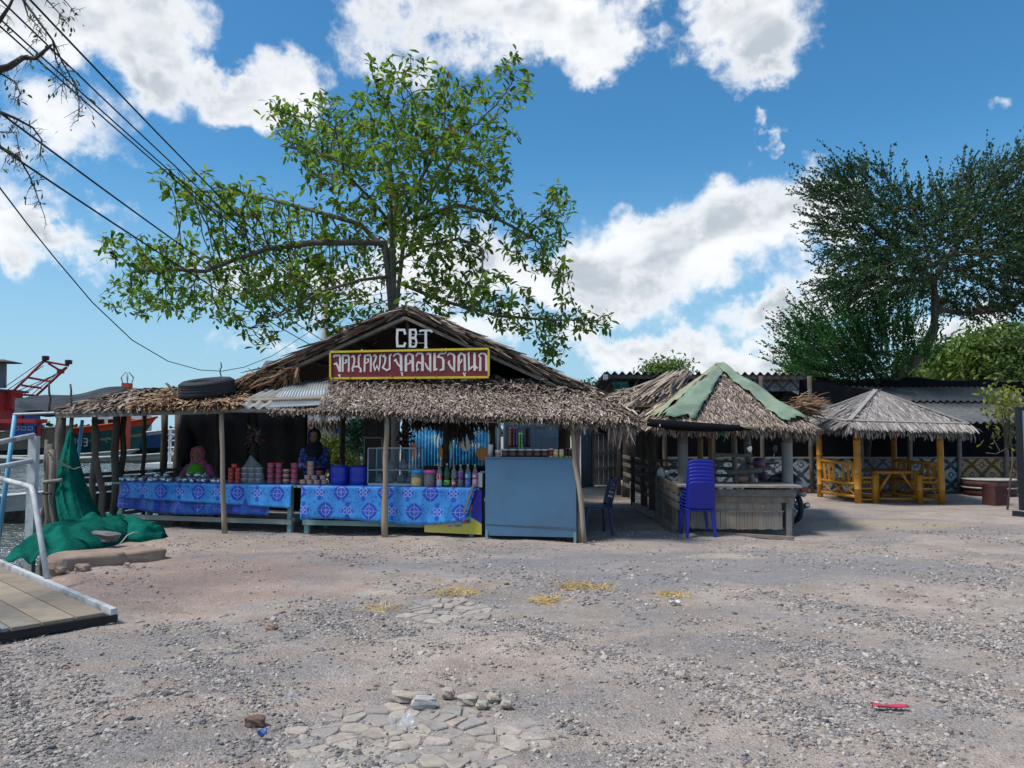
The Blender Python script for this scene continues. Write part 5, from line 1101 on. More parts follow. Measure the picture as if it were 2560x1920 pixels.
for i, ch in enumerate('1043'): seg_digit(mb, ch, 11.5 + i * .5, 1.0, .30, .66, .10, lambda x, z: Vector((x, -1.80 + .16 * (x - 11.5) - .05 * (z - 1), z)))
mb.build('number', WHI, t)
mb = MB()   # pale scroll ornament on the bow
for i in range(4): mb.tube([Vector((15.0 + i * .5 + .22 * math.cos(k * .8), -1.15 + .2 * i, 1.55 + .10 * i + .22 * math.sin(k * .8))) for k in range(7)], .035, 5)
mb.build('scroll_ornament', PT('pale_gold', (.42, .38, .22)), t)
mb = MB().box((5.0, 0, 3.0), (4.5, 2.6, 2.0)); mb.build('cabin', NAVY, t); MB().box((5.0, 0, 4.1), (5.2, 3.2, .15)).build('cabin_roof', WHI, t)
for i in range(4): MB().box((3.4 + i * 1.1, -1.32, 3.3), (.7, .04, .6)).build('window', DARKE, t)
place(t, (-52.8, 73, WZ), R(1))
t, pt = boat('fishing_boat', 'blue-hulled fishing boat whose bow shows behind the orange-railed one', 0, 0, [(0, .5, 1), (.5, .9, 2), (.9, 1, 3)], (15, 4.4, 2.0, 1.7, 1.0), [BEI, DGR, BLU_, WHI]); MB().box((5, 0, 3), (5, 2.6, 2)).build('cabin', WHI, t)
for i in range(4): MB().box((3.4 + i * 1.1, -1.32, 3.3), (.7, .04, .6)).build('window', DARKE, t)
place(t, (-46, 81, WZ), R(1))
t, pt = boat('fishing_boat', 'beige fishing boat with tall red crane superstructure', 0, 0, [(0, .5, 1), (.5, .9, 2), (.9, 1, 3)], (14, 5, 2.0, .9, 1.0), [BEI, DGR, BEI, BEI])
MB().box((7.2, 0, 3.9), (5.0, 3.4, 4.0)).build('wheelhouse', RED_, t); MB().box((7.2, 0, 6.0), (5.6, 4.2, .18)).build('cabin_roof', WOODD, t); MB().box((7.9, -1.72, 4.7), (2.4, .06, .9)).build('window', DARKE, t); MB().box((7.6, -1.72, 2.9), (2.6, .06, .8)).build('window', DARKE, t)
MB().lathe([(.55, 6.3), (.5, 8.6)], (8.6, 0, 0), 12).build('funnel', PT('funnel_grey', (.16, .17, .20)), t); MB().lathe([(1.6, 8.6), (.1, 8.9)], (8.8, 0, 0), 12).build('funnel_cap', WOODD, t)
MB().box((12.1, -1.2, 2.35), (2.0, 1.2, 1.0)).build('deck_cabin', NAVY, t)
for i in range(3): MB().box((11.5 + i * .6, -1.82, 2.6), (.44, .05, .34)).build('window', WHI, t)
for i in range(3): MB().box((11.5 + i * .6, -1.85, 2.6), (.32, .05, .22)).build('window_pane', NAVY, t)
MB().box((11.8, -1.4, 3.25), (3.2, 1.8, .35)).build('awning', RED_, t); MB().box((13.3, -1.5, 2.4), (.3, .3, 1.7)).build('post', RED_, t)
bm = [((9.9, -.6, 5.6), (12.8, -.4, 8.7)), ((11.2, .6, 5.2), (14.5, .3, 8.2))]; MB().box((9.9, 0, 5.2), (.7, 1.4, 1.8)).build('boom_foot', RED_, t)
for a, c in bm: MB().tube([a, c], .11, 6).build('boom', RED_, t)
for a, c in (((12.7, -.5, 8.7), (14.7, .3, 8.35)), ((11.5, -.5, 7.2), (13.0, .4, 6.9)), ((13.9, .3, 7.9), (13.2, -.4, 8.5)), ((10.2, -.5, 5.7), (11.7, .4, 5.6)), ((10.9, -.5, 6.5), (12.2, .4, 6.3))): MB().tube([a, c], .10, 6).build('boom_brace', RED_, t)
for a, c in (((9.0, 0, 6.3), (12.7, -.4, 8.75)), ((9.2, 0, 6.0), (12.8, -.4, 8.3)), ((10, .3, 5.5), (14.2, .3, 8.0)), ((10, .3, 5.3), (13.6, .3, 7.6)), ((8, 0, 5), (13.2, 0, 7.3)), ((10.3, 0, 4.6), (14.4, .2, 8.2))): MB().tube([a, c], .035, 5).build('stay_wire', WOODD, t)
for p_ in ((12.95, -.4, 9.0), (14.65, .3, 8.7), (13.95, .3, 7.85)): MB().lathe([(.08, -.25), (.3, -.2), (.32, .15), (.1, .2)], p_, 10).build('lamp', DARKE if p_[2] > 8 else RED_, t)
place(t, (-55.3, 70, WZ), R(0))
# red bow post with lamp cage
t = thing('bow_post', P(313, 1000, 66), 'bright red bow post with a caged lamp rising above the roof', 'mast'); a = P(313, 1030, 66); c = P(318, 958, 66)
MB().bar(Vector((a.x, a.y, -1.5)), c, .75, .6).build('post', ORR, t)
for k in range(6): an = k * 1.05; MB().tube([c + Vector((.4 * math.cos(an), .4 * math.sin(an), 0)), c + Vector((.55 * math.cos(an), .55 * math.sin(an), .5)), c + Vector((.15 * math.cos(an), .15 * math.sin(an), .95))], .04, 5).build('lamp_cage', ZINC, t)
for u in (330, 338): MB().tube([P(319, 965, 66), P(u, 1040, 66.5)], .05, 5).build('stay_wire', RED_, t)
# low white long-tail boats in front
WHW = PT('weathered_white', (.40, .40, .38), .7, .5)
for k, (u, Y, L_, rz, lb) in enumerate(((455, 60, 12, 2, 'slender white long-tail boat moored nearest the jetty frame'), (420, 57, 13, 3, 'slender white long-tail boat lying in front of its twin'), (300, 63, 12, 1, 'slender white long-tail boat below the green hull'))):
    t, pt = boat('longtail_boat', lb, 0, 0, [(0, .55, 1), (.55, 1, 2)], (L_, 1.4, .30, .55, .3), [BEI, BEI, WHW]); t['group'] = 'long-tail boats'
    q = P(u, 1120, Y); place(t, (q.x - L_, Y, WZ), R(rz))
    for i in range(3): MB().bar((2 + i * 3, -.6, .5), (2 + i * 3, .6, .5), .25, .05).build('thwart', WHI, t)
# white steel frame on a pontoon
fr = thing('white_net_frame', P(432, 1160, 50), 'white latticed steel frame on a pontoon behind the lean-to', 'frame'); fa = P(405, 1180, 50); 
for i in range(4):
    x = fa.x + i * .42
    for y in (50, 51.2): MB().tube([(x, y, -1.0), (x, y, 1.75 - .05 * i)], .05, 6).build('upright', WHI, fr)
for z in (.1, .55, 1.0, 1.4, 1.72): MB().tube([(fa.x - .1, 50, z), (fa.x + 1.4, 50, z)], .04, 6).build('crossbar', WHI, fr); MB().tube([(fa.x - .1, 51.2, z), (fa.x + 1.4, 51.2, z)], .04, 6).build('crossbar', WHI, fr)
for i in range(3):
    for z in (.1, 1.0): MB().tube([(fa.x + i * .42, 49.97, z), (fa.x + (i + 1) * .42, 49.97, z + .45)], .03, 5).build('brace', WHI, fr)
MB().box((fa.x + .6, 50.6, -.6), (3.2, 2.4, .3)).build('pontoon', WHI, fr)
# skiff near the ramp
t, pt = boat('skiff', 'small white skiff with dark wooden rubbing strake near the ramp', 0, 0, [(0, .55, 1), (.55, 1, 2)], (4.4, 1.4, .55, .22, .25), [BEI, WOODD, WHI]); MB().bar((1.2, -.6, .42), (1.2, .6, .42), .25, .04).build('thwart', WOODG, t); MB().bar((2.8, -.55, .42), (2.8, .55, .42), .25, .04).build('thwart', WOODG, t)
q = P(98, 1285, 20); place(t, (q.x - 4.5, 19.6, WZ), R(4))
# low mangrove bank across the harbour
n = 9000; X = rng.uniform(-420, 40, n); hgt_ = 4 + 2.5 * np.sin(X * .05) + 1.5 * np.sin(X * .17); Z = rng.random(n) * hgt_ - .5
V, F, r = ribbons(np.stack([X, 330 + rng.normal(0, 6, n), Z], 1), rng.normal(0, 1, (n, 3)), rng.normal(0, 1, (n, 3)), 2.2, 1.6, [(0, .5, 0), (.5, 1, .1), (1, .4, 0)])
o = np_mesh('far_mangrove', V, F, M('far_foliage', (.045, .075, .04), .9, .4, .2, bump=0), r); tag(o, 'distant low mangrove shore across the harbour', 'mangrove', kind='stuff')
# ---------------------------------------------------------------- middle hut with green canvas ridge
BAM = M('grey_bamboo', (.30, .265, .215), .6, .35, 5, (.24, .25, .25), bump=.2, stretch=(1, 1, .3), dirt=.3); BAMY = M('old_yellow_bamboo', (.38, .27, .12), .55, .3, 5, bump=.15, stretch=(1, 1, .3))
def bamboo(a, b, r, node=.32, n=10):
    a, b = Vector(a), Vector(b); L_ = (b - a).length; k = max(1, int(L_ / node)); pts, rr = [], []
    for i in range(k + 1):
        t = i / k
        if 0 < i < k:
            for e, q in ((-.012, 1.0), (-.004, 1.09), (.004, 1.09), (.012, 1.0)): pts.append(a.lerp(b, t + e / L_)); rr.append(r * q)
        else: pts.append(a.lerp(b, t)); rr.append(r)
    return MB().tube(pts, rr, n)
hut = thing('thatched_hut', (3.6, 13.6, 0), 'small square thatched hut with green canvas over its roof edges', 'hut')
FL, FR, BR, BL, AP = Vector((2.28, 11.95, 1.66)), Vector((4.72, 12.0, 1.60)), Vector((5.45, 15.3, 1.66)), Vector((2.35, 15.7, 1.70)), Vector((3.76, 13.85, 2.62))
RDG = AP + Vector((-.12, .35, 0))
for u, v0, Y, r_, mt in ((1706, 1076, 12.75, .088, BAM), (1966, 1072, 12.8, .088, BAM)):
    p = P(u, v0, Y); bamboo(Vector((p.x, p.y, -.05)), p + Vector((0, 0, .12)), r_).build('post', mt, hut, True)
for u, v0, Y, r_, lean_ in ((1713, 1080, 15.2, .05, 0), (1750, 1078, 15.0, .055, 0), (1776, 1080, 15.4, .05, 0), (1834, 1078, 15.2, .055, 2), (1864, 1076, 14.6, .07, 8)):
    p = P(u, v0, Y); b = P(u + lean_, 1180, Y); b.z = 0; b.x = p.x + lean_ * .015; bamboo(b, p + Vector((0, 0, .15)), r_).build('post', BAMY if u < 1800 else BAM, hut, True)
for u, base, r_ in ((1633, 1292, .085), (1610, 1276, .075), (1565, 1242, .09), (1547, 1236, .06)):
    g = G(u, base); crooked(Vector((g.x, g.y, -.05)), P(u - 1, 1066, g.y), r_, r_ * .9).build('post', WOODD, hut, True)
for q in ((FL, FR, AP, AP), (FR, BR, AP, AP), (BL, BR, RDG, AP), (BL, FL, AP, RDG)):
    q = [Vector(x) for x in q]; MB().prism(q if q[2] != q[3] else q[:3], (0, 0, -.05)).build('roof_underlay', TH_UNDER, hut)
it = thatch((FL, FR, AP + Vector((.1, 0, 0)), AP - Vector((.1, 0, 0))), 10000, .18, .019, .32, .10, .05, fringe=560, fl=.22, fw=.020, hang=.65, pw=1.4)
it += thatch((FR, BR, AP, AP), 4500, .2, .021, .3, .10, .05, fringe=480, fl=.30, fw=.022, pw=1.4)
it += thatch((BL, FL, AP, RDG), 1500, .3, .035, .2, .04, .04, fringe=150, fl=.2)
it += thatch((BR, BL, RDG, AP), 700, .3, .05, .3, .1, .06)
V, F, r = join_np(it); o = np_mesh('thatch', V, F, TH_GREY, .12 + r * .88, hut); o['kind'] = 'stuff'
CAN = M('green_canvas', (.14, .225, .17), .9, .25, 4, (.24, .29, .215), bump=.8, bscale=18, dirt=.6, spec=.08); CANT = M('faded_canvas', (.36, .32, .21), .85, .3, 3, (.20, .27, .19), bump=.5, bscale=14, dirt=.5, spec=.15)
def canvas(hip0, hip1, s0, s1, w0, w1, mat, off=.15):
    """strip laid over a hip: hip0 top, hip1 foot; s0,s1 the neighbour directions on each side"""
    def f(a, b):
        c = hip0.lerp(hip1, b); w = w0 + (w1 - w0) * b; k = (a - .5) * 2; d = s1 if k > 0 else s0
        return c + d * abs(k) * w + Vector((0, 0, off + .02 * math.sin(b * 14 + a * 3) + .016 * math.sin(b * 37 + a * 11) * (abs(k) + .2) - .025 * abs(k))) + (hip1 - hip0).normalized() * (.07 * math.sin(a * 13) + .05 * math.sin(a * 29)) * b ** 8
    return MB().sheet(f, 12, 20, th=.006).build('canvas_strip', mat, hut, True)
fF, fL, fR = (FR - FL).normalized(), (BL - FL).normalized(), (BR - FR).normalized()
canvas(AP + Vector((0, 0, .02)), FL + Vector((.12, .05, .02)), fL + Vector((0, 0, .05)), fF, .12, .46, CAN)
canvas(AP + Vector((-.05, .05, .04)), FL.lerp(BL, .30) + Vector((.1, 0, .05)), fL, -fL, .06, .5, CANT, .14)
canvas(AP + Vector((.06, 0, .03)), FR + Vector((-.10, .05, .02)), -fF, fR + Vector((0, 0, .05)), .16, .40, CAN)
MB().tube([P(1618, 1056, 11.95), P(1680, 1063, 11.85), P(1760, 1068, 11.8), P(1840, 1070, 11.8), P(1880, 1070, 11.85)], [.06, .075, .07, .05, .03], 10).build('rolled_net', NETD, hut, True)
bamboo(P(1815, 1064, 11.8), P(1895, 1070, 11.8), .022).build('eave_pole', POLE, hut, True)
for a, c in (((1640, 1085, 12.9), (1690, 1066, 12.7)), ((1715, 1090, 13.2), (1745, 1075, 13.4)), ((1776, 1100, 14), (1755, 1078, 13.8)), ((1960, 1095, 12.9), (1930, 1072, 13.1))): crooked(P(*a), P(*c), .03, .03).build('brace', WOOD, hut, True)
MB().tube([P(1790, 1072, 11.9), P(1800, 1085, 11.9), P(1815, 1092, 11.9), P(1812, 1075, 11.9)], .010, 6).build('green_cord', M('green_cord', (.01, .20, .11), .7), hut, True); MB().tube([P(1812, 1072, 11.9), P(1813, 1095, 11.9), P(1808, 1104, 11.9)], .008, 6).build('green_cord', M('green_cord', (.01, .2, .11), .7), hut, True)
# open side rails of the hut
for z, dz in ((.98, 0), (.80, .02), (.58, -.02), (.33, .01)):
    a, c = P(1552, 1140, 18.4), P(1640, 1140, 13.9); MB().bar(Vector((a.x + .06, a.y, z)), Vector((c.x + .06, c.y, z + dz)), .04, .07).build('rail', WOOD, hut)
a, c = G(1590, 1262, .10), G(1705, 1340, .05); MB().bar(G(1655, 1298, .12), G(1686, 1322, .06), .09, .10).build('foot_rail', WOODG, hut); MB().bar(G(1585, 1262, .08), G(1640, 1290, .08), .09, .10).build('foot_rail', WOODG, hut)
for z in (1.0, .86, .72): MB().bar(Vector((2.45, 15.4, z)), Vector((5.2, 15.3, z - .03)), .05, .06 if z < .95 else .045).build('rail', WOODG if z > .95 else WOOD, hut)
MB().bar(P(1785, 1136, 13.9), P(1880, 1140, 13.9), .05, .06).build('rail', WOODG, hut); crooked(P(1820, 1182, 13.6), P(1905, 1176, 13.5), .06, .05).build('log', WOODG, hut, True)
# ---------------------------------------------------------------- timber bar counter
bar = thing('timber_bar', (3.4, 11.9, 0), 'rough timber bar counter clad with split bamboo slats', 'counter')
A0, A1 = G(1705, 1336), G(1995, 1340); dx = (A1 - A0).normalized(); dy = Vector((-dx.y, dx.x, 0)); LW = (A1 - A0).length; H = .74
def bp(x, y, z): return Vector((A0.x, A0.y, 0)) + dx * x + dy * y + Vector((0, 0, z))
for x, y in ((.05, .05), (LW - .12, .05), (.05, .75), (LW - .12, .75)): MB().bar(bp(x, y, -.05), bp(x, y, H - .03), .10, .08, up=dx).build('leg', WOODG, bar, bevel=.006)
for i in range(5): MB().bar(bp(-.06, -.04 + .18 * i, H), bp(LW + .05, -.03 + .18 * i, H), .172, .035).build('plank', WOODG, bar, bevel=.004)
MB().bar(bp(-.02, -.03, H - .10), bp(LW - .02, -.03, H - .10), .03, .10).build('apron_board', WOODG, bar); MB().bar(bp(0, 0, H - .20), bp(LW - .05, 0, H - .20), .03, .09).build('apron_board', WOOD, bar)
SLT = [M('split_bamboo_%d' % i, c, .7, .3, 6, bump=.4, bscale=40, stretch=(1, 1, .15), dirt=.25) for i, c in enumerate(((.33, .27, .21), (.29, .255, .22), (.38, .31, .235)))]
nsl = 34; sw = (LW - .36) / nsl
for rw, (z0, z1_) in enumerate(((.36, .56), (.09, .37))):
    for i in range(nsl): x = .14 + sw * (i + .5); j = random.uniform(-.008, .008); MB().bar(bp(x, .02 - .006 * rw + random.uniform(-.004, .004), z0 + j), bp(x + random.uniform(-.004, .004), .02 - .006 * rw, z1_ + j), sw * .93, .010, up=dy).build('slat', SLT[(i // 9 + rw) % 3], bar)
MB().bar(bp(.12, -.01, .36), bp(LW - .2, -.01, .365), .012, .022).build('batten', WOODG, bar)
# the short end of the bar, running back towards the posts
E0 = G(1648, 1305)
for k, (z, h_) in enumerate(((.74, .12), (.60, .08), (.48, .10))): MB().bar(bp(-.05, -.02, z - .06), Vector((E0.x, E0.y, z + .0)), .04, h_).build('end_rail', WOODG if k else WOOD, bar)
for i in range(6): q = Vector((A0.x, A0.y, 0)).lerp(Vector((E0.x, E0.y, 0)), (i + .6) / 6.5); MB().bar(q + Vector((0, 0, .05)), q + Vector((0, 0, .5)), .10, .02, up=(E0 - A0)).build('end_slat', WOOD, bar)
MB().bar(Vector((E0.x, E0.y, -.05)), Vector((E0.x, E0.y, .78)), .10, .10).build('leg', WOODG, bar)
o = MB().bar(G(1760, 1332, .03), G(1985, 1345, .03), .09, .04).build('loose_plank', WOOD, None, origin=G(1870, 1338)); tag(o, 'weathered loose plank lying along the foot of the bar', 'plank')
g = P(1653, 1205, 13.6); t = thing('white_helmet', g, 'white rounded helmet hanging at the end of the bar', 'helmet'); e = MB(); ell(e, g + Vector((0, 0, .12)), (.07, .11, .14)); e.build('shell', WLID, t, True); MB().box(g + Vector((.055, -.03, .12)), (.03, .09, .20)).build('visor', BLKP, t)
q = bp(.05, .3, H + .02); q = P(1668, 1190, 13.2); o = MB().lathe([(.03, 0), (.042, .09), (.04, .095)], q, 14).build('white_cup', WLID, None, True, origin=q); tag(o, 'small white cup on the end rail of the bar', 'cup')
q = bp(.98, .35, H + .02); t = thing('clay_pot', q, 'small brown clay pot on the bar top', 'pot'); MB().lathe([(.05, 0), (.085, .05), (.09, .09), (.075, .10)], q, 16).build('bowl', M('clay', (.24, .15, .09), .8), t, True); MB().lathe([(.08, .1), (.085, .108), (.065, .106)], q, 16).build('rim', M('clay', (.24, .15, .09), .8), t, True)
# ---------------------------------------------------------------- stack of blue chairs
BCH = M('royal_blue_plastic', (.008, .016, .30), .38, .12, 5, bump=0, spec=.5)
base = G(1755, 1347); pc = chair(BCH, Vector((base.x, base.y + .27, 0)), R(2), 'bottom chair of the blue plastic chair stack', 'stacked blue chairs', solid=True); pc.scale = (.94, .94, .98)
lbls = ['second chair up in the blue stack', 'third chair up in the blue stack', 'fourth chair up in the blue stack', 'fifth chair up in the blue stack', 'sixth chair up in the blue stack', 'topmost chair of the blue plastic chair stack']
for i, lb in enumerate(lbls): dup(pc, Vector((base.x + .002 * i, base.y + .27 + .012 * (i + 1), .052 * (i + 1))), R(2), lb)
chair(M('navy_plastic', (.008, .016, .14), .4, bump=0), on(1475, .6, 0) + Vector((.1, .3, 0)), R(100), 'dark blue plastic chair seen side-on by the end post', 'stacked blue chairs'.replace('stacked', 'single'))
# ---------------------------------------------------------------- motorcycle behind the bar
mc = thing('motorcycle', (0, 0, 0), 'small purple and black motorcycle parked behind the bar', 'motorcycle')
PUR = pl('purple_fairing', (.16, .08, .15), .3); CHR = M('chrome', (.6, .6, .62), .2, .1, bump=0, metal=1.0); SILV = pl('silver_plastic', (.32, .33, .36), .35)
def wheel(y):
    t_ = MB(); n, m = 28, 8
    vs = [(( .045 * math.sin(2 * math.pi * j / m)), y + (.245 + .045 * math.cos(2 * math.pi * j / m)) * math.cos(2 * math.pi * i / n), .29 + (.245 + .045 * math.cos(2 * math.pi * j / m)) * math.sin(2 * math.pi * i / n)) for i in range(n) for j in range(m)]
    t_.add(vs, [(i * m + j, i * m + (j + 1) % m, ((i + 1) % n) * m + (j + 1) % m, ((i + 1) % n) * m + j) for i in range(n) for j in range(m)]); w = t_.build('wheel', RUB, mc, True)
    r_ = MB(); vs = [(x, y + q * math.cos(2 * math.pi * i / 24), .29 + q * math.sin(2 * math.pi * i / 24)) for i in range(24) for x, q in ((-.02, .215), (.02, .215), (.02, .19), (-.02, .19))]
    r_.add(vs, [(i * 4 + j, i * 4 + (j + 1) % 4, ((i + 1) % 24) * 4 + (j + 1) % 4, ((i + 1) % 24) * 4 + j) for i in range(24) for j in range(4)]); r_.build('rim', CHR, w)
    for k in range(5): a_ = k * 2 * math.pi / 5; MB().bar((0, y, .29), (0, y + .2 * math.cos(a_), .29 + .2 * math.sin(a_)), .03, .025).build('spoke', CHR, w)
wheel(0); wheel(1.22)
MB().sheet(lambda a, b: ((a - .5) * .12, .32 * math.cos(1.0 + b * 1.6) * -1.0 - .02, .29 + .33 * math.sin(1.0 + b * 1.6) + .02 * math.cos((a - .5) * 3)), 6, 10, th=.01).build('rear_fender', BLKP, mc, True)
MB().tube([(0, -.18, .70), (0, .0, .74), (0, .35, .72), (0, .6, .66)], [.08, .12, .13, .10], 10).build('seat', BLKP, mc, True)
MB().tube([(0, -.30, .66), (0, -.05, .64), (0, .30, .56), (0, .55, .48)], [.06, .10, .11, .09], 10).build('tail_fairing', SILV, mc, True)
MB().tube([(0, -.34, .52), (0, -.2, .58), (0, .1, .50)], [.05, .09, .08], 10).build('mudguard', SILV, mc, True); MB().box((0, -.345, .60), (.14, .05, .08)).build('tail_lamp', pl('lamp_red', (.30, .02, .02)), mc, bevel=.01)
MB().tube([(0, .55, .40), (0, .85, .62), (0, .98, .85)], [.10, .11, .07], 10).build('leg_shield', PUR, mc, True); MB().box((0, .50, .32), (.22, .34, .26)).build('engine', M('engine_grey', (.12, .12, .13), .5, metal=.5), mc, bevel=.03)
MB().tube([(0, .92, 1.0), (0, 1.04, .98), (0, 1.12, .92)], [.09, .12, .06], 10).build('headlamp_cowl', PUR, mc, True); MB().tube([(-.33, .86, 1.0), (-.15, .95, .97), (.15, .95, .97), (.33, .86, 1.0)], .016, 8).build('handlebar', BLKP, mc, True)
for s in (-1, 1):
    MB().tube([(s * .05, .98, .85), (s * .06, 1.22, .29)], .022, 8).build('fork', CHR, mc, True); MB().tube([(s * .09, 0, .29), (s * .09, .16, .56)], .025, 8).build('shock', CHR, mc, True); MB().tube([(s * .22, .92, 1.0), (s * .26, .90, 1.2)], .007, 6).build('mirror_stalk', CHR, mc, True)
    e = MB(); ell(e, (s * .26, .89, 1.26), (.055, .012, .075)); m_ = e.build('mirror', CHR if s < 0 else BLKP, mc, True)
MB().sheet(lambda a, b: ((a - .5) * .10, 1.22 + .31 * math.cos(.6 + b * 2.0), .29 + .31 * math.sin(.6 + b * 2.0)), 4, 10, th=.01).build('front_fender', PUR, mc, True); MB().tube([(.12, .4, .22), (.14, .0, .27), (.15, -.22, .33)], [.03, .045, .05], 10).build('exhaust', CHR, mc, True)
g = G(2000, 1314); mc.location = (g.x - .02, g.y + .28, 0); mc.rotation_euler = (0, 0, R(14))
# ---------------------------------------------------------------- bamboo gazebo
YB = M('varnished_bamboo', (.50, .235, .018), .42, .3, 7, (.40, .17, .012), bump=.12, stretch=(1, 1, .4), spec=.5); YBD = M('varnished_bamboo_dark', (.30, .13, .02), .5, .3, 7, bump=.12)
gz = thing('bamboo_gazebo', (8.4, 17.6, 0), 'yellow bamboo gazebo with silver-grey pyramid thatch roof', 'gazebo')
pA, pC = G(2146, 1259), G(2355, 1260); pB = Vector((7.36, 18.5, 0)); pD = Vector((9.15, 18.5, 0))
for p, r_ in ((pA, .075), (pC, .07), (pB, .065), (pD, .065)): bamboo(p + Vector((0, 0, -.03)), p + Vector((0, 0, 1.72)), r_, .3, 12).build('post', YB if p is not pD else YBD, gz, True)
cF, cR, cBL, cBR, ap = P(2122, 1062, 16.35), P(2432, 1070, 16.4), P(2008, 1050, 19.1), P(2300, 1050, 19.3), P(2190, 981, 17.75)
ctr = (cF + cR + cBL + cBR) / 4
for a, c in ((pA, pC), (pB, pD), (pA, pB), (pC, pD)): bamboo(a + Vector((0, 0, 1.66)), c + Vector((0, 0, 1.66)), .04, .3).build('tie_beam', YB, gz, True)
for c in (cF, cR, cBL, cBR): bamboo(c.lerp(ap, .04) + Vector((0, 0, -.07)), ap + Vector((0, 0, -.10)), .035).build('rafter', YBD, gz, True)
faces = ((cF, cR), (cBL, cF), (cR, cBR), (cBR, cBL)); it = []
for i, (a, c) in enumerate(faces):
    MB().prism([a, c, ap], (0, 0, -.04)).build('roof_underlay', TH_UNDER, gz)
    it += thatch((a, c, ap, ap), 4200 if i < 2 else 900, .34, .03, .05, .012, .02, fringe=420 if i < 2 else 200, fl=.34, fw=.036, hang=.62, pw=1.5)
V, F, r = join_np(it); o = np_mesh('thatch', V, F, TH_PALE, r, gz); o['kind'] = 'stuff'
LATH = M('silver_lath', (.33, .30, .29), .8, .3, 8)
for a, c in faces[:2]:
    n_ = (c - a).cross(ap - a).normalized(); n_ = n_ if n_.z > 0 else -n_
    MB().bar(a.lerp(ap, .06) + n_ * .06, c.lerp(ap, .06) + n_ * .06, .05, .012, up=n_).build('eave_lath', LATH, gz)
    for k in range(1, 9):
        f = k / 9; p0 = a.lerp(c, f); t_ = 1 - abs(2 * f - 1) * .0; top_ = ap.lerp(p0, .06 + .0 * f); MB().tube([p0.lerp(ap, .07) + n_ * .055, top_ + n_ * .055], .009, 4).build('roof_lath', LATH, gz)
for c in (cF, cR, cBL): MB().bar(c.lerp(ap, .03) + Vector((0, 0, .07)), ap + Vector((0, 0, .06)), .10, .03).build('hip_strip', LATH, gz)
def bench(f0, f1, inner, lab):
    t = thing('bamboo_bench', f0.lerp(f1, .5), lab, 'bench', 'gazebo benches'); f0 = Vector((f0.x, f0.y, 0)); f1 = Vector((f1.x, f1.y, 0)); d = (f1 - f0).normalized(); inn = Vector((inner, 0, 0)); Wd = .42
    a, c = f0 + d * .09, f1 - d * .09
    bamboo(a + Vector((0, 0, .86)), c + Vector((0, 0, .88)), .035).build('top_rail', YB, t, True)
    for z in (.42, .14): bamboo(a + Vector((0, 0, z)), c + Vector((0, 0, z)), .035).build('rail', YB, t, True); bamboo(a + inn * Wd + Vector((0, 0, z)), c + inn * Wd + Vector((0, 0, z)), .03).build('rail', YB, t, True)
    for i in range(7):
        f = (i + .5) / 7; q = a.lerp(c, f)
        if i == 3: continue
        MB().bar(q + inn * .03 + Vector((0, 0, .46)), q - inn * .0 + Vector((0, 0, .85)), .14, .014, up=inn).build('back_slat', YB, t)
    for i in range(6): q = inn * (.04 + Wd * (i + .5) / 6.6); bamboo(a + q + Vector((0, 0, .46)), c + q + Vector((0, 0, .46)), .026, .4, 8).build('seat_slat', YB, t, True)
    n = 3
    for i in range(n):
        s0, s1 = a.lerp(c, i / n), a.lerp(c, (i + 1) / n); MB().tube([s0 + Vector((0, 0, .16)), s1 + Vector((0, 0, .40))], .014, 6).build('lattice', YB, t, True); MB().tube([s0 + Vector((0, 0, .40)), s1 + Vector((0, 0, .16))], .014, 6).build('lattice', YB, t, True)
    for e in (a, c): bamboo(e + inn * Wd + Vector((0, 0, -.02)), e + inn * Wd + Vector((0, 0, .62 if e is a else .45)), .06, .25).build('leg', YB, t, True)
    for z in (.56, .32, .08): bamboo(f0 + d * .09 + Vector((0, 0, z)), f0 + d * .09 + inn * Wd + Vector((0, 0, z)), .022).build('end_rung', YB, t, True)
bench(pA, pB, 1, 'bamboo gazebo bench nearest the hut'); bench(pC, pD, -1, 'bamboo gazebo bench nearest the round concrete table')
tb = thing('bamboo_table', (8.48, 17.7, 0), 'yellow bamboo table between the two gazebo benches', 'table'); x0, x1, y0, y1 = 8.02, 9.0, 17.15, 18.2
for i in range(9): x = x0 + (x1 - x0) * (i + .5) / 9; MB().bar((x, y0 - .04, .69), (x, y1, .69), .104, .022).build('top_slat', YBD, tb)
bamboo((x0 - .03, y0, .66), (x1 + .03, y0, .66), .03).build('apron', YB, tb, True); bamboo((x0, y1 - .05, .66), (x1, y1 - .05, .66), .03).build('apron', YB, tb, True)
for x in (x0 + .06, x1 - .06):
    for y in (y0, y1 - .05): bamboo((x, y, 0), (x, y, .66), .045, .25).build('leg', YB, tb, True)
for s in (0, 1): bamboo((x0 + .1 if s == 0 else x1 - .1, y0, .25), (8.38 if s == 0 else 8.64, y0, .64), .03, .3).build('brace', YB, tb, True)
bamboo((x0, y0, .09), (x1 + .2, y0, .07), .028).build('foot_rail', YB, tb, True); bamboo((x0, y1, .2), (x1, y1, .2), .026).build('foot_rail', YBD, tb, True)
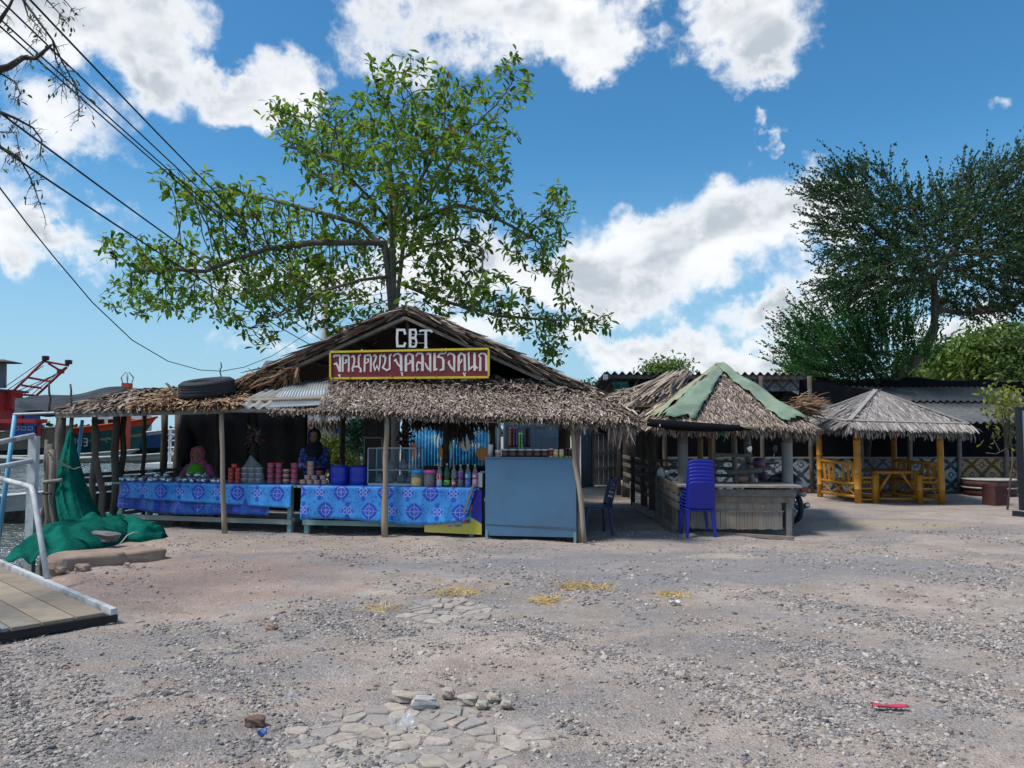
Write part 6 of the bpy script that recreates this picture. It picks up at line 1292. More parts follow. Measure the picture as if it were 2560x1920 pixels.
# ---------------------------------------------------------------- round table, stump, notice board
CONC = M('pale_concrete', (.40, .39, .38), .9, .25, 5, bump=.4, dirt=.3); MAR = M('maroon_timber', (.085, .032, .03), .75, .4, 8, bump=.5, bscale=35, dirt=.25)
g = G(2474, 1238); rt = thing('round_table', g, 'low round maroon-sided table with pale concrete top', 'table')
MB().lathe([(.56, 0), (.57, .18)], g, 36).build('lower_ring', MAR, rt, True); MB().lathe([(.60, .18), (.615, .2), (.60, .215)], g, 36).build('hoop', CONC, rt, True); MB().lathe([(.58, .21), (.59, .38)], g, 36).build('upper_ring', MAR, rt, True); MB().lathe([(.60, .38), (.605, .41), (.55, .415)], g, 36).build('table_top', CONC, rt, True)
g = G(2499, 1266); st = thing('timber_stool', g, 'square maroon timber block stool in front of the round table', 'stool'); MB().box(g + Vector((0, .15, .22)), (.34, .34, .46), rz=.25).build('block', MAR, st, bevel=.02); MB().box(g + Vector((.09, .08, .46)), (.10, .06, .03), rz=.4).build('bracket', BLKP, st)
nb = thing('notice_board', (10.4, 14.6, 0), 'pale turquoise notice board in a black frame at the picture edge', 'notice board'); a = P(2546, 1018, 14.3); zb, zt_ = .12, a.z
BFR = M('black_frame', (.015, .02, .025), .5); PAN = M('turquoise_panel', (.30, .56, .58), .4, .1, 3, bump=0)
xs = (a.x, a.x + 1.5)
for x in xs: MB().box((x, 14.3, (zb + zt_) / 2), (.07, .10, zt_ - zb)).build('upright', BFR, nb); MB().box((x, 14.3, .03), (.10, .45, .12)).build('foot', BFR, nb)
for z in (zb + .05, zt_ - .03): MB().box(((xs[0] + xs[1]) / 2, 14.3, z), (1.43, .08, .06)).build('crossbar', BFR, nb)
MB().box(((xs[0] + xs[1]) / 2, 14.30, (zb + zt_) / 2 + .02), (1.43, .03, zt_ - zb - .16)).build('panel', PAN, nb)
for i in range(7): MB().box((a.x + .11 + .02 * (i % 3), 14.28, zt_ - .2 - i * .2), (.05 + .03 * (i % 2), .012, .02)).build('printed_line', BFR, nb)
# ---------------------------------------------------------------- buildings behind
def m_woven(name, light, dark, sx=.42, sz=.36, zc=.45):
    """bamboo mat: stepped diamonds of pale and dark splints"""
    t = NT(name); x, y, z = t.sep()[:3]
    px = .036
    qx = t.math('MULTIPLY', t.math('FLOOR', t.math('DIVIDE', x, px)), px); qz = t.math('MULTIPLY', t.math('FLOOR', t.math('DIVIDE', z, px)), px)
    def tri(v, p, o): return t.math('ABSOLUTE', t.math('MULTIPLY_ADD', t.math('FRACT', t.math('MULTIPLY_ADD', v, 1 / p, 50 + o)), 2, -1))
    d = t.math('ADD', tri(qx, sx * 1.4, 0), tri(qz, sz * 1.4, .1)); d2 = t.math('ABSOLUTE', t.math('SUBTRACT', d, 1.0))
    ring = t.ramp(d2, .28, .30); core = t.math('MULTIPLY', t.ramp(d2, .72, .70), t.ramp(d2, .9, .88)); band = t.math('MAXIMUM', t.math('GREATER_THAN', d2, .80), t.math('MULTIPLY', t.math('GREATER_THAN', d2, .22), t.math('LESS_THAN', d2, .66)))
    nz = t.ramp(t.noise(22, 3, .7), .35, .6, .35, 1); f = t.math('MULTIPLY', band, nz)
    c = t.mix(f, dark, light); c = t.mix(t.ramp(t.noise(2.4, 4), .5, .75, 0, .5), c, (.13, .125, .12))
    w = t.math('MULTIPLY', t.math('SINE', t.math('MULTIPLY', x, 6.283 / px)), t.math('SINE', t.math('MULTIPLY', z, 6.283 / px))); t.bump(w, .4, .01)
    return t.fin(c, .85, 0, .2)
WV1 = m_woven('woven_bamboo_teal', (.34, .40, .42), (.018, .045, .065)); WV2 = m_woven('woven_bamboo_amber', (.33, .27, .18), (.10, .055, .02), .38, .36); WV3 = m_woven('woven_bamboo_grey', (.26, .25, .26), (.06, .065, .09), .3, .3)
lh = thing('long_shed', (9, 21, 0), 'long low restaurant shed with woven bamboo half walls', 'shed')
YW = 19.75
xs = [3.9, 5.15, 6.4, 7.65, 8.9, 10.15, 11.4, 12.6, 13.8]
for i in range(len(xs) - 1):
    mt = WV2 if 11.3 < xs[i] < 13 else (WV3 if i == 4 else WV1)
    MB().box(((xs[i] + xs[i + 1]) / 2, YW, .47), (1.16, .03, .82)).build('woven_panel', mt, lh)
    MB().box(((xs[i] + xs[i + 1]) / 2, YW - .01, .905), (1.24, .05, .04)).build('top_rail', WOODG, lh); MB().box(((xs[i] + xs[i + 1]) / 2, YW - .01, .06), (1.24, .05, .05)).build('bottom_rail', WOOD, lh)
for i, x in enumerate(xs): crooked((x, YW, -.05), (x, YW - (.1 if i > 3 else 0), 1.95 if i > 3 else 3.0), .06, .055, 4, .01).build('post', WOODG if i > 3 else WOODD, lh, True)
MB().box((11.3, 25.2, 1.6), (16, .08, 3.2)).build('back_wall', NETD, lh); MB().box((3.75, 22.4, 1.5), (.06, 5.4, 3.0)).build('end_wall', NETD, lh); MB().box((7.6, 23.2, .01), (7.6, 7.0, .02)).build('floor_slab', WOODD, lh)  # walls and floor coloured dark to stand in for the shaded interior
FIB = M('old_fibre_roof', (.135, .145, .15), .9, .4, 5, bump=.5, bscale=14, dirt=.4)
# pitched corrugated roof on the far side
e0, e1, r0, r1 = Vector((8.2, 19.05, 1.83)), Vector((14.6, 18.9, 1.80)), Vector((14.6, 23.6, 2.98)), Vector((8.2, 23.6, 3.02))
mid0, mid1 = e0.lerp(r1, .52), e1.lerp(r0, .52)
corrugated((mid0 + Vector((0, -.15, -.02)), mid1 + Vector((0, -.15, -.02)), r0, r1), 34, .035).build('roofing_sheet', FIB, lh, True); corrugated((e0 + Vector((0, 0, -.02)), e1 + Vector((0, 0, -.02)), mid1 + Vector((0, .1, -.03)), mid0 + Vector((0, .1, -.03))), 34, .035).build('roofing_sheet', FIB, lh, True)
for x in (9.5, 11, 12.5): MB().bar((x, 19.1, 1.76), (x, 23.5, 2.88), .05, .09).build('rafter', WOODD, lh)
MB().sheet(lambda a, b: (8.0 + 6.6 * a, 23.2 + .5 * b, 2.93 + .32 * math.sin(math.pi * b * .7) + .05 * math.sin(a * 13) - .08 * a), 40, 6, th=.02).build('ridge_net', NETD, lh, True)
# high mono-pitch roof nearer the stall: we look at its raised front edge and dark underside
f0, f1, b0, b1 = P(1513, 932, 20.2), P(2012, 934, 20.0), Vector((2.3, 24.5, 2.35)), Vector((8.3, 24.5, 2.35))
corrugated((f0, f1, b1, b0), 26, .045).build('roofing_sheet', FIB, lh, True)
MB().bar(f0 + Vector((0, .05, -.10)), f1 + Vector((0, .05, -.10)), .05, .10).build('fascia', WOODD, lh); MB().bar(P(1620, 962, 20.3), P(1700, 963, 20.3), .05, .07).build('fascia', WOOD, lh)
a, c = f0 + Vector((0, 0, -.03)), Vector((2.2, 23.0, 2.55)); MB().bar(a, c, .05, .10).build('rafter', WOODD, lh); MB().bar(f0 + Vector((.7, .3, -.5)), f0 + Vector((.95, .2, -.12)), .05, .05).build('strut', WOOD, lh)
q = [P(1884, 945, 20.3), P(1998, 945, 20.3), P(1998, 978, 20.3), P(1884, 978, 20.3)]; MB().prism(q, (0, .03, 0)).build('gable_panel', WV3, lh)
q = [P(1560, 955, 20.6), P(1884, 950, 20.6), P(1884, 1060, 20.6), P(1560, 1060, 20.6)]; MB().prism(q, (0, .03, 0)).build('dark_panel', NETD, lh)  # near-black sheet standing in for the open shade under the roof
q = [P(1998, 948, 20.5), P(2180, 975, 20.5), P(2180, 1010, 20.5), P(1998, 1010, 20.5)]; MB().prism(q, (0, .03, 0)).build('dark_panel', NETD, lh)  # same dark fill for shade, beside the woven panel
MB().sheet(lambda s, t_: P(1530 + 40 * s + 20 * t_, 955 + 90 * t_, 20.1 + .1 * math.sin(s * 9)), 8, 10, th=.01).build('green_sheet', M('teal_sheet', (.01, .11, .085), .8, .3, 4), lh, True)
b_ = P(1514, 943, 19.9); MB().box(b_, (.12, .14, .14)).build('camera_box', WLID, lh, bevel=.02)
# lower thatch pieces between hut and shed
lt = thing('stick_roof', (3.4, 17, 2.2), 'low lean roof of grey sticks and old thatch behind the hut', 'roof')
q = (P(1572, 1018, 16.2), P(1672, 1015, 16.0), P(1722, 938, 17.8), P(1668, 945, 17.8)); slab(q, .05).build('roof_underlay', TH_UNDER, lt); it = []
bl_, br_, tr_, tl2 = (np.array(x) for x in q); n = 150; s_ = rng.random(n); lo = bl_ + (br_ - bl_) * s_[:, None]; hi = tl2 + (tr_ - tl2) * s_[:, None]
it.append(ribbons(hi + rng.normal(0, .05, (n, 3)) + [0, 0, .05], lo - hi + rng.normal(0, .12, (n, 3)), np.array([0, -.5, 1.0]) + rng.normal(0, .3, (n, 3)), 1.3 + .9 * rng.random(n), .05, [(0, .8, 0), (.5, 1, .01), (1, .7, 0)]))
it += thatch((P(1500, 1012, 17), P(1600, 1018, 16.8), P(1690, 968, 18.5), P(1560, 975, 18.5)), 500, .4, .05, .4, .1, .05, fringe=60)
V, F, r = join_np(it); o = np_mesh('sticks', V, F, TH_GREY, .25 + .7 * r, lt); o['kind'] = 'stuff'
for u in (1580, 1662): p = P(u, 1015, 16.3); crooked((p.x, p.y, 0), p, .05, .05).build('post', WOODD, lt, True)
c = np.array(P(1998, 1016, 17.2)); n = 260; off_ = rng.normal(0, 1, (n, 3)) * [.16, .2, .10]
V, F, r = ribbons(c + off_, np.array([1.0, .2, -.12]) + rng.normal(0, .28, (n, 3)), np.array([0, -.4, 1.0]) + rng.normal(0, .4, (n, 3)), .3 + .3 * rng.random(n), .03, [(0, .5, -.02), (.5, 1, .03), (1, .4, -.03)])
o = np_mesh('straw_bundle', V, F, TH_BROWN, r * .9, None); tag(o, 'loose bundle of brown straw lying behind the hut roof', 'straw', kind='stuff')
# ---------------------------------------------------------------- corrugated wall with sea mural, seen through the stall
t = NT('sea_mural'); x, y, z = t.sep()[:3]; base_ = (.16, .235, .30)
nz = t.noise(1.7, 5, .6); c = t.mix(t.ramp(t.math('ADD', z, t.math('MULTIPLY', nz, .9)), 2.15, 2.05), base_, (.02, .22, .52)); c = t.mix(t.ramp(t.noise(5, 4, .6), .5, .6, 0, .8), c, (.10, .42, .66)); c = t.mix(t.math('MULTIPLY', t.ramp(t.noise(2.6, 2), .58, .62), t.ramp(z, 1.75, 1.6)), c, (.32, .50, .58))
c = t.mix(t.ramp(x, -.62, -.50), c, base_); c = t.mix(t.ramp(t.voro(14, 'F1'), .12, .08, 0, .5), c, (.45, .55, .60)); MURAL = t.fin(c, .6)
GBL = M('slate_blue_sheet', (.15, .215, .265), .6, .2, 3, bump=.1, dirt=.3)
cw = thing('corrugated_wall', (-.5, 18, 0), 'slate blue corrugated wall painted with a sea mural behind the stall', 'wall')
a, c = P(1016, 1080, 18.2), P(1252, 1080, 18.0)
corrugated(((a.x, a.y, .0), (c.x, c.y, .0), (c.x, c.y, 2.1), (a.x, a.y, 2.1)), 30, .015).build('sheet', MURAL, cw, True)
for (u0, v0, u1, v1, col, nm) in ((1030, 1100, 1042, 1150, (.50, .10, .02), 'painted_coral'), (1098, 1108, 1122, 1150, (.42, .17, .03), 'painted_coral'), (1104, 1106, 1124, 1128, (.30, .38, .05), 'painted_weed'), (1126, 1070, 1131, 1150, (.30, .42, .12), 'painted_weed'), (1140, 1062, 1150, 1085, (.28, .40, .12), 'painted_weed'), (1150, 1095, 1178, 1128, (.42, .47, .50), 'painted_rock'), (1190, 1118, 1222, 1152, (.36, .17, .07), 'painted_rock')):
    cx, cy, rx, ry = (u0 + u1) / 2, (v0 + v1) / 2, (u1 - u0) / 2, (v1 - v0) / 2
    q = [P(cx + rx * math.cos(k * .524) * (1 + .15 * math.sin(k * 2.1)), cy + ry * math.sin(k * .524), 17.96) for k in range(12)]; MB().prism(q[::-1], (0, .004, 0)).build(nm, M(nm + str(u0), col, .7, .3, 9), cw)
gw = thing('slate_sheet_wall', (1, 18.5, 0), 'plain slate blue sheet wall beside the wooden door', 'wall')
a, c = P(1258, 1080, 18.4), P(1398, 1080, 19.5); corrugated(((a.x, a.y, 0), (c.x, c.y, 0), (c.x, c.y, 1.95), (a.x, a.y, 1.95)), 14, .02).build('sheet', GBL, gw, True)
a, c = P(1452, 1080, 21.5), P(1482, 1080, 22.2); corrugated(((a.x, a.y, 0), (c.x, c.y, 0), (c.x, c.y, 2.0), (a.x, a.y, 2.0)), 4, .02).build('sheet', GBL, gw, True)
MB().bar((c.x, c.y - .05, 0), (c.x, c.y - .05, 1.95), .06, .06).build('frame_post', WOODG, gw)
a, c = P(1262, 1073, 17.9), P(1395, 1068, 18.4); MB().bar(a, c, .04, .05).build('shelf_rail', WOODG, gw); a, c = P(1350, 1092, 18), P(1394, 1092, 18.2); MB().prism([a, c, c + Vector((0, 0, -.30)), a + Vector((0, 0, -.30))], (0, .2, 0)).build('crate', GBL, gw)
wd = thing('plank_door', P(1512, 1200, 22.4), 'grey wooden plank door closing the passage between stall and hut', 'door')
a, c = P(1484, 1080, 22.4), P(1544, 1080, 22.4)
for i in range(5): x = a.x + (c.x - a.x) * (i + .5) / 5; MB().bar((x, 22.4, .03), (x, 22.4, 1.72), (c.x - a.x) / 5 - .006, .03, up=(0, 1, 0)).build('plank', WOODG, wd)
for z in (.5, .95, 1.55): MB().bar((a.x, 22.37, z), (c.x, 22.37, z), .03, .10).build('ledge', WOOD, wd)
MB().sheet(lambda s, t_: P(1478 + 75 * s, 1052 + (18 + 14 * math.sin(math.pi * s)) * t_, 21.8), 10, 5, th=.01).build('lintel_net', NETD, wd, True)
for u, col, lb in ((1279, (.12, .05, .03), 'brown garment hanging on the slate wall'), (1287, (.10, .07, .18), 'purple garment hanging on the slate wall'), (1300, (.10, .30, .14), 'green patterned garment hanging on the slate wall'), (1316, (.03, .03, .04), 'black garment hanging on the slate wall')):
    c0 = P(u, 1068 if u != 1300 else 1082, 17.7); mt = M('garment_%d' % u, col, .85, .5, 18, tuple(min(1, q * 2.2) for q in col), bump=.4)
    def gf(s, t_): return c0 + Vector(((s - .5) * (.10 + .05 * t_), .03 * math.sin(s * 12), -.45 * t_))
    o = MB().sheet(gf, 10, 8, th=.02).build('hanging_garment', mt, None, True, origin=c0); tag(o, lb, 'garment')
# pale house beyond the garden gap
hs_ = thing('garden_house', P(830, 1080, 36), 'pale two-storey house with blue windows beyond the garden', 'house'); a, c = P(660, 1080, 36), P(905, 1080, 36)
HW = M('house_white', (.55, .54, .52), .8, .15, 1.5, dirt=.2); MB().hexa([(a.x, 36, 0), (c.x, 36, 0), (c.x, 41, 0), (a.x, 41, 0), (a.x, 36, 4.2), (c.x, 36, 4.2), (c.x, 41, 4.2), (a.x, 41, 4.2)]).build('wall', HW, hs_)
MB().hexa([(a.x - .3, 35.6, 4.2), (c.x + .3, 35.6, 4.2), (c.x + .3, 41, 4.2), (a.x - .3, 41, 4.2), (a.x - .3, 37, 5.0), (c.x + .3, 37, 5.0), (c.x + .3, 39.8, 5.0), (a.x - .3, 39.8, 5.0)]).build('roof', FIB, hs_)
for u, z in ((760, .9), (800, .9), (845, .9), (872, 1.0), (765, 2.3), (850, 2.3)):
    p = P(u, 1080, 35.95); w = MB().box((p.x, 35.95, z + .5), (.75, .08, .8)).build('window', WHI, hs_); MB().box((p.x, 35.9, z + .5), (.6, .06, .66)).build('pane', NAVY, w)
for z in (.35, .62, .9): MB().box(((a.x + c.x) / 2, 33.5, z), (4.6, .06, .10)).build('fence_rail', WHI, hs_)
MB().box(((a.x + c.x) / 2, 35.8, 1.95), (4.6, .5, .08)).build('canopy', M('canopy_pink', (.42, .26, .22), .8), hs_)
# ---------------------------------------------------------------- trees
def m_leaf(name, stops, trans=.35, rough=.5):
    t = NT(name); c = t.cramp(t.attr(), stops); k = t.ramp(t.noise(9, 2), .3, .7, .8, 1.2); s = t.vec('SCALE', c); t.L.new(k, s.node.inputs['Scale'])
    t.fin(s, rough, 0, .4); tr = t.N.new('ShaderNodeBsdfTranslucent'); t.L.new(s, tr.inputs[0]); mx = t.N.new('ShaderNodeMixShader'); mx.inputs[0].default_value = trans
    t.L.new(t.b.outputs[0], mx.inputs[1]); t.L.new(tr.outputs[0], mx.inputs[2]); t.L.new(mx.outputs[0], t.out.inputs[0]); return t.mat
BARK = M('grey_bark', (.17, .145, .125), .9, .4, 8, bump=.7, bscale=30, stretch=(1, 1, .4)); BARKD = M('dark_bark', (.07, .055, .05), .9, .4, 8, bump=.6, bscale=30)
def in_ells(ells, n, Yc):
    """random points in a union of ellipsoids (u, v, ru, rv, dY, rY)"""
    w = np.array([e[2] * e[3] for e in ells], float); k = rng.choice(len(ells), n, p=w / w.sum()); d = norm(rng.normal(0, 1, (n, 3))) * rng.random(n)[:, None] ** (1 / 2.6); out = np.zeros((n, 3))
    for i, (u, v, ru, rv, dY, rY) in enumerate(ells):
        m = k == i; c = P(u, v, Yc + dY); s = (Yc + dY) / FPX; out[m] = np.array(c) + d[m] * [ru * s, rY, rv * s]
    return out
def grow(seeds, att, step, infl, kill, iters):
    """space colonisation; seeds: polylines sharing their first points with earlier ones"""
    pts, par = [], []
    for pl_, pi in seeds:
        prev = pi
        for i, p in enumerate(pl_):
            if prev >= 0 and (np.linalg.norm(np.array(p) - pts[prev]) > step * 1.4):
                m = int(np.linalg.norm(np.array(p) - pts[prev]) / step); a = pts[prev]
                for j in range(1, m): pts.append(a + (np.array(p) - a) * j / m); par.append(prev); prev = len(pts) - 1
            pts.append(np.array(p, float)); par.append(prev); prev = len(pts) - 1
    A = att.copy(); nd = np.full(len(A), 1e9); ni = np.zeros(len(A), int); fresh = list(range(len(pts)))
    for _ in range(iters):
        if fresh:
            Q = np.array([pts[i] for i in fresh]); D = np.linalg.norm(A[:, None] - Q[None], axis=2); j = D.argmin(1); dm = D[np.arange(len(A)), j]; m = dm < nd; nd[m] = dm[m]; ni[m] = np.array(fresh)[j[m]]
        keep = nd > kill; A, nd, ni = A[keep], nd[keep], ni[keep]
        if not len(A): break
        act = nd < infl; fresh = []
        if not act.any(): break
        dirs = norm(A[act] - np.array(pts)[ni[act]]); acc = {}
        for i, d in zip(ni[act], dirs): acc[i] = acc.get(i, 0) + d
        for i, d in acc.items():
            l = np.linalg.norm(d)
            if l < .2: continue
            q = pts[i] + (d / l + rng.normal(0, .12, 3)) * step; pts.append(q); par.append(i); fresh.append(len(pts) - 1)
    return np.array(pts), np.array(par)
def branches(pts, par, r_tip, expo=2.4, rmax=1.0):
    n = len(pts); ch = [[] for _ in range(n)]
    for i, p in enumerate(par):
        if p >= 0: ch[p].append(i)
    rad = np.zeros(n)
    for i in range(n - 1, -1, -1): rad[i] = r_tip if not ch[i] else sum(rad[c] ** expo for c in ch[i]) ** (1 / expo)
    rad = np.minimum(rad, rmax); mb = MB(); st = [i for i in range(n) if par[i] < 0]
    todo = [(i, None) for i in st]
    while todo:
        i, fr = todo.pop(); line = [i] if fr is None else [fr, i]
        while ch[line[-1]]:
            c = sorted(ch[line[-1]], key=lambda q: -rad[q]); todo += [(q, line[-1]) for q in c[1:]]; line.append(c[0])
        if len(line) < 2: continue
        rr = [float(min(rad[q], rad[line[1]] * 1.1)) if k == 0 else float(rad[q]) for k, q in enumerate(line)]
        mb.tube([pts[q] for q in line], rr, 9 if rr[0] > .06 else 5, cap=False)
    tips = [i for i in range(n) if not ch[i]]
    return mb, rad, tips, ch
def poly(px, Y0, dY=0.0): return [tuple(P(u, v, Y0 + dY * i / max(1, len(px) - 1))) for i, (u, v) in enumerate(px)]
k_ = 1.1573
E = [(880, 230, 120, 90), (1005, 265, 115, 90), (700, 300, 115, 85), (870, 380, 230, 105), (1060, 400, 60, 75), (1110, 185, 45, 32), (1130, 165, 20, 16), (620, 280, 50, 40), (1310, 708, 25, 10), (1240, 690, 60, 18), (640, 620, 120, 70), (860, 470, 140, 70), (520, 450, 120, 65), (410, 420, 65, 40), (340, 560, 100, 50), (480, 590, 180, 75), (290, 640, 60, 45), (400, 660, 100, 40), (560, 700, 60, 55), (700, 560, 150, 100), (720, 670, 110, 50), (950, 540, 110, 80), (1150, 520, 80, 70), (1200, 440, 40, 30), (1180, 700, 120, 34), (1200, 755, 45, 32), (1050, 640, 100, 45), (1285, 700, 45, 16), (960, 640, 110, 45), (1215, 600, 25, 40)]
E = [(u * k_, v * k_, a * k_, b * k_, rng.uniform(-1.6, 1.6), 1.5 + .004 * a * k_) for u, v, a, b in E]
TY = 19.5; tr = thing('almond_tree', P(985, 1200, TY) * 1.0, 'tall spreading almond tree with large leaves behind the stall', 'tree'); tr.location = (P(985, 1080, TY).x, TY, 0)
base = P(985, 1080, TY); seeds = [([(base.x, TY, -.1), (base.x + .02, TY, 2.5)] + poly([(983, 770), (978, 690), (985, 625), (985, 567), (992, 500), (975, 420), (1000, 330), (1010, 250)], TY), -1)]



pts0, par0 = grow(seeds, np.array([[0, 0, 999.0]]), .3, .1, .05, 0)
def near(p): return int(np.linalg.norm(pts0 - np.array(p), axis=1).argmin())
limbs = [([(963, 607), (782, 607), (674, 621), (584, 650), (511, 679), (420, 672), (330, 680)], -1.2), ([(985, 567), (1075, 487), (1120, 420), (1170, 330)], .8), ([(1014, 560), (1140, 512), (1202, 527), (1274, 563), (1340, 600)], 1.0), ([(988, 661), (1042, 621), (1147, 596), (1200, 617)], -1.4), ([(975, 420), (909, 426), (782, 379), (700, 364)], .9), ([(980, 640), (900, 560), (760, 520), (600, 480), (470, 480)], 1.3), ([(983, 700), (1100, 750), (1250, 790), (1380, 800), (1490, 800)], -.6), ([(978, 690), (900, 700), (800, 730), (700, 790)], -1.5), ([(985, 567), (930, 500), (860, 430), (840, 330)], -1.3), ([(985, 560), (1040, 470), (1100, 360)], -1.5)]
sd_all = seeds[:]
for px, dY in limbs:
    pl_ = poly(px, TY, dY); sd_all.append((pl_, near(pl_[0])))
# seeds are expanded in order, so parent indices into the trunk stay valid
pts, par = grow(sd_all, in_ells(E, 6200, TY), .2, 2.6, .26, 90)
mb, rad, tips, ch = branches(pts, par, .0072, 2.38, .14); mb.build('trunk', BARK, tr, True)
def rosettes(centers, n_each, L_, W_, droop, spread=.6, curl=-.12):
    n = len(centers) * n_each; c = np.repeat(centers, n_each, 0); a = rng.random(n) * 6.283; el_ = rng.normal(droop, spread, n)
    D = np.stack([np.cos(a) * np.cos(el_), np.sin(a) * np.cos(el_), np.sin(el_)], 1); Nn = np.array([0, 0, 1.0]) + rng.normal(0, .35, (n, 3))
    return ribbons(c + D * .02 + rng.normal(0, .05, (n, 3)), D, Nn, L_ * (.6 + .6 * rng.random(n)), W_ * (.7 + .5 * rng.random(n)), [(0, .12, 0), (.3, .75, .03), (.62, 1, .03), (.88, .6, curl * .4), (1, .08, curl)])
small = [i for i in range(len(pts)) if rad[i] < .016 and rng.random() < .42]; cen = pts[np.array(tips + small)]
V, F, r = rosettes(cen, 5, .215, .092, -.1, .65)
LEAF = m_leaf('almond_leaf', [(0, (.045, .115, .016)), (.35, (.105, .21, .026)), (.7, (.17, .29, .034)), (.93, (.27, .36, .045)), (.965, (.20, .22, .05)), (1, (.22, .08, .02))], .62)
o = np_mesh('crown', V, F, LEAF, r, tr, smooth=True); o['kind'] = 'stuff'
# --- big tamarind-like tree at the right
E = [(2140, 500, 75, 70), (2095, 470, 50, 40), (2240, 590, 130, 110), (2200, 690, 130, 90), (2450, 500, 105, 90), (2400, 640, 160, 120), (2520, 430, 70, 60), (2540, 640, 110, 140), (2480, 745, 120, 35), (2100, 580, 50, 70), (2120, 690, 50, 50), (2620, 560, 120, 150)]
E = [(u, v, a, b, rng.uniform(-1.5, 1.5), 1.6 + a * .008) for u, v, a, b in E]; EB = [(2080, 860, 95, 80), (2150, 920, 100, 70), (2030, 900, 50, 65), (2200, 840, 80, 60), (2250, 900, 70, 60)]; EB = [(u, v, a, b, rng.uniform(-1.2, .3), 1.3) for u, v, a, b in EB]
TY = 23.5; tam = thing('feathery_tree', (P(2175, 1000, TY).x, TY, 0), 'leaning dark feathery tree with thick bent trunk beside the shed', 'tree')
seeds = [([(P(2150, 1000, TY).x, TY, -.1)] + poly([(2175, 985), (2230, 955), (2285, 905), (2330, 840), (2347, 775), (2335, 700), (2310, 600), (2290, 520)], TY), -1)]
pts0, par0 = grow(seeds, np.array([[0, 0, 999.0]]), .3, .1, .05, 0)
sd_all = seeds[:] + [(poly(px, TY, dY), near(poly(px, TY)[0])) for px, dY in (([(2347, 775), (2420, 785), (2500, 775), (2600, 730)], .6), ([(2335, 700), (2250, 620), (2170, 560)], -.8), ([(2335, 700), (2400, 600), (2460, 500)], .5), ([(2285, 905), (2200, 880), (2110, 880)], -.8), ([(2335, 700), (2260, 700), (2160, 690)], -1.0), ([(2230, 955), (2180, 930), (2130, 930)], -.8))]
pts, par = grow(sd_all, np.concatenate([in_ells(E, 3000, TY), in_ells(EB, 800, TY)]), .24, 2.8, .32, 70)
mb, rad, tips, ch = branches(pts, par, .009, 2.25, .33); mb.build('trunk', M('brown_bark', (.105, .082, .07), .9, .4, 8, bump=.7, bscale=30), tam, True)
low = pts[:, 2] < P(2100, 770, TY).z
def strands(cen, n_each, L_, out_dir, leaf, per, up):
    """feathery shoots: a stem with small paired leaflets all along"""
    items = []; n = len(cen) * n_each; c = np.repeat(cen, n_each, 0); D = norm(np.repeat(out_dir, n_each, 0) + rng.normal(0, .5, (n, 3)) + [0, 0, up]); ln = L_ * (.5 + .8 * rng.random(n))
    items.append(ribbons(c, D, rng.normal(0, 1, (n, 3)), ln, .014, [(0, 1, 0), (.5, .8, .04), (1, .3, .0)]))
    t_ = rng.random((n, per)); p = c[:, None] + D[:, None] * (ln[:, None] * t_)[..., None]; p = p.reshape(-1, 3) + rng.normal(0, .014, (n * per, 3)); Dl = np.repeat(D, per, 0) * .9 + rng.normal(0, .5, (n * per, 3))
    V, F, r = ribbons(p, Dl, rng.normal(0, 1, (n * per, 3)), leaf * (.6 + .7 * rng.random(n * per)), leaf * .62, [(0, .3, 0), (.5, 1, .06), (1, .3, 0)]); items.append((V, F, r))
    return join_np(items)
sel = np.array([i for i in range(len(pts)) if rad[i] < .03]); up_ = sel[~low[sel]]; lo_ = sel[low[sel]]
ctr = np.array(P(2330, 640, TY)); o1 = strands(pts[up_], 2, .85, norm(pts[up_] - ctr) * 1.3, .085, 22, .05)
ctr = np.array(P(2250, 1000, TY)); o2 = strands(pts[lo_], 3, 1.15, norm(pts[lo_] - ctr) * 2.2, .075, 30, .3)
LF1 = m_leaf('feathery_leaf_dark', [(0, (.014, .036, .020)), (.5, (.028, .072, .030)), (.88, (.055, .12, .036)), (1, (.13, .20, .04))], .3); LF2 = m_leaf('feathery_leaf_green', [(0, (.016, .055, .022)), (.5, (.035, .12, .034)), (1, (.085, .21, .045))], .34)
o = np_mesh('crown', *o1[:2], LF1, o1[2], tam); o['kind'] = 'stuff'; o = np_mesh('lower_crown', *o2[:2], LF2, o2[2], tam); o['kind'] = 'stuff'
tp_ = np.array([i for i in tips if not low[i]]); edge_pts = pts[tp_]; sel2 = rng.random(len(tp_)) < .42; o3 = strands(edge_pts[sel2], 1, 1.5, norm(edge_pts[sel2] - np.array(P(2420, 700, TY))) * 2.2, .075, 40, -.05); o = np_mesh('crown_shoots', *o3[:2], LF1, o3[2], tam); o['kind'] = 'stuff'
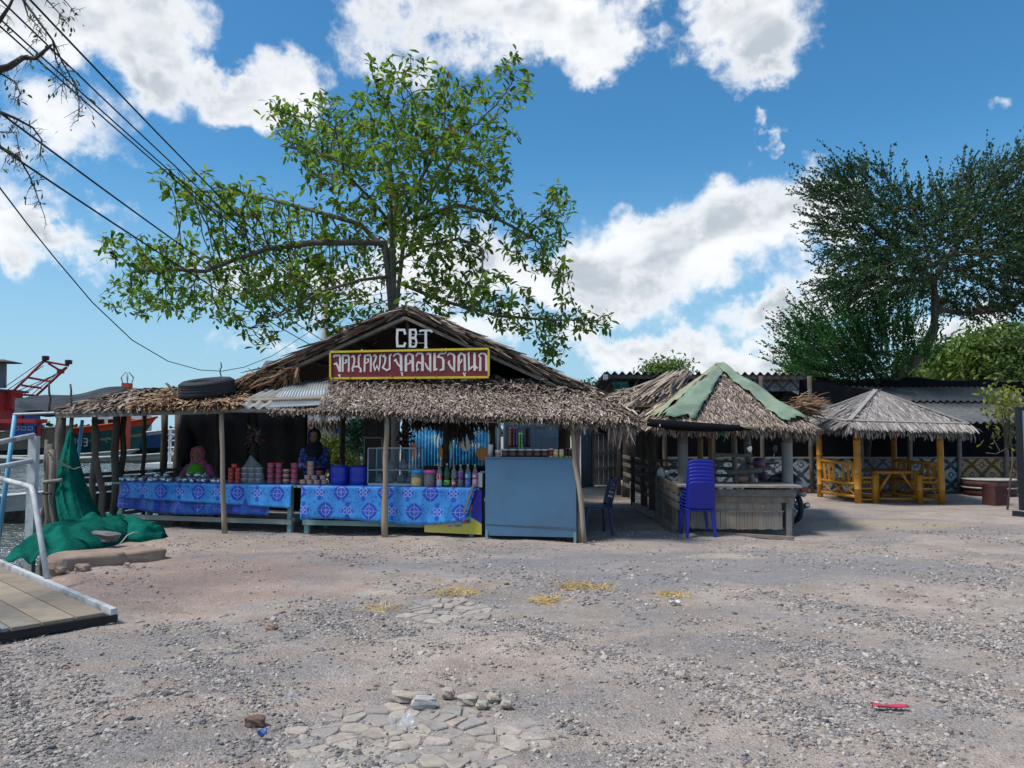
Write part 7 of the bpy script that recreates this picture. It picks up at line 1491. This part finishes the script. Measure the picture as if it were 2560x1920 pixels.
# --- background trees and shrubs: trunk plus leaf clumps
def clump_tree(name, label, Yc, ells, n, leaf, mat, trunk_r=.08, cat='tree', clump=26, group=None):
    ells = [e if len(e) == 6 else (*e, rng.uniform(-.5, .5), e[2] * Yc / FPX * .9) for e in ells]; c0 = P(ells[0][0], 1080, Yc)
    t = thing(name, (c0.x, Yc, 0), label, cat, group); cc = in_ells(ells, max(6, n // clump), Yc); p = np.repeat(cc, clump, 0) + rng.normal(0, leaf * 1.5, (len(cc) * clump, 3)) * [1, 1, .7]; m = len(p)
    V, F, r = ribbons(p, rng.normal(0, 1, (m, 3)) - [0, 0, .3], np.array([0, 0, 1.0]) + rng.normal(0, .6, (m, 3)), leaf * (.6 + .8 * rng.random(m)), leaf * .5, [(0, .2, 0), (.5, 1, .05), (1, .15, -.05)])
    r = np.clip(np.repeat(np.repeat(rng.random(len(cc)), clump) * .6, 6) + r * .4, 0, 1)
    o = np_mesh('crown', V, F, mat, r, t); o['kind'] = 'stuff'
    mb = MB(); b = Vector((c0.x, Yc, -.05)); mid = Vector(np.array(cc).mean(0)); mb.tube([b, b.lerp(mid, .5) + Vector((.1, 0, 0)), mid], [trunk_r, trunk_r * .8, trunk_r * .4], 7)
    for q in cc[:: max(1, len(cc) // 14)]: mb.tube([b.lerp(mid, .6), Vector(q)], [trunk_r * .4, trunk_r * .1], 5)
    mb.build('trunk', BARK, t, True); return t
YG = m_leaf('fresh_leaf', [(0, (.05, .10, .02)), (.5, (.11, .19, .03)), (1, (.20, .27, .06))], .4); MG_ = m_leaf('mid_leaf', [(0, (.03, .06, .02)), (.5, (.065, .12, .03)), (1, (.13, .18, .05))], .35); YS = m_leaf('yellow_shrub_leaf', [(0, (.07, .11, .015)), (.5, (.19, .23, .03)), (1, (.36, .34, .06))], .4)
GT = 'trees beyond the shed'
clump_tree('round_tree', 'light green tree rising behind the dark net at the right end of the shed', 42, [(2470, 870, 110, 50), (2400, 900, 90, 40), (2530, 860, 70, 60), (2440, 930, 130, 40)], 6000, .32, YG, .2, group=GT)
clump_tree('round_tree', 'olive green tree partly behind the bent trunk', 46, [(2320, 910, 70, 45), (2370, 930, 70, 40), (2280, 945, 60, 30)], 3500, .32, MG_, .2, group=GT)
clump_tree('round_tree', 'pale green tree at the picture edge behind the notice board', 40, [(2600, 880, 90, 60), (2580, 940, 80, 50)], 3000, .3, MG_, .2, group=GT)
clump_tree('round_tree', 'small light green treetop showing above the shed roof', 34, [(1675, 920, 45, 16), (1640, 925, 30, 14), (1715, 922, 25, 14), (1680, 960, 60, 30)], 2200, .2, YG, .12, group=GT)
clump_tree('round_tree', 'bright green treetop between shed roof and feathery tree', 36, [(2000, 905, 28, 30), (2025, 930, 40, 25), (1985, 940, 25, 20)], 1800, .2, YG, .12, group=GT)
clump_tree('round_tree', 'tiny far treetop beside the stall gable', 44, [(1476, 965, 16, 12), (1465, 990, 20, 20)], 700, .2, MG_, .1, group=GT)
GS = 'shrubs in the garden gap'
clump_tree('garden_shrub', 'yellow-green shrub behind the standing seller', 22.5, [(842, 1118, 40, 26), (870, 1130, 30, 24), (815, 1130, 20, 22), (850, 1160, 60, 30)], 2600, .13, YS, .03, 'shrub', group=GS)
clump_tree('garden_shrub', 'green shrub beside the dark net curtain', 22, [(752, 1110, 14, 26), (748, 1150, 18, 30)], 900, .13, MG_, .03, 'shrub', group=GS)
clump_tree('garden_shrub', 'dark leafy climber next to the wall cabinet', 20.5, [(890, 1075, 12, 30), (892, 1110, 10, 24), (900, 1050, 16, 14)], 900, .12, m_leaf('climber_leaf', [(0, (.01, .05, .02)), (1, (.03, .14, .05))], .3), .03, 'shrub', group=GS)
t = clump_tree('young_shrub', 'thin young shrub with yellow-green leaves beside the notice board', 15.6, [(2510, 1000, 26, 30), (2530, 1050, 25, 36), (2490, 985, 18, 12), (2545, 985, 16, 24), (2535, 1090, 14, 16)], 420, .12, YS, .022, 'shrub', 12)
for px in ([(2545, 1200), (2540, 1110), (2490, 1135), (2465, 1132)], [(2560, 1000), (2545, 975), (2510, 960)], [(2500, 1130), (2485, 1100), (2482, 1080)]): crooked(P(*px[0], 15.6), P(*px[1], 15.6), .012, .010).build('twig', BARK, t, True); MB().tube([P(*q, 15.6) for q in px[1:]], [.012] + [.007] * (len(px) - 2), 5).build('twig', BARK, t, True)
# --- half-bare tree whose branches hang in from the left
bt = thing('bare_tree', (-6.2, 5.4, 0), 'almost leafless tree reaching dark twigs in at the upper corner', 'tree'); BY = 7.6; mb = MB(); lv = []
mb.tube([(-6.2, 5.4, -.1), (-6.25, 5.5, 2.0), (-6.3, 5.8, 4.2), (-6.2, 6.2, 5.6)], [.22, .2, .16, .10], 10)
br_list = [([(-330, 330), (-120, 240), (0, 173), (23, 167), (58, 144), (89, 146), (120, 120), (130, 111)], .05, 7.6), ([(-260, 240), (-60, 120), (0, 50), (23, 16), (60, -60)], .035, 7.4), ([(-250, 250), (-40, 262), (0, 280), (39, 296), (82, 319), (105, 350), (99, 390)], .022, 7.8), ([(-250, 300), (-30, 350), (0, 366), (47, 393), (74, 440), (89, 479), (113, 545)], .016, 7.7), ([(-60, 170), (0, 183), (39, 206), (50, 233), (43, 261)], .012, 7.5), ([(20, -60), (58, 0), (89, 43), (132, 101), (156, 156), (187, 210), (198, 253), (195, 303)], .016, 7.7), ([(60, -80), (117, 0), (150, 35), (167, 58)], .012, 7.9), ([(132, 101), (140, 150), (160, 190), (155, 230)], .010, 7.7), ([(58, 0), (70, 40), (100, 70), (90, 110)], .009, 7.6), ([(0, 366), (-5, 330), (40, 330), (48, 380), (38, 400)], .008, 7.6), ([(140, -20), (170, 10), (185, 30)], .008, 7.8)]
for px, r0, Y in br_list:
    pp = [P(u, v, Y + .15 * math.sin(i * 1.7)) for i, (u, v) in enumerate(px)]
    mb.tube(pp, [max(.003, r0 * (1 - .8 * i / (len(pp) - 1))) for i in range(len(pp))], 7)
    if px[0][0] < -200: mb.tube([(-6.25, 5.9, 4.6), pp[0]], [.09, r0], 7)
    for i in range(2, len(pp)):
        for _ in range(7 if r0 < .03 else 4):
            s0 = pp[i - 1].lerp(pp[i], random.random()); d = Vector((random.uniform(-.5, .6), random.uniform(-.4, .4), random.uniform(-1.0, .35))); L_ = random.uniform(.08, .26); e = s0 + d * L_; m2 = s0.lerp(e, .5) + Vector((random.uniform(-.02, .03), 0, random.uniform(-.02, .03)))
            mb.tube([s0, m2, e], [.004, .0028, .0014], 4, cap=False)
            for _k in range(2): e2 = m2 + Vector((random.uniform(-.6, .6), random.uniform(-.3, .3), random.uniform(-1, .4))) * L_ * .5; mb.tube([m2, e2], [.0022, .001], 3, cap=False); (lv.append(np.array(e2)) if random.random() < .10 else None)
mb.build('branches', BARKD, bt, True)
lv = np.array(lv + [np.array(P(u, v, 7.6)) for u, v in ((12, 320), (14, 335), (5, 400), (10, 415), (70, 430), (125, 190), (140, 212), (55, 85), (5, 200))]); V, F, r = rosettes(lv, 3, .07, .024, -.5); o = np_mesh('leaf_tuft', V, F, MG_, r, bt); o['kind'] = 'stuff'
# ---------------------------------------------------------------- utility pole and cables
up = thing('utility_pole', (P(808, 1080, 26).x, 26, 0), 'grey concrete utility pole half hidden in the almond tree', 'utility pole'); x = up.location.x
MB().tube([(x, 26, -.1), (x, 26, P(808, 690, 26).z)], [.16, .11], 12).build('shaft', CONC, up, True); MB().bar((x - .7, 26, P(808, 735, 26).z), (x + .7, 26, P(808, 735, 26).z), .09, .09).build('crossarm', WOODG, up)
for i in (-.6, -.3, .3, .6): MB().lathe([(.03, 0), (.05, .05), (.03, .1)], (x + i, 26, P(808, 735, 26).z + .04), 8).build('insulator', WLID, up)
CBL = M('black_cable', (.012, .012, .014), .6, bump=0); GC = 'overhead cables'
for lb, pole_v, u1, v1, Y1, r_ in (('single thick overhead cable farthest to the right', 740, 120, 0, 9, .013), ('upper overhead cable of the bundle of three', 744, 78, 27, 9, .011), ('middle overhead cable of the bundle of three', 748, 12, 12, 9, .011), ('lower overhead cable of the bundle of three', 752, 0, 19, 9, .011), ('overhead cable crossing at mid height below the bundle', 852, 0, 237, 9.5, .014), ('overhead cable running just below the mid-height one', 880, 16, 335, 9.5, .014)):
    a, c = P(808, pole_v, 26), P(u1, v1, Y1); e = c + (c - a) * .55
    pp = [a.lerp(e, i / 24) + Vector((0, 0, -.25 * math.sin(math.pi * i / 24))) for i in range(25)]
    o = MB().tube(pp, r_, 6).build('overhead_cable', CBL, None, True, origin=a); tag(o, lb, 'cable', GC)
px = [(-60, 380, 8.4), (0, 470, 9), (70, 562, 10), (137, 645, 11), (230, 755, 12.5), (330, 850, 14.3), (420, 903, 16), (500, 925, 17), (555, 928, 18), (610, 918, 20), (680, 890, 22.5), (770, 832, 25), (808, 800, 26)]
o = MB().tube([P(*q) for q in px], .009, 6).build('overhead_cable', CBL, None, True, origin=P(500, 925, 17)); tag(o, 'thin slack cable sagging low over the truck tyre', 'cable', GC)
o = crooked(P(552, 945, 13.4), P(552, 905, 13.4), .012, .010).build('cable_prop', WOODD, None, True, origin=P(552, 945, 13.4)); tag(o, 'short upright stick on the roof behind the tyre', 'stick')
# ---------------------------------------------------------------- crazy paving and small things on the yard
def clip(poly_, p, n):
    out = []
    for i in range(len(poly_)):
        a, b = poly_[i], poly_[(i + 1) % len(poly_)]; da, db = (a - p).dot(n), (b - p).dot(n)
        if da <= 0: out.append(a)
        if da * db < 0: out.append(a.lerp(b, da / (da - db)))
    return out
PAV = [M('paving_%d' % i, c, .95, .3, 14, bump=.7, bscale=60, dirt=.3, spec=.15) for i, c in enumerate(((.43, .37, .315), (.38, .335, .295), (.46, .40, .345), (.35, .32, .295)))]
def paving(label, c, rx, ry, sp, rz):
    t = thing('stone_paving', c, label, 'paving'); sd = []; y = -ry * 1.3; row = 0
    while y < ry * 1.3:
        x = -rx * 1.3 + (row % 2) * sp * .5
        while x < rx * 1.3: sd.append(Vector((x + random.uniform(-.42, .42) * sp, y + random.uniform(-.42, .42) * sp))); x += sp * random.uniform(.85, 1.25)
        y += sp * .8; row += 1
    for s in sd:
        lim = 1 + .22 * math.sin(3.1 * math.atan2(s.y, s.x) + rz) + .12 * math.sin(7 * math.atan2(s.y, s.x))
        if (s.x / rx) ** 2 + (s.y / ry) ** 2 > lim: continue
        pl_ = [s + Vector(q) * sp * 1.5 for q in ((-1, -1), (1, -1), (1, 1), (-1, 1))]
        for o in sd:
            if o is not s and (o - s).length < sp * 3.2: d = o - s; pl_ = clip(pl_, s + d * .5 - d.normalized() * (.004 + .006 * random.random()), d.normalized())
        if len(pl_) < 3: continue
        pp = []
        for i in range(len(pl_)):
            a, b, e = pl_[i - 1], pl_[i], pl_[(i + 1) % len(pl_)]; pp += [b.lerp(a, random.uniform(.08, .2)), b.lerp(e, random.uniform(.08, .2))]
        n = len(pp); g = Vector((c.x + s.x, c.y + s.y)); gz = float(ground_z(g.x, g.y)); h = gz + random.uniform(.002, .012); tx, ty_ = random.uniform(-.03, .03), random.uniform(-.03, .03)
        ring = lambda k, z: [Vector((c.x + s.x + (p.x - s.x) * k, c.y + s.y + (p.y - s.y) * k, z + ((p.x - s.x) * tx + (p.y - s.y) * ty_))) for p in pp]
        vs = ring(1.0, gz - .03) + ring(1.0, h - .006) + ring(.92, h); f = [(i, (i + 1) % n, n + (i + 1) % n, n + i) for i in range(n)] + [(n + i, n + (i + 1) % n, 2 * n + (i + 1) % n, 2 * n + i) for i in range(n)] + [tuple(range(2 * n, 3 * n))]
        MB().add(vs, f).build('paving_stone', random.choice(PAV), t)
g = G(1010, 1860); paving('patch of pale broken crazy paving near the camera', Vector((g.x, g.y, 0)), .66, .56, .125, 1.0)
g = G(1122, 1528); paving('smaller worn patch of pale crazy paving farther into the yard', Vector((g.x, g.y, 0)), .42, .42, .15, 2.2)
def rock(u, v, r, label, seed, mat=STONE, name='loose_rock'):
    p = G(u, v); o = lump((p.x, p.y, r[2] * .7), r, seed, n=14, k=8, jit=.20, box=.5).build(name, mat, None, False, origin=p); tag(o, label, 'rock')
rock(1062, 1768, (.07, .04, .035), 'squared grey concrete chunk at the top of the paving patch', 3, CONC, 'concrete_chunk'); rock(1020, 1752, (.11, .035, .03), 'long beige rubble slab lying beside the grey chunk', 4, PAV[0])
rock(1172, 1758, (.055, .045, .03), 'rounded pale rock on the far edge of the paving', 6, PAV[2]); rock(1235, 1752, (.04, .035, .025), 'small beige rock right of the rounded pale one', 7, PAV[0]); rock(1120, 1742, (.035, .03, .03), 'small upright beige rock behind the paving', 9, PAV[0]); rock(1205, 1768, (.035, .03, .02), 'lowest pale rubble stone beside the rounded rock', 13, PAV[2]); rock(1265, 1766, (.03, .026, .02), 'outermost pale rubble stone at the paving corner', 14, PAV[0])
rock(676, 1574, (.05, .03, .028), 'flat brownish stone alone in the middle of the gravel', 11, EARTH); rock(640, 1812, (.045, .03, .028), 'brown broken brick-like stone beside the blue scrap', 12, M('rusty_stone', (.17, .105, .08), .9))
def scrap(u, v, w, d, mat, label, name, cat, th=.006, rz=.2, crump=.01):
    p = G(u, v, .028); def_ = lambda a, b: p + Matrix.Rotation(rz, 3, 'Z') @ Vector(((a - .5) * w, (b - .5) * d, crump * math.sin(a * 7 + b * 3) + crump * math.cos(b * 9)))
    o = MB().sheet(def_, 10, 6, th=th).build(name, mat, None, True, origin=p); tag(o, label, cat)
scrap(2226, 1763, .19, .034, pl('pink_red_plastic', (.50, .045, .085)), 'bright pink-red plastic strip lying on the gravel', 'plastic_strip', 'litter', .008, -.08, .003)
scrap(2186, 1754, .05, .02, pl('pale_pink_plastic', (.5, .3, .3)), 'pale broken end beside the pink-red strip', 'plastic_strip', 'litter', .006, -.5, .003)
scrap(655, 1830, .045, .03, pl('blue_scrap', (.05, .14, .42)), 'tiny blue plastic scrap near the brown stone', 'plastic_scrap', 'litter'); scrap(1688, 1505, .10, .05, WLID, 'small white paper scrap in the middle of the yard', 'paper_scrap', 'litter'); scrap(722, 1735, .04, .04, BAGF, 'crumpled clear plastic wrapper on the gravel', 'wrapper', 'litter', .002, .4, .02); scrap(1005, 1810, .13, .11, BAGF, 'crumpled clear plastic bag on the crazy paving', 'plastic_bag', 'litter', .002, .4, .035)
STRAW = m_thatch('dry_grass', [(0, (.42, .27, .07)), (.5, (.60, .41, .12)), (1, (.70, .54, .24))])
for u, v, r_, n, lb in ((1125, 1485, .22, 420, 'dry yellow grass tuft beside the smaller paving patch'), (1442, 1468, .16, 300, 'dry yellow grass tuft in the middle of the yard'), (1505, 1470, .08, 110, 'tiny dry grass tuft beside the middle tuft'), (1360, 1502, .14, 160, 'thin flat dry grass tuft nearer the camera'), (1683, 1488, .12, 150, 'sparse dry grass tuft behind the white scrap'), (960, 1522, .20, 160, 'sparse brownish grass tuft left of the paving patch')):
    g = np.array(G(u, v)); p = g + np.stack([rng.normal(0, r_ * .6, n), rng.normal(0, r_ * .6, n), np.zeros(n)], 1)
    V, F, r = ribbons(p, rng.normal(0, 1, (n, 3)) * [1, 1, .2] + [0, 0, .25], rng.normal(0, 1, (n, 3)), .05 + .08 * rng.random(n), .005, [(0, 1, 0), (.5, .8, .05), (1, .2, -.05)]); o = np_mesh('grass_tuft', V, F, STRAW, r); tag(o, lb, 'grass', kind='stuff')
